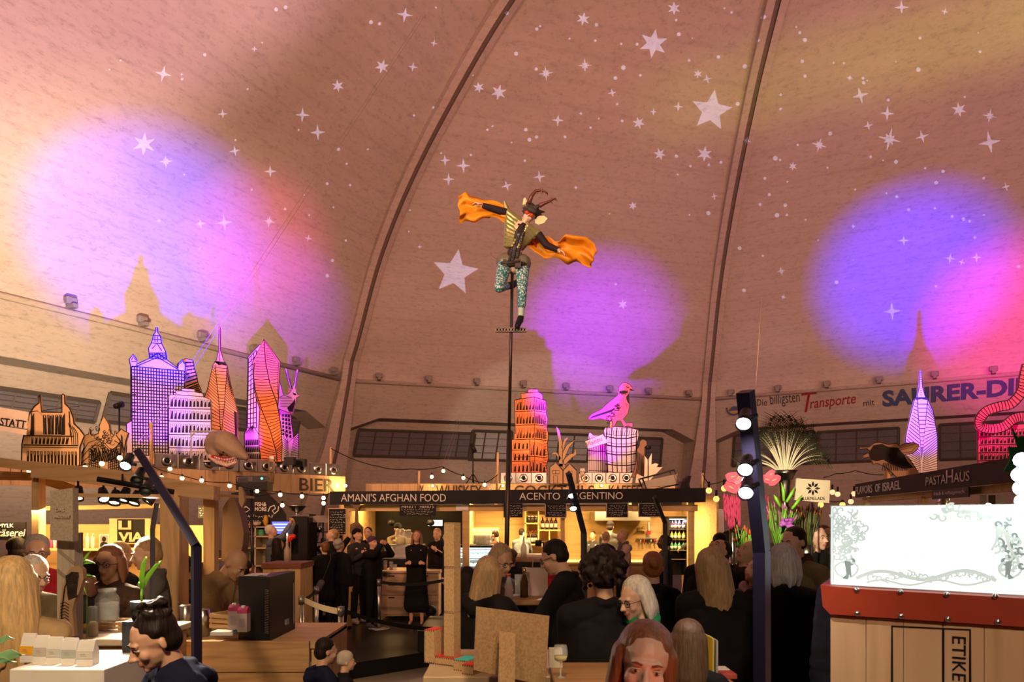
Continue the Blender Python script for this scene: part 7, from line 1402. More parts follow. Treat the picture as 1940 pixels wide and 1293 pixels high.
    # ---- bar roof gear: shark, moving heads, spots
    e = thing('shark_head', 'grey-brown model shark head with an open toothed mouth on the beer bar', 'model', P(430, 880, 13.6)); T = Matrix.Translation(-e.location); Y = 13.7
    qq = lambda x, y, d=0: P(220+x/3.802, 580+y/3.802, Y+d)
    prs = [('c', qq(735, 985, .3), .26, qq(790, 990, .1), .25), ('c', qq(790, 990, .05), .25, qq(870, 1050, -.05), .17), ('c', qq(870, 1050, -.05), .17, qq(935, 1090, -.1), .07), ('c', qq(700, 1020, .3), .17, qq(720, 1060, .1), .12), ('e', qq(800, 960, .1), (.16, .2, .14))]
    remesh(prs, .02, 6, 'head_skin', M('shark_hide', (.26, .20, .14), .6), e, T)
    remesh([('c', qq(675, 1085, .05), .045, qq(730, 1128, -.1), .04), ('c', qq(730, 1128, -.1), .04, qq(800, 1150, -.18), .04), ('c', qq(800, 1150, -.18), .04, qq(862, 1128, -.14), .03)], .012, 2, 'lower_jaw', M('pale_jaw', (.55, .40, .32), .6), e, T)
    remesh([('c', qq(700, 1090, .0), .05, qq(790, 1115, -.10), .06), ('c', qq(790, 1115, -.10), .06, qq(860, 1105, -.1), .035)], .012, 1, 'mouth', M('mouth_red', (.32, .02, .015), .5), e, T)
    for i in range(14):
        t = i/13; a = qq(712+t*150, 1102+18*sin(pi*t), -.17+.05*abs(t-.5)); b = MB()
        for k, (dz, dy) in enumerate(((.05, .0), (-.03, .02))): b.lathe([(.012, 0), (.001, -.045 if dz > 0 else .045)], (T @ a)+V((0, dy, dz)), 0, 5)
        b.build('tooth', WHITE, e).matrix_parent_inverse = Matrix()
    b = MB(); b.ball(T @ qq(772, 1056, -.22), .022, 0, 10); b.build('eye', INK, e).matrix_parent_inverse = Matrix()
    b = MB(); a = qq(740, 1120, .35); b.box((T @ a)+V((0, 0, -.05)), (.3, .12, .12)); b.build('bracket', DARKM, e).matrix_parent_inverse = Matrix()
    for px, py, lb in ((476, 917, 'black moving-head stage light hanging under the beer bar fascia'),):
        Yh = 12.4; a = P(px, py, Yh); e = thing('moving_head_light', lb, 'stage light', a); b = MB(); bx(b, 447, 913, 506, 929, Yh, .3); b.build('base_box', BLACK, e); b = MB(); bx(b, 450, 905, 470, 915, Yh, .25); bx(b, 478, 903, 502, 914, Yh, .25); b.build('head', DARKM, e)
        b = MB(); b.ball(P(496, 907, Yh), .02); b.build('indicator', M('teal_led_glow', (.1, 1, .6), emit=4), e); b = MB(); b.tube([P(448, 915, Yh+.1), P(448, 903, Yh+.1), P(505, 903, Yh+.1), P(505, 915, Yh+.1)], .012); b.build('guard_frame', DARKM, e); b = MB(); b.tube([P(476, 929, Yh+.1), V((a.x, Yh+.1, .2))], .03); b.build('stand_pole', DARKM, e)
    for x, y, Yp, lb in ((287, 850, 13.6, 'slim orange-lit wooden stick on the beer bar roof by the tall gridded skyscraper'),):
        e = thing('wooden_stick', lb, 'post', P(x, 880, Yp)); b = MB(); b.tube([P(x, 882, Yp), P(x-1, 801, Yp)], .035); b.build('stick', SPRUCE, e); b = MB(); poly(b, [(277, 880), (287, 852), (290, 852), (292, 880)], Yp, .03); b.build('foot', SPRUCE, e)
    e = thing('gallows_frame', 'small pale timber frame in front of the five-floor block', 'frame', P(363, 880, 13.9)); b = MB(); b.tube([P(362, 868, 13.9), P(362, 818, 13.9), P(420, 818, 13.9)], .022, 0, 4); b.tube([P(362, 828, 13.9), P(370, 818, 13.9)], .018, 0, 4); b.build('timber', M('pale_blue_timber', (.5, .5, .6), .6), e)
    for x, y0, y1, Yp, lb in ((514, 867, 898, 15.0, 'small bare wooden bracket with a lamp on the beer bar, under the twisted tower'), (1103, 890, 918, 20.2, 'small bare wooden bracket with a lamp beside the pigeon drum')):
        e = thing('lamp_bracket', lb, 'lamp', P(x, y1, Yp)); b = MB(); w_ = 5
        for dx in (-w_, w_): bx(b, x+dx-1, y0+5, x+dx+1, y1, Yp, .04)
        bx(b, x-w_-1, y0+5, x+w_+1, y0+8, Yp, .04); bx(b, x-w_-1, y1-7, x+w_+1, y1-5, Yp, .04); b.build('timber_frame', SPRUCE, e); b = MB(); bx(b, x-4, y0-2, x+5, y0+4, Yp, .08); b.build('lamp_housing', M('grey_cast'), e)
    for x, y, Yp in ((547, 872, 15.6), (568, 876, 16.0)): e = thing('roof_speaker', 'small black roof box, %s of the pair by the low purple tower' % ('left' if x == 547 else 'right'), 'lamp', P(x, 880, Yp)); b = MB(); bx(b, x-9, y-6, x+9, y+8, Yp, .2); b.build('housing', BLACK, e)
    for x, y, Y, tx, ty, tY, lb, w_ in ((226, 768, 13.2, 300, 745, 14.8, 'bright little spotlight left of the gridded skyscraper, beaming right', 60), (1228, 848, 19.6, 1330, 842, 24, 'bright little spotlight beside the robed statue, beaming right', 150)):
        e = spot('beam_spotlight', lb, P(x, y, Y), P(tx, ty, tY), .07, .14, M('star_glow', (1, 1, .95), emit=60)); lamp('beam', 'SPOT', P(x+3, y, Y), (.75, .7, 1), w_, .03, P(tx, ty, tY), 40, .8)
        b = MB(); zq = 3.0 if Y > 15 else 2.9; b.tube([P(x, y, Y), V((P(x, y, Y).x, Y, zq))], .015); b.build('stand', DARKM, e)
left()
# ================================================================ right side, tables in the crowd, strings of bulbs
def right():
    # ---- masts
    nb = _M['navy_black_steel']
    def mast(label, pts, Ys, r, col): 
        pp = [P(x, y, Y) for (x, y), Y in zip(pts, Ys)]; e = thing('light_mast', label, 'light mast', (pp[0].x, pp[0].y, 0)); b = MB(); b.tube([V((pp[0].x, pp[0].y, 0))]+pp[1:2], r, 0, 4); b.build('post', col, e); b = MB(); b.tube(pp[1:], r, 0, 4); b.build('bent_arm', col, e); return e
    mast('near navy-black mast with three glaring lamps, right of the blond woman', [(1446, 1293), (1443, 1045), (1412, 742)], [2.75, 2.75, 2.55], .036, nb)
    mast('slender grey mast leaning over the crowd before the Argentinian lettering', [(1108, 1150), (1106, 1010), (1077, 897)], [6.6, 6.6, 6.2], .03, M('blue_grey_steel', (.09, .10, .15), .4, .5))
    mast('thin dark mast bent to the upper left in front of the bottle fridge stall', [(1262, 1150), (1260, 992), (1240, 942)], [7.6, 7.6, 7.2], .026, M('blue_grey_steel'))
    WG = M('cool_lens_glow')
    def spot(label, a, aim, r, L_, glow):
        d = (V(aim)-V(a)).normalized(); T = Matrix.Translation(V(a)) @ d.to_track_quat('-Z', 'Y').to_matrix().to_4x4(); e = thing('mast_spotlight', label, 'spotlight', a)
        b = MB(); b.lathe([(.001, L_), (r*.7, L_), (r*.8, 0), (r, -L_*.5), (r*.9, -L_*.5), (r*.75, 0), (.001, 0)], T=T, n=16); b.build('lamp_can', BLACK, e); b = MB(); b.lathe([(.001, -L_*.35), (r*.86, -L_*.35), (r*.75, -.005), (.001, -.005)], T=T, n=14); b.build('lit_lens', glow, e); b = MB(); b.tube([a, V(a)+V((.045, 0, .02))], .01); b.build('arm', BLACK, e); return e
    for x, y, lb in ((1413, 797, 'topmost glaring lamp on the near navy-black mast'), (1416, 884, 'middle glaring lamp on the near navy-black mast'), (1417, 928, 'lowest glaring lamp on the near navy-black mast')): spot(lb, P(x-3, y, 2.42), P(x-60, y+300, 1.7), .028, .07, WG)
    for x, y, lb in ((1083, 936, 'small glaring lamp, upper of two on the slender grey mast'), (1086, 960, 'small glaring lamp, lower of two on the slender grey mast')): spot(lb, P(x, y, 6.35), P(x+10, y+300, 5), .035, .08, WG)
    lamp('mast_beam', 'SPOT', P(1413, 815, 2.5), (1, .9, .8), 25, .03, (1.2, 3.6, 0), 90, .8); lamp('mast_beam', 'SPOT', P(1086, 975, 6.3), (1, .88, .75), 60, .03, (.3, 5, 0), 80, .8)
    # ---- crate pillar with the lightbox (its right end stands nearer than its left)
    PW = M('pine_crate', (.72, .46, .25), .5, kind='wood', col2=(.62, .37, .18), scale=.5)
    g0 = V((P(1573, 0, 2.95).x, 2.95)); gd = V((.862, -.507)); Lc = .82; F0 = (V((g0.x, g0.y, 0)), V((gd.x, gd.y, 0)), V((0, 0, 1)), V((.507, .862, 0)))
    def up(x, y): a = on_line(x, g0, g0+gd); return ((a-F0[0]).dot(F0[1]), CZ+(HY-y)/FPX*a.y)
    def fo(off): return (F0[0]+F0[3]*off, *F0[1:])
    zt = up(1573, 1166)[1]; e = thing('crate_pillar', 'tall pine crate pillar with a red leather rim and printed ETIKETTE frame', 'crate', F0[0]+F0[1]*Lc/2+F0[3]*.25)
    b = MB()
    for k in range(6): b.prism([(Lc*k/6+.001, 0), (Lc*(k+1)/6-.001, 0), (Lc*(k+1)/6-.001, zt), (Lc*k/6+.001, zt)], F0, .03)
    b.build('front_planks', PW, e); b = MB()
    for u in (0, Lc-.03): b = MB(); b.prism([(u, 0), (u+.03, 0), (u+.03, zt), (u, zt)], fo(.031), .5); b.build('side_planks', PW, e)
    RL = M('red_leather_rim', (.42, .045, .012), .5); b = MB(); b.prism([up(*q) for q in ((1556, 1108), (1560, 1148), (1574, 1163))]+[(Lc+.02, up(1940, 1187)[1]), (Lc+.02, up(1940, 1134)[1])]+[up(*q) for q in ((1640, 1116), (1580, 1111))], fo(-.03), .55); b.build('leather_rim', RL, e)
    def at(x, y, off): u, z = up(x, y); return F0[0]+F0[1]*u+F0[3]*off+V((0, 0, z))
    for x, y in ((1625, 1161), (1707, 1166), (1795, 1172), (1889, 1177), (1624, 1117), (1706, 1121), (1793, 1126), (1884, 1129)): b = MB(); b.ball(at(x, y, -.032), (.012, .01, .012)); b.build('rivet', STEEL, e)
    b = MB()
    for pts in ([(1690, 1300), (1690, 1187), (1838, 1194), (1838, 1300)], [(1787, 1192), (1787, 1300)]): b.stroke([up(*q) for q in pts], .008, F0, -.003, 0)
    b.build('printed_frame', INK, e)
    text('ETIKETTE', e, INK, at(1804, 1206, -.002), V((0, 0, -1)), F0[1], .30, .045, th=.002)
    e = thing('lightbox', 'blazing white lightbox with a pale engraved scroll border on the crate pillar', 'lightbox', F0[0]+F0[1]*Lc/2+F0[3]*.12+V((0, 0, zt)))
    zc = up(1940, 957)[1]; b = MB(); b.prism([up(1570, 1111), up(1570, 958), (Lc, zc+.003), (Lc, up(1940, 1134)[1])], fo(.06), .14); b.build('box_body', M('aluminium_white', (.55, .6, .58), .4), e)
    lit = M('lightbox_glow', (.88, 1, .97), emit=.98); b = MB(); b.prism([up(1573, 1109), up(1573, 960), (Lc-.01, zc), (Lc-.01, up(1940, 1131)[1])], fo(.045), .015); b.build('lit_face', lit, e)
    GR = M('pale_engraving', (.50, .60, .57), emit=.8); GD = M('dark_engraving', (.22, .29, .28), emit=.7); b = MB(); f = fo(.045); R = random.Random(12)
    def st(pts, w, m=0): b.stroke([up(x, y) for x, y in pts], w*2.8/FPX, f, -.003-R.random()*.002, m)
    def curl(x, y, r, a0, turns, w, m=0): st([(x+r*(1-k/18)*cos(a0+turns*k/18*2*pi), y+r*(1-k/18)*sin(a0+turns*k/18*2*pi)) for k in range(18)], w, m)
    for k in range(110):
        x = R.uniform(1576, 1640); y = R.uniform(965, 1060)
        if x-1576 < 62-abs(y-1010)*.5+R.uniform(-8, 8): curl(x, y, R.uniform(4, 11), R.uniform(0, 6), R.choice([-.8, .8]), 3.5)
    for k in range(170):
        x = R.uniform(1770, 1940); y = R.uniform(962, 1080)
        if y < 985 or x > 1885-(y-985)*-.1: curl(x, y, R.uniform(4, 13), R.uniform(0, 6), R.choice([-.9, .9]), 4, R.choice([0, 0, 1]) if x > 1890 else 0)
    st([(1620+i*15, 1098-10*sin(i*.55)+max(0, 8-i)*2*0-8*sin(pi*i/18)) for i in range(19)], 7); st([(1640+i*14, 1106-5*sin(i*.8)) for i in range(18)], 4)
    for k in range(30): curl(1650+k*8, 1095+5*sin(k*.5), 5+R.random()*4, R.uniform(0, 6), .9, 3)
    st([(1576, 964), (1577, 1108)], 3); st([(1800, 968), (1850, 970), (1885, 985), (1893, 1010), (1888, 1030), (1880, 1045)], 4); st([(1895, 1000), (1905, 1005), (1915, 1040), (1930, 1060), (1935, 1080)], 5)
    for sx, x in ((1, 1602), (-1, 1916)):                      # the two shields with the hooked staff
        st([(x+22*cos(t*pi/10), 1078+(18*sin(t*pi/10) if t < 11 else 12*sin(t*pi/10))) for t in range(21)], 4)
        curl(x+sx*10, 1063, 11, pi if sx > 0 else 0, -.75*sx, 6, 1); f2 = [up(xx, yy) for xx, yy in ((x-sx*4, 1064), (x-sx*0, 1090), (x-sx*8, 1098), (x-sx*2, 1092), (x+sx*3, 1100), (x+sx*5, 1091), (x+sx*10, 1097), (x+sx*8, 1066))]; o, ex, ey, ez = f; b.prism(f2, (o-ez*.006, ex, ey, ez), .002, 1)
    b.build('engraved_border', [GR, GD], e); text('Leckerly', e, M('faint_lettering', (.62, .75, .66), emit=1.0), at(1715, 1068, .042), F0[1], V((0, 0, 1)), .14, .035, th=.003)
    # ---- glaring lamps at the right edge
    for i, (x, y) in enumerate(((1936, 872), (1932, 900), (1935, 925), (1938, 950))):
        a = P(x, y, 2.6); e = thing('globe_lamp', ('topmost', 'second', 'third', 'lowest')[i]+' of the four glaring white lamps in a column at the right edge', 'lamp', a); b = MB(); b.ball(a, .028); b.build('globe', M('white_glare', (.95, 1, 1), emit=25), e); b = MB(); b.tube([a, a+V((.06, .02, 0))], .01); b.build('socket', STEEL, e)
    e = thing('lamp_pole', 'slim steel pole carrying the glaring white lamps at the right edge', 'pole', (P(1960, 0, 2.62).x+.02, 2.62, 0)); b = MB(); xx = P(1966, 0, 2.62).x; b.tube([(xx, 2.66, 0), (xx, 2.66, 2.3)], .015); b.build('pole_tube', STEEL, e)
    # ---- pasta / Israel stall
    p0, p1 = (P(1620, 0, 13.2).x, 13.2), (P(1940, 0, 7.0).x, 7.0); fr = frame_line(p0, p1); L = (V(p1)-V(p0)).length
    e = thing('stall_sign', 'long black sign board in perspective reading FLAVORS OF ISRAEL and PASTAHAUS', 'sign', (5.9, 10, 2.37)); b = MB(); b.prism([(0, 2.37), (L+1.2, 2.37), (L+1.2, 2.63), (0, 2.63)], fr, -.06 if fr[3].x < 0 else .06); b.build('panel', M('slate_board', (.035, .03, .028), .6), e)
    def ltxt(s, xa, xb, z0, h, **k):
        a, c = on_line(xa, p0, p1), on_line(xb, p0, p1); n = fr[1].cross(V((0, 0, 1))); text(s, e, CHALK, V((a.x, a.y, z0))+n*.004, fr[1], V((0, 0, 1)), (c-a).length, h, **k)
    ltxt('FLAVORS', 1622, 1653, 2.43, .14); ltxt('OF', 1659, 1668, 2.43, .14); ltxt('ISRAEL', 1673, 1707, 2.43, .14); ltxt('PASTA', 1755, 1793, 2.435, .12); ltxt('H', 1794, 1807, 2.435, .17); ltxt('AUS', 1808, 1838, 2.435, .12)
    a, c = on_line(1767, p0, p1), on_line(1836, p0, p1); e2 = thing('hanging_sign', 'dark hanging board with chalk words frisch & selbstgemacht below PASTAHAUS', 'sign', a); b = MB(); b.add([V((a.x-.01, a.y, 2.365)), V((c.x-.01, c.y, 2.365)), V((c.x-.01, c.y, 2.24)), V((a.x-.01, a.y, 2.24)), V((a.x+.01, a.y, 2.365)), V((c.x+.01, c.y, 2.365)), V((c.x+.01, c.y, 2.24)), V((a.x+.01, a.y, 2.24))], [(0, 1, 2, 3), (7, 6, 5, 4), (0, 4, 5, 1), (3, 2, 6, 7), (1, 5, 6, 2), (0, 3, 7, 4)]); b.build('board', M('brown_slate', (.06, .045, .04), .6), e2)
    a, c = on_line(1772, p0, p1), on_line(1832, p0, p1); n = fr[1].cross(V((0, 0, 1))); text('frisch & selbstgemacht', e2, CHALK, V((a.x, a.y, 2.275))+n*.014, fr[1], V((0, 0, 1)), (c-a).length, .06)
    e = thing('side_stall', 'timber stall structure behind the long black sign, mostly hidden by the lightbox', 'market stall', (7.5, 10, 0)); n = -fr[3] if fr[3].x < 0 else fr[3]
    inw = V((.976, -.217, 0)); o0 = V((p0[0], p0[1], 0))+inw*.12; fr2 = (o0, fr[1], V((0, 0, 1)), inw)
    b = MB(); b.prism([(0, 2.28), (L+1.2, 2.28), (L+1.2, 2.37), (0, 2.37)], fr2, .1); b.build('front_beam', SPRUCEH, e); b = MB(); b.prism([(0, 2.6), (L+1.2, 2.6), (L+1.2, 2.63), (0, 2.63)], fr2, 3); b.build('roof', SPRUCEH, e)
    b = MB(); o3 = o0+inw*3; b.prism([(0, .2), (L+1.2, .2), (L+1.2, 2.6), (0, 2.6)], (o3, fr[1], V((0, 0, 1)), inw), .05); b.build('back_panel', SPRUCEH, e)
    for t in (.05, .5, .98): b = MB(); q_ = o0+fr[1]*L*t; b.box((q_.x, q_.y, 1.2), (.1, .1, 2.2)); b.build('post', SPRUCE, e)
    lamp('stall_lamp', 'AREA', o0+fr[1]*L*.35+inw*1.4+V((0, 0, 2.5)), (1, .68, .36), 60, .6, rot=(0, 0, 0)); lamp('stall_lamp', 'AREA', o0+fr[1]*L*.8+inw*1.4+V((0, 0, 2.5)), (1, .68, .36), 40, .6, rot=(0, 0, 0))
    e = thing('steel_flue', 'shiny steel flue pipe under the PASTAHAUS board', 'pipe', P(1756, 955, 9.3)); a = P(1756, 0, 9.3); b = MB(); b.tube([(a.x+.35, 9.5, 1.6), (a.x+.35, 9.5, 2.58)], .07, 0, 16)
    for z in (2.2, 2.3, 2.4): b.tube([(a.x+.35, 9.5, z), (a.x+.35, 9.5, z+.02)], .08, 0, 16)
    b.build('pipe', STEEL, e)
    e = thing('menu_sheet', 'framed sheets pinned up in the side stall right of the chalk words board', 'note', P(1850, 950, 7.8)); b = MB(); a = P(1862, 950, 7.95)
    for dx, m in ((0, 0), (.1, 1), (.2, 0)): b.box((a.x+dx*1.2, 7.95+dx*.2, a.z+.01), (.08, .006, .12), m)
    b.build('sheet', [WHITE, M('dark_print', (.08, .06, .05), .6)], e)
    # ---- flower stand
    e = thing('flower_stall_sign', 'cream board with an eight-petal black flower, under the peacock feathers', 'sign', P(1540, 955, 6.4)); Ys = 6.4; b = MB(); poly(b, [(1506, 948), (1509, 907), (1573, 911), (1571, 954)], Ys, .02)
    f = pxframe(Ys); cx, cy = 1540, 926
    for k in range(8):
        t = k*pi/4; ux, uy = cos(t), sin(t); pts = [(cx+ux*3, cy+uy*3), (cx+ux*8-uy*2.6, cy+uy*8+ux*2.6), (cx+ux*14, cy+uy*14), (cx+ux*8+uy*2.6, cy+uy*8-ux*2.6)]; o, ex, ey, ez = f; b.prism([q2(x, y, Ys) for x, y in pts], (o-ez*.003, ex, ey, ez), .002, 1)
    b.build('board', [M('cream_card', (.55, .43, .28), .7), INK], e); sign_text('BLUEMELADE', e, INK, 1517, 942, 1563, 948, Ys-.002, th=.003)
    b = MB(); a = P(1538, 953, Ys+.03); b.tube([(a.x, Ys+.03, .9), (a.x, Ys+.03, a.z)], .008); b.build('stick', BLACK, e)
    def table(label, x0, x1, y, Y, d, col, name='table'):
        a, c = P(x0, y, Y), P(x1, y, Y); e = thing(name, label, 'table', ((a.x+c.x)/2, Y+d/2, 0)); b = MB(); b.bevbox(((a.x+c.x)/2, Y+d/2, a.z-.02), (c.x-a.x, d, .04), .006); b.build('tabletop', col, e)
        for sx in (a.x+.05, c.x-.05):
            for sy in (Y+.05, Y+d-.05): b = MB(); b.box((sx, sy, (a.z-.04)/2), (.05, .05, a.z-.04)); b.build('leg', col, e)
        return a.z
    zf = table('dark flower stand table behind the crowd, hidden under the bouquets', 1385, 1558, 1075, 6.6, .8, M('dark_table', (.03, .025, .02), .6), 'flower_table')
    VM = M('antique_silver', (.42, .38, .32), .25, 1)
    a = V((P(1487, 0, 6.9).x, 6.9, zf)); zt_ = P(0, 892, 6.9).z; h = zt_-zf; e = thing('trumpet_vase', 'tall silver trumpet vase full of peacock feathers', 'vase', a); b = MB(); b.lathe([(.001, 0), (.12, 0), (.1, .03), (.03, .06), (.03, h-.42), (.055, h-.38), (.035, h-.34), (.05, h-.30), (.06, h-.15), (.075, h-.06), (.125, h), (.115, h), (.05, h-.14), (.001, h-.2)], a, 0, 24); b.build('vase_body', VM, e)
    e = thing('peacock_feathers', 'fan of pale-stemmed peacock feathers with dark eyed tips in the trumpet vase', 'feathers', (a.x, 6.9, zt_)); R = random.Random(21); QM = M('pale_quill', (.80, .70, .46), .5); TM = M('feather_barbs', (.07, .065, .02), .8); EM = M('feather_eye', (.02, .10, .10), .3)
    for i in range(46):
        t = (i+.5)/46*2-1; tx = 1487+t*86+R.uniform(-6, 6); ty = 792+abs(t)**1.8*78+R.uniform(-8, 22); dp = R.uniform(-.25, .25); s0 = P(1487+t*10, 896, 6.9+dp*.1); s1 = P(tx, ty, 6.9+dp); md = s0.lerp(s1, .5)+V((-t*.04, 0, .05+abs(t)*.06)); b = MB(); pts = [s0*(1-u)**2+md*2*u*(1-u)+s1*u*u for u in [k/7 for k in range(8)]]; b.tube(pts, [.0062-.0006*k for k in range(8)], 0, 4)
        d = (pts[-1]-pts[-2]).normalized(); sd = d.cross(V((0, 1, 0))).normalized()
        for k in range(16): u = .55+.45*k/15; p = pts[min(7, int(u*7))].lerp(pts[min(7, int(u*7)+1)], u*7-int(u*7)) if u < 1 else pts[-1]; l = .03+.06*(u-.5)*2; sg = 1 if k % 2 else -1; b.tube([p, p+sd*sg*l+d*l*.9+V((0, R.uniform(-.01, .01), -.004))], [.0038, .0015], 1, 3)
        b.ball(pts[-1], (.016, .008, .019), 1, 6); b.ball(pts[-1]+V((0, -.009, 0)), (.008, .004, .010), 2, 6); b.build('feather', [QM, TM, EM], e)
    # anthuriums
    a = V((P(1418, 0, 6.2).x, 6.2, zf)); h = P(0, 950, 6.2).z-zf; e = thing('silver_vase', 'slender silver vase holding the pink anthuriums and hanging amaranth', 'vase', a); b = MB(); b.lathe([(.001, 0), (.08, 0), (.03, .04), (.03, h-.25), (.05, h-.2), (.055, h), (.045, h), (.001, h-.1)], a+V((0, .45, 0)), 0, 20); b.build('vase_body', VM, e)
    a = a+V((0, .45, 0)); PKM = M('anthurium_pink', (.80, .10, .16), .25); AM = M('amaranth_crimson', (.35, .02, .07), .8); SM = M('stem_green', (.09, .20, .03), .5)
    for i, (x, y, s, r_, lb) in enumerate(((1384, 905, 12, .3, 'pink anthurium bloom, outermost at the left of the bouquet'), (1381, 922, 13, -.6, 'pink anthurium bloom, lowest left of the bouquet'), (1398, 926, 12, .2, 'pink anthurium bloom, low middle of the bouquet'), (1395, 909, 12, 1.0, 'pink anthurium bloom, upper left middle of the bouquet'), (1412, 902, 14, 1.5, 'tall upright pink anthurium bloom left of the mast'), (1450, 908, 10, -.5, 'pink anthurium bloom just right of the navy-black mast'), (1462, 912, 12, .5, 'pointed pink anthurium bloom reaching right, tip upwards'), (1457, 902, 9, .9, 'small pink anthurium bloom, highest right of the mast'))):
        p = P(x, y, 6.6); e = thing('anthurium', lb, 'flower', p); k = s*8.8/FPX; pts = []
        for j in range(16): t = 2*pi*j/16; rr = k*(.75+.45*max(0, cos(t))**4-.25*max(0, -cos(t))**6); pts.append((rr*cos(t), rr*.8*sin(t)))
        ex = V((cos(r_), 0, sin(r_))); ey = V((-sin(r_), .3, cos(r_))).normalized(); b = MB(); b.prism(pts, (p, ex, ey, ex.cross(ey)), .004); b.build('spathe', PKM, e); b = MB(); b.tube([p-V((0, .01, 0)), p-V((0, .03, 0))+ex*k*.5], [.006, .003]); b.build('spadix', M('spadix_cream', (.75, .6, .3), .5), e)
        b = MB(); b.tube([p, (p+a+V((0, 0, h)))*.5+V((0, 0, .05)), a+V((0, 0, h))], .004, 0, 5); b.build('stem', SM, e)
    R = random.Random(31)
    e = thing('amaranth', 'hanging crimson amaranth tassels under the pink anthuriums', 'flowers', a+V((0, -.05, h)))
    for i in range(16):
        x = 1372+i*2.7 if i < 12 else 1440+(i-12)*5; p = P(x, R.uniform(935, 945), 6.45); l = R.uniform(.15, .34); b = MB(); pts = [p+V((R.uniform(-.004, .004), 0, -l*k/9)) for k in range(10)]; b.tube(pts, [.006+.005*((k*7) % 3)/2 for k in range(10)], 0, 6); b.tube([p, a+V((0, 0, h))], .003); b.build('tassel', AM, e)
    # big mixed bouquets: spiky stems with orange and pink tips
    for lab, xs, y0, y1, Yb, cols, n in (('bouquet of bright green stems with orange tips beside the white-haired man', (1392, 1432), 1068, 1003, 6.3, ((.16, .36, .03), (.75, .12, .02)), 30), ('tall bouquet of green stems with lilac-pink lily buds right of the navy-black mast', (1452, 1512), 1045, 958, 6.5, ((.14, .32, .03), (.55, .16, .30)), 44), ('orange and dark red spiky bouquet under the cream flower sign', (1500, 1556), 1010, 962, 7.0, ((.12, .16, .03), (.8, .16, .02)), 44)):
        e = thing('bouquet', lab, 'flowers', (P(sum(xs)/2, 0, Yb).x, Yb, zf)); b0_ = V((P(sum(xs)/2, 0, Yb).x, Yb, zf))
        for i in range(n):
            x = R.uniform(*xs); y = R.uniform(y1, y1+(y0-y1)*.45); p = P(x, y, Yb+R.uniform(-.15, .15)); s = b0_+V(((p.x-b0_.x)*.3, R.uniform(-.05, .05), .15)); b = MB(); b.tube([s, s.lerp(p, .6)+V(((p.x-b0_.x)*.08, 0, 0)), p], [.006, .006, .004], 0, 5); b.tube([p, p+(p-s).normalized()*.05], [.009, .001], 1 if i % 3 else 0, 5); b.build('stem', [M('stem_%s' % (cols[0],), cols[0], .5), M('tip_%s' % (cols[1],), cols[1], .5)], e)
        b = MB(); b.lathe([(.001, 0), (.07, 0), (.09, .2), (.08, .2), (.001, .02)], b0_, 0, 16); b.build('bucket', VM, e)
    e = thing('leafy_branch', 'broad bright green leaves rising between the silver vase and the mast', 'plant', P(1490, 950, 6.3)); LG = M('fresh_leaf_green')
    for pts in (((1485, 950), (1484, 930), (1480, 915)), ((1490, 952), (1500, 935), (1506, 922)), ((1478, 960), (1470, 945), (1466, 938)), ((1500, 965), (1512, 950), (1520, 938))):
        b = MB(); w3 = [P(x, y, 6.3) for x, y in pts]; b.tube(w3, [.012, .016, .002], 0, 6, sx=1); b.build('leaf', LG, e)
    b = MB(); b.tube([P(1489, 965, 6.35), V((P(1489, 0, 6.35).x, 6.6, zf))], .006); b.build('stem', LG, e)
    e = thing('violet_flower', 'purple frilled flower head under the lily bouquet', 'flower', P(1492, 992, 6.2)); R = random.Random(3); remesh([('e', P(1492, 992, 6.2)+V((R.uniform(-.05, .05), R.uniform(-.03, .03), R.uniform(-.04, .04))), (.022, .02, .016)) for _ in range(22)], .006, 1, 'petals', M('purple_petals', (.28, .06, .32), .6), e, T=Matrix.Translation(-e.location)); b = MB(); b.tube([P(1492, 996, 6.2), V((P(1492, 0, 6.2).x, 6.62, zf))], .006); b.build('stem', SM, e)
    for p_ in ((7.2, 3.2, 3.4),): lamp('flower_spot', 'SPOT', P(1440, 800, 4.2), (1, .85, .6), 520, .04, P(1470, 950, 6.6), 32, .6)
    # ---- roof gear right of the pigeon
    Yr = 16.5; e = thing('floodlight', 'large tilted grey floodlight in a black tube frame on the stall roof', 'floodlight', P(1255, 925, Yr)); b = MB(); poly(b, [(1222, 925), (1280, 919), (1284, 898), (1222, 912)], Yr, .35); b.build('lamp_body', M('floodlight_grey', (.22, .20, .17), .5), e)
    b = MB(); pp = [P(x, y, Yr-.05) for x, y in ((1217, 907), (1277, 891), (1287, 918), (1226, 930), (1217, 907))]; b.tube(pp, .022, 0, 6); pp2 = [p+V((0, .45, 0)) for p in pp]; b.tube(pp2, .022, 0, 6)
    for p, q in zip(pp[:4], pp2[:4]): b.tube([p, q], .02, 0, 6)
    b.build('tube_frame', BLACK, e)
    e = thing('fan_silhouette', 'black serrated stage gear on the stall roof right of the tilted floodlight', 'stage gear', P(1300, 925, 13.6)); b = MB(); poly(b, [(1288, 927), (1292, 912), (1296, 914), (1298, 906), (1302, 909), (1304, 902), (1310, 902), (1306, 918), (1308, 927)], 13.6, .2); b.build('housing', BLACK, e)
    e = thing('roof_deck_box', 'low black flight case carrying the gear on the stall roof', 'case', P(1260, 930, 16.5)); b = MB(); bx(b, 1200, 926, 1300, 990, 16.5, .6); b.build('case_body', BLACK, e)
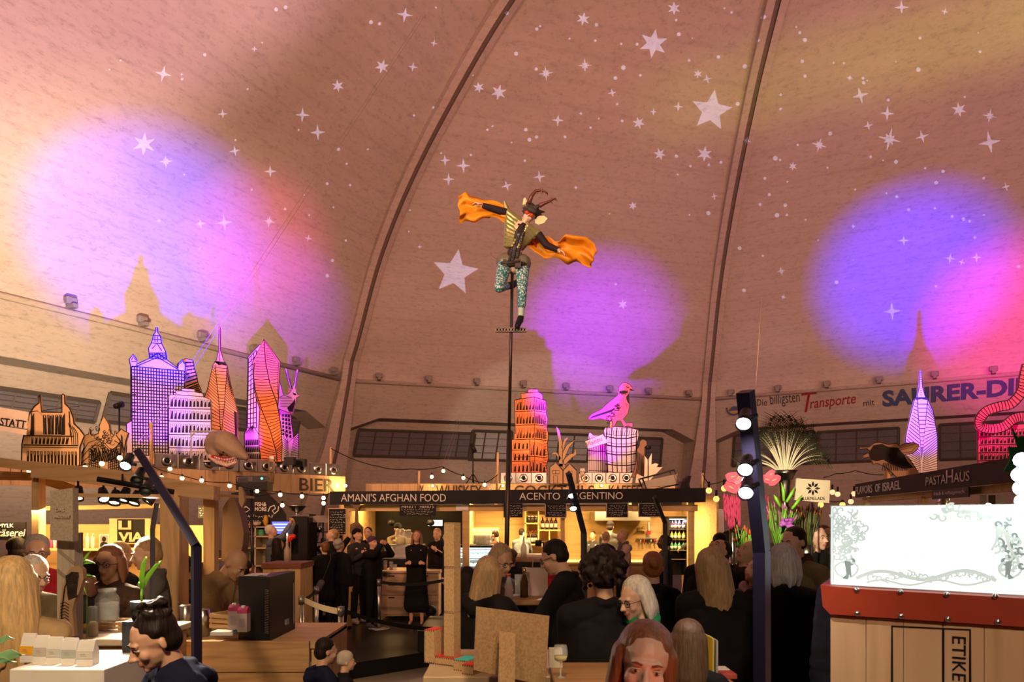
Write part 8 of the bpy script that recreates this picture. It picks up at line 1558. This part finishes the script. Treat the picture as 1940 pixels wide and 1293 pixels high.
    for x, y0, Yp, lb in ((943, 858, 20.0, 'orange-lit roof post with a brace left of the crumbling tower'), (794, 893, 19.5, 'orange-lit roof post above the Afghan lettering'), (627, 848, 16.8, 'orange-lit roof post at the right end of the beer bar'), (1331, 897, 14, 'roof post above the right end of the black sign')):
        e = thing('roof_post', lb, 'post', P(x, 925, Yp)); b = MB(); b.tube([P(x-1, 930, Yp), P(x, y0, Yp)], .03*Yp/17, 0, 6); b.build('post_stick', SPRUCE, e)
        if x in (943, 627): b = MB(); b.tube([P(x, y0+32, Yp), P(x-9, 915, Yp)], .02); b.build('brace', SPRUCE, e)
    e = thing('roof_ladder', 'short white ladder lying on the cocktail bar roof', 'ladder', P(928, 925, 20.2)); b = MB(); b.tube([P(923, 917, 20.2), P(931, 935, 20.2)], .015); b.tube([P(927, 916, 20.2), P(935, 934, 20.2)], .015)
    for k in range(6): b.tube([P(923+k*1.5, 918+k*3, 20.2), P(927+k*1.5, 917+k*3, 20.2)], .012)
    b.build('ladder_frame', WHITE, e)
    e = thing('tripod_stand', 'black tripod with a small lamp head on the cocktail bar roof', 'stand', P(897, 915, 20.0)); b = MB(); b.tube([P(896, 915, 20), P(896, 855, 20)], .02)
    for dx in (-13, 12, 2): b.tube([P(896, 898, 20), P(896+dx, 917, 20)], .014)
    b.build('tripod', BLACK, e); b = MB(); b.tube([P(893, 842, 20), P(900, 858, 20)], .07); b.build('lamp_head', BLACK, e)
    # ---- things among the crowd
    KB_ = M('kraft_block', (.62, .42, .22), .75, kind='card', col2=(.52, .33, .16)); RED = M('red_card', (.80, .04, .02), .5); CY = M('cyan_card', (.05, .62, .62), .5); 
    zt_ = P(0, 1262, 3.9).z
    tb = table('low pale table carrying the cardboard building blocks, bottom centre', 800, 1075, 1283, 3.6, .75, M('birch_top', (.6, .45, .28), .5), 'block_table')
    def block(label, x, Yb, z0, w_, d_, h_, rz, top=None):
        e = thing('cardboard_block', label, 'building block', (P(x, 0, Yb).x, Yb, z0), rz); b = MB(); b.box((0, 0, h_/2), (w_, d_, h_)); 
        for sx in (-1, 1):
            for k in range(int(max(w_, d_)/.012)): pass
        b.build('block_body', KB_, e).matrix_parent_inverse = Matrix(); b = MB(); n_ = max(3, int(w_/.012))
        for k in range(n_): b.box((-w_/2+w_*(k+.5)/n_, -d_/2-.0005, h_-.004), (.005, .003, .006)); b.box((-w_/2+w_*(k+.5)/n_, -d_/2-.0005, .004), (.005, .003, .006))
        b.build('finger_joints', M('scorched_edge', (.12, .05, .03), .8), e).matrix_parent_inverse = Matrix()
        if top: b = MB(); b.box((0, 0, h_+.001), (w_, d_, .003)); b.build('coloured_lid', top, e).matrix_parent_inverse = Matrix()
        return e
    z1 = P(0, 1245, 3.9).z; seg = (P(0, 990, 3.9).z-z1)/3; TW = M('white_card', (.75, .72, .68), .5)
    for k in range(3): block(('bottom', 'middle', 'top')[k]+' segment of the tall cardboard column', 857, 3.92, z1+seg*k, .068, .068, seg-.002, -.5)
    block('red-lidded cardboard block the column stands on', 857, 3.92, z1-.10, .17, .10, .098, -.5, RED); block('tall red-lidded cardboard block left of the column base', 824, 3.98, tb, .07, .11, .19, -.5, RED)
    block('low cyan-lidded cardboard block in front of the column base', 884, 3.78, tb, .09, .12, .06, -.5, CY); block('low red-lidded cardboard block at the bottom, next to the cyan one', 893, 3.68, tb, .07, .08, .05, -.5, RED); block('low white-lidded cardboard block beside the easel board', 922, 3.74, tb, .08, .09, .075, -.5, TW)
    block('plain cardboard block carrying the column group', 853, 3.93, tb, .2, .13, z1-.10-tb, -.5)
    e = thing('easel_board', 'large kraft board seen from behind with a prop slat, bottom centre', 'display board', P(965, 1290, 3.45)); Yb = 3.42; b = MB(); b.add([*[P(x, y, Yb+d) for d, x, y in ((0, 902, 1150), (.12, 1041, 1168), (.10, 1033, 1300), (-.02, 897, 1270))], *[P(x, y, Yb+d)+V((0, .008, 0)) for d, x, y in ((0, 902, 1150), (.12, 1041, 1168), (.10, 1033, 1300), (-.02, 897, 1270))]], [(0, 1, 2, 3), (7, 6, 5, 4), (0, 4, 5, 1), (1, 5, 6, 2), (2, 6, 7, 3), (3, 7, 4, 0)]); b.build('board', M('kraft_back', (.46, .29, .14), .8, kind='card'), e)
    b = MB(); b.add([P(946, 1196, 3.40), P(977, 1200, 3.44), P(975, 1300, 3.30), P(944, 1295, 3.26), P(946, 1196, 3.405), P(977, 1200, 3.445), P(975, 1300, 3.305), P(944, 1295, 3.265)], [(0, 1, 2, 3), (7, 6, 5, 4), (0, 4, 5, 1), (1, 5, 6, 2), (2, 6, 7, 3), (3, 7, 4, 0)]); b.build('prop_slat', M('kraft_back'), e)
    tz = table('bar table between the two groups, with bottles and a paper bag', 958, 1062, 1138, 5.2, .7, M('mid_wood'), 'bar_table')
    def lz(name, label, cat, x, Yc, z, parts):
        a = V((P(x, 0, Yc).x, Yc, z)); e = thing(name, label, cat, a)
        for nm, pf, m_ in parts: b = MB(); b.lathe(pf, a, 0, 18); b.build(nm, m_, e)
        return e
    lz('juice_bottle', 'plastic bottle of amber juice with a red cap held over the table', 'bottle', 964, 5.25, tz, [('bottle_body', [(.001, 0), (.032, 0), (.034, .03), (.030, .07), (.034, .1), (.014, .165), (.014, .18)], M('clear_plastic', (.7, .7, .8), .08, alpha=.4)), ('juice', [(.001, .003), (.030, .003), (.028, .07), (.032, .1), (.001, .1)], M('amber_juice', (.75, .32, .05), .2)), ('cap', [(.016, .178), (.016, .198), (.001, .198)], M('cap_red', (.6, .06, .03), .4))])
    lz('beer_bottle', 'dark brown beer bottle with a silver neck foil on the bar table', 'bottle', 993, 5.4, tz, [('bottle_body', [(.001, 0), (.032, 0), (.032, .12), (.014, .175), (.014, .22)], M('brown_glass', (.06, .03, .01), .1)), ('neck_foil', [(.015, .18), (.0155, .235), (.001, .235)], M('gold_foil', (.6, .5, .2), .3, 1))]); lz('drinking_glass', 'tall empty glass beside the brown beer bottle', 'glass', 983, 5.5, tz, [('glass_body', [(.001, 0), (.03, 0), (.036, .17), (.034, .17), (.028, .01), (.001, .01)], GLASS)])
    e = thing('paper_bag', 'pale pink paper carrier bag with handles on the bar table', 'bag', V((P(1017, 0, 5.55).x, 5.55, tz))); a = P(1017, 0, 5.55); b = MB(); w_, d_, h_ = .17, .09, P(0, 1076, 5.55).z-tz; vs = []
    for zz, ww, dd in ((0, 1, 1), (.6, 1.02, .9), (1, 1.04, .25)): vs += [(a.x+sx*w_/2*ww, 5.55+sy*d_/2*dd, tz+h_*zz) for sx, sy in ((-1, -1), (1, -1), (1, 1), (-1, 1))]
    b.add(vs, [(3, 2, 1, 0)]+[(r*4+j, r*4+(j+1) % 4, r*4+4+(j+1) % 4, r*4+4+j) for r in range(2) for j in range(4)]); b.build('bag_body', M('pale_pink_paper', (.62, .46, .42), .7), e)
    for s in (-1, 1): b = MB(); b.tube([(a.x-.035, 5.55+s*.012, tz+h_), (a.x-.03, 5.55+s*.015, tz+h_+.07), (a.x+.03, 5.55+s*.015, tz+h_+.07), (a.x+.035, 5.55+s*.012, tz+h_)], .005); b.build('handle', M('pale_pink_paper'), e)
    tz2 = table('narrow bar table farther back with a candle bottle, right of the pole', 965, 1050, 1060, 9.0, .5, M('mid_wood'), 'bar_table'); lz('candle_bottle', 'frosted bottle with a burning candle on the farther bar table', 'candle', 992, 9.2, tz2, [('bottle_body', [(.001, 0), (.04, 0), (.04, .15), (.015, .21), (.015, .25), (.001, .25)], M('frosted_bottle')), ('candle_stick', [(.001, .25), (.009, .25), (.009, .3), (.001, .3)], WHITE), ('flame', [(.001, .3), (.008, .315), (.001, .345)], M('candle_flame'))])
    e = thing('serving_counter', 'white-topped serving counter with glass guard right of the tall pole', 'counter', (P(1000, 0, 10.4).x, 10.6, .2)); b = MB(); bx(b, 968, 1052, 1052, 1056, 10.4, .5); b.build('worktop', M('pale_worktop'), e); b = MB(); bx(b, 970, 1056, 1050, 1190, 10.45, .4); b.build('front_panel', BLACK, e)
    e = thing('desk_lamp', 'black angled lamp with a gold-lit shade above the serving counter', 'lamp', P(1030, 1052, 10.3)); b = MB(); b.tube([P(1030, 1052, 10.5), P(1029, 1028, 10.5), P(1016, 1029, 10.5)], .012); b.build('lamp_arm', BLACK, e); b = MB(); b.ball(P(1038, 1031, 10.5), (.07, .05, .045)); b.build('lamp_shade', M('brass_shade', (.55, .36, .1), .3, .8), e); b = MB(); b.tube([P(1014, 1030, 10.5), P(1026, 1030, 10.5)], .05); b.build('camera_body', BLACK, e)
    # bottom right table with cards, books
    tz3 = table('low wooden table with books and cards, bottom right of centre', 1050, 1395, 1295, 3.28, .47, M('mid_wood'), 'display_table')
    e = thing('red_box', 'small glossy red box with a pale lid behind the fair-haired girl', 'box', V((P(1262, 0, 3.5).x, 3.5, tz3))); h = P(0, 1208, 3.5).z-tz3; b = MB(); b.box((P(1262, 0, 3.5).x, 3.5, tz3+h*.5), (.07, .05, h)); b.build('box_body', RED, e); b = MB(); b.box((P(1262, 0, 3.5).x, 3.5, tz3+h+.003), (.074, .054, .008)); b.build('lid', M('pink_card', (.75, .4, .4), .5), e)
    for i, (x, c_, lb, th_) in enumerate(((1343, (.75, .6, .03), 'yellow upright booklet beside the dark-haired child', .006), (1350, (.5, .42, .3), 'tall cream upright booklet right of the yellow one', .008))):
        xx = P(x, 0, 3.3).x; h = P(0, 1206+i*3, 3.3).z-tz3; e = thing('booklet', lb, 'book', (xx, 3.3, tz3)); b = MB(); b.box((xx, 3.3, tz3+h/2), (th_, .14, h)); b.build('cover', M('cover%d' % i, c_, .5), e); b = MB(); b.box((xx+.004, 3.302, tz3+h/2), (th_, .13, h-.01)); b.build('pages', WHITE, e)
    for i, (x, Yc, c_, lb) in enumerate(((1366, 3.5, (.7, .66, .58), 'small white card stack on the low table edge'), (1378, 3.4, (.45, .08, .05), 'dark red flat box on the low table edge'))): xx = P(x, 0, Yc).x; e = thing('card_stack', lb, 'box', (xx, Yc, tz3)); b = MB(); b.bevbox((xx, Yc, tz3+.013), (.07, .09, .025), .003); b.build('stack_body', M('stack%d' % i, c_, .5), e)
    e = thing('white_box', 'white carton with an opened top behind the wine glass', 'box', V((P(1055, 0, 3.7).x, 3.7, tz3))); h = P(0, 1226, 3.7).z-tz3; b = MB(); b.box((P(1053, 0, 3.62).x, 3.65, tz3+h/2), (.07, .07, h)); b.build('carton', M('aged_white', (.6, .55, .42), .6), e)
    lz('wine_glass', 'wine glass with a little white wine at the curly-haired man hip', 'glass', 1062, 3.4, tz3, [('bowl', [(.004, .07), (.03, .085), (.038, .12), (.030, .16)], GLASS), ('stem', [(.001, 0), (.03, 0), (.004, .006), (.004, .075), (.001, .075)], GLASS), ('wine', [(.001, .078), (.026, .085), (.034, .105), (.001, .105)], M('white_wine', (.7, .6, .15), .1))])
    e = thing('crate_table', 'wooden crate table with a riveted red edge beside the jeans man', 'crate', (P(1500, 0, 4.6).x, 4.7, 0)); a, c = P(1488, 0, 4.5), P(1522, 0, 4.5); z = P(0, 1168, 4.5).z; b = MB(); b.box(((a.x+c.x)/2, 4.75, z/2), (c.x-a.x, .5, z)); b.build('crate_body', PW, e); b = MB(); b.box((c.x+.01, 4.52, z/2), (.04, .06, z)); b.build('leather_edge', RL, e)
    for k in range(7): b = MB(); b.ball((c.x+.01, 4.488, z-.05-k*.16), .009); b.build('rivet', STEEL, e)
    # ---- strings of bulbs
    GB = M('bulb_cream_glow', (1, .70, .34), emit=5)
    def string(label, pts, bulbs, Y, r=.022, lamps=0, cat='string lights', gb=None, drop=5):
        e = thing('string_lights', label, cat, P(pts[0][0], pts[0][1], Y)); b = MB(); w3 = []
        for (xa, ya), (xb, yb) in zip(pts, pts[1:]):
            for k in range(8): t = k/8; w3.append(P(xa+(xb-xa)*t, ya+(yb-ya)*t+(abs(xb-xa)*.05)*4*t*(1-t), Y))
        w3.append(P(*pts[-1], Y)); b.tube(w3, .006*Y/10, 0, 4); b.build('cable', M('cable_black', (.015, .012, .01), .6), e)
        for x, y in bulbs:
            c = P(x, y, Y); b = MB(); b.ball(c, r, 0, 10); b.build('bulb', gb or GB, e); b = MB(); b.tube([c+V((0, 0, r*.8)), c+V((0, 0, r*.8+drop*Y/FPX))], r*.4, 0, 6); b.build('socket', BLACK, e)
        return e
    string('string of warm bulbs over the left end of the timber stall', [(-60, 860), (56, 886), (161, 880), (227, 864)], [(12, 882), (56, 893), (161, 887), (193, 879), (227, 868)], 7.6, .028)
    string('string of warm bulbs sagging below the shark and duct boxes', [(280, 880), (345, 901), (435, 915), (531, 932)], [(306, 905), (322, 889), (345, 907), (382, 911), (435, 921), (487, 931)], 11.0, .034); string('string of warm bulbs between fish sign and chalk menu', [(440, 940), (531, 932), (572, 936), (613, 938), (625, 935)], [(453, 957), (531, 938), (535, 958), (572, 941), (613, 944), (613, 954)], 11.6, .036)
    string('long sagging string of bulbs from the beer bar to the orange-lit roof post', [(627, 850), (720, 885), (778, 889), (838, 884), (878, 902), (918, 916), (943, 900)], [(818, 904), (840, 893), (878, 906), (918, 919)], 16.2, .045)
    string('string of orange globe bulbs right of the black sign', [(1331, 900), (1343, 918), (1370, 912), (1420, 905)], [(1343, 930), (1357, 946), (1372, 926)], 9.0, .042, gb=M('orange_globe_glow', (1, .5, .12), emit=1.8), drop=12)
    string('string of pale globe bulbs left of FLAVORS OF ISRAEL', [(1560, 905), (1583, 898), (1620, 892), (1680, 900), (1740, 893)], [(1587, 937), (1618, 936), (1645, 946), (1577, 933), (1612, 951)], 13.9, .055, gb=M('peach_globe_glow', (1, .58, .3), emit=1.3), drop=10)
    string('row of orange bulbs glowing beneath the cream flower sign', [(1500, 940), (1555, 948), (1600, 950)], [(1555, 957), (1596, 957)], 8.6, .036, gb=M('orange_globe_glow'))
    for x, Y, lb in ((639, 16.75, 'glowing spot lamp on the beer bar corner, left of two'), (655, 16.9, 'glowing spot lamp on the beer bar corner, right of two'), (820, 20.45, 'glowing spot lamp on the cocktail bar fascia before WHISKEY'), (953, 20.45, 'glowing spot lamp on the cocktail bar fascia before COCKTAILS'), (1140, 20.45, 'glowing spot lamp on the cocktail bar fascia before KAFFEE')):
        e = thing('fascia_lamp', lb, 'lamp', P(x, 921, Y)); b = MB(); b.ball(P(x, 921, Y), .035); b.build('bulb', BULB, e); lamp('fascia_glow', 'POINT', P(x, 921, Y)-V((0, .12, 0)), (1, .6, .2), 9, .03); b = MB(); b.tube([P(x, 921, Y), P(x, 921, Y)+V((0, .14, 0))], .015); b.build('socket', DARKM, e)
    for x0, y0, Y0, x1, y1, Y1, lb in ((872, 783, 38, 838, 883, 20.6, 'pair of thin guy ropes from the back wall to the cocktail bar'), (600, 330, 20, 235, 880, 13, 'pair of thin guy ropes crossing the gridded skyscraper'), (1443, 560, 20, 1431, 742, 12, 'single thin wire hanging by the right dome rib')):
        a, c = P(x0, y0, Y0), P(x1, y1, Y1); a = ray_dome(0, 0, c, a-c) if x0 == 600 else a; e = thing('guy_rope', lb, 'rope', c); a = a.lerp(c, .02); b = MB(); b.tube([a, c], .006, 0, 4)
        if 'pair' in lb: b.tube([a+V((.12, 0, 0)), c+V((.12, 0, 0))], .006, 0, 4)
        b.build('rope_strand', M('pale_rope', (.3, .25, .21), .8), e)
right()
def painted():
    # painted advertisement on the right fascia (the wall's own lettering)
    k = 7; nn = V((*face_n(k), 0))
    def Wp(x, y): s, z = ray_face(x, y, k); return face_pt(k, s, z, -.012)
    e = thing('wall_advert', 'painted old transport advertisement along the right dome fascia, blue and red letters', 'painted sign', Wp(1600, 770))
    def wt(s, x0, y0, x1, y1, mat, yb1=None, **kk):
        a, c, u = Wp(x0, y1), Wp(x1, yb1 if yb1 is not None else y1), Wp(x0, y0); ex = (c-a).normalized(); ey = (u-a); ey = (ey-ex*ey.dot(ex)); h = ey.length; text(s, e, mat, a, ex, ey.normalized(), (c-a).length, h, th=.01, **kk)
    DK = M('faded_black_paint', (.05, .035, .04), .8); RD = M('faded_red_paint', (.30, .02, .025), .8); BL = M('faded_blue_paint', (.06, .09, .22), .8)
    wt('Die', 1434, 757, 1453, 769.5, DK, 769); wt('billigsten', 1460, 747, 1516, 773, DK, 768); wt('T', 1512, 746, 1541, 783, RD, 780, shear=.25); wt('ransporte', 1534, 759, 1620, 781, RD, 771, shear=.18, bold=.01); wt('mit', 1636, 759, 1657, 770, DK, 768)
    wt('SAURER-DIESEL', 1672, 741, 2036, 772, BL, 740, bold=.045)
    cx, cy = 1391, 772; pts = []; b = MB()
    def disc(cx, cy, r, m, off): o = Wp(cx, cy); ex = (Wp(cx+10, cy-1)-o).normalized(); ey = V((0, 0, 1)); s = (Wp(cx+10, cy)-o).length/10; b.prism([(r*s*cos(2*pi*j/28), r*s*sin(2*pi*j/28)) for j in range(28)], (o-nn*off, ex, ey, nn), .006, m); return o, ex, ey, s
    disc(cx, cy, 16, 0, .0); o, ex, ey, s = disc(cx, cy, 13, 1, .01); b.prism([(x*s, y*s) for x, y in ((-11, -6), (-7, -2), (-5, 1), (-3, 1), (-2, 6), (0, 10), (2, 6), (3, 1), (5, 1), (7, -2), (11, -6), (8, -8), (-8, -8))], (o-nn*.02, ex, ey, nn), .006, 0); b.prism([(x*s, y*s) for x, y in ((-7, -7), (7, -7), (7, -11), (-7, -11))], (o-nn*.03, ex, ey, nn), .006, 1); b.build('round_emblem', [BL, M('ochre_paint', (.45, .28, .06), .8)], e)
painted()
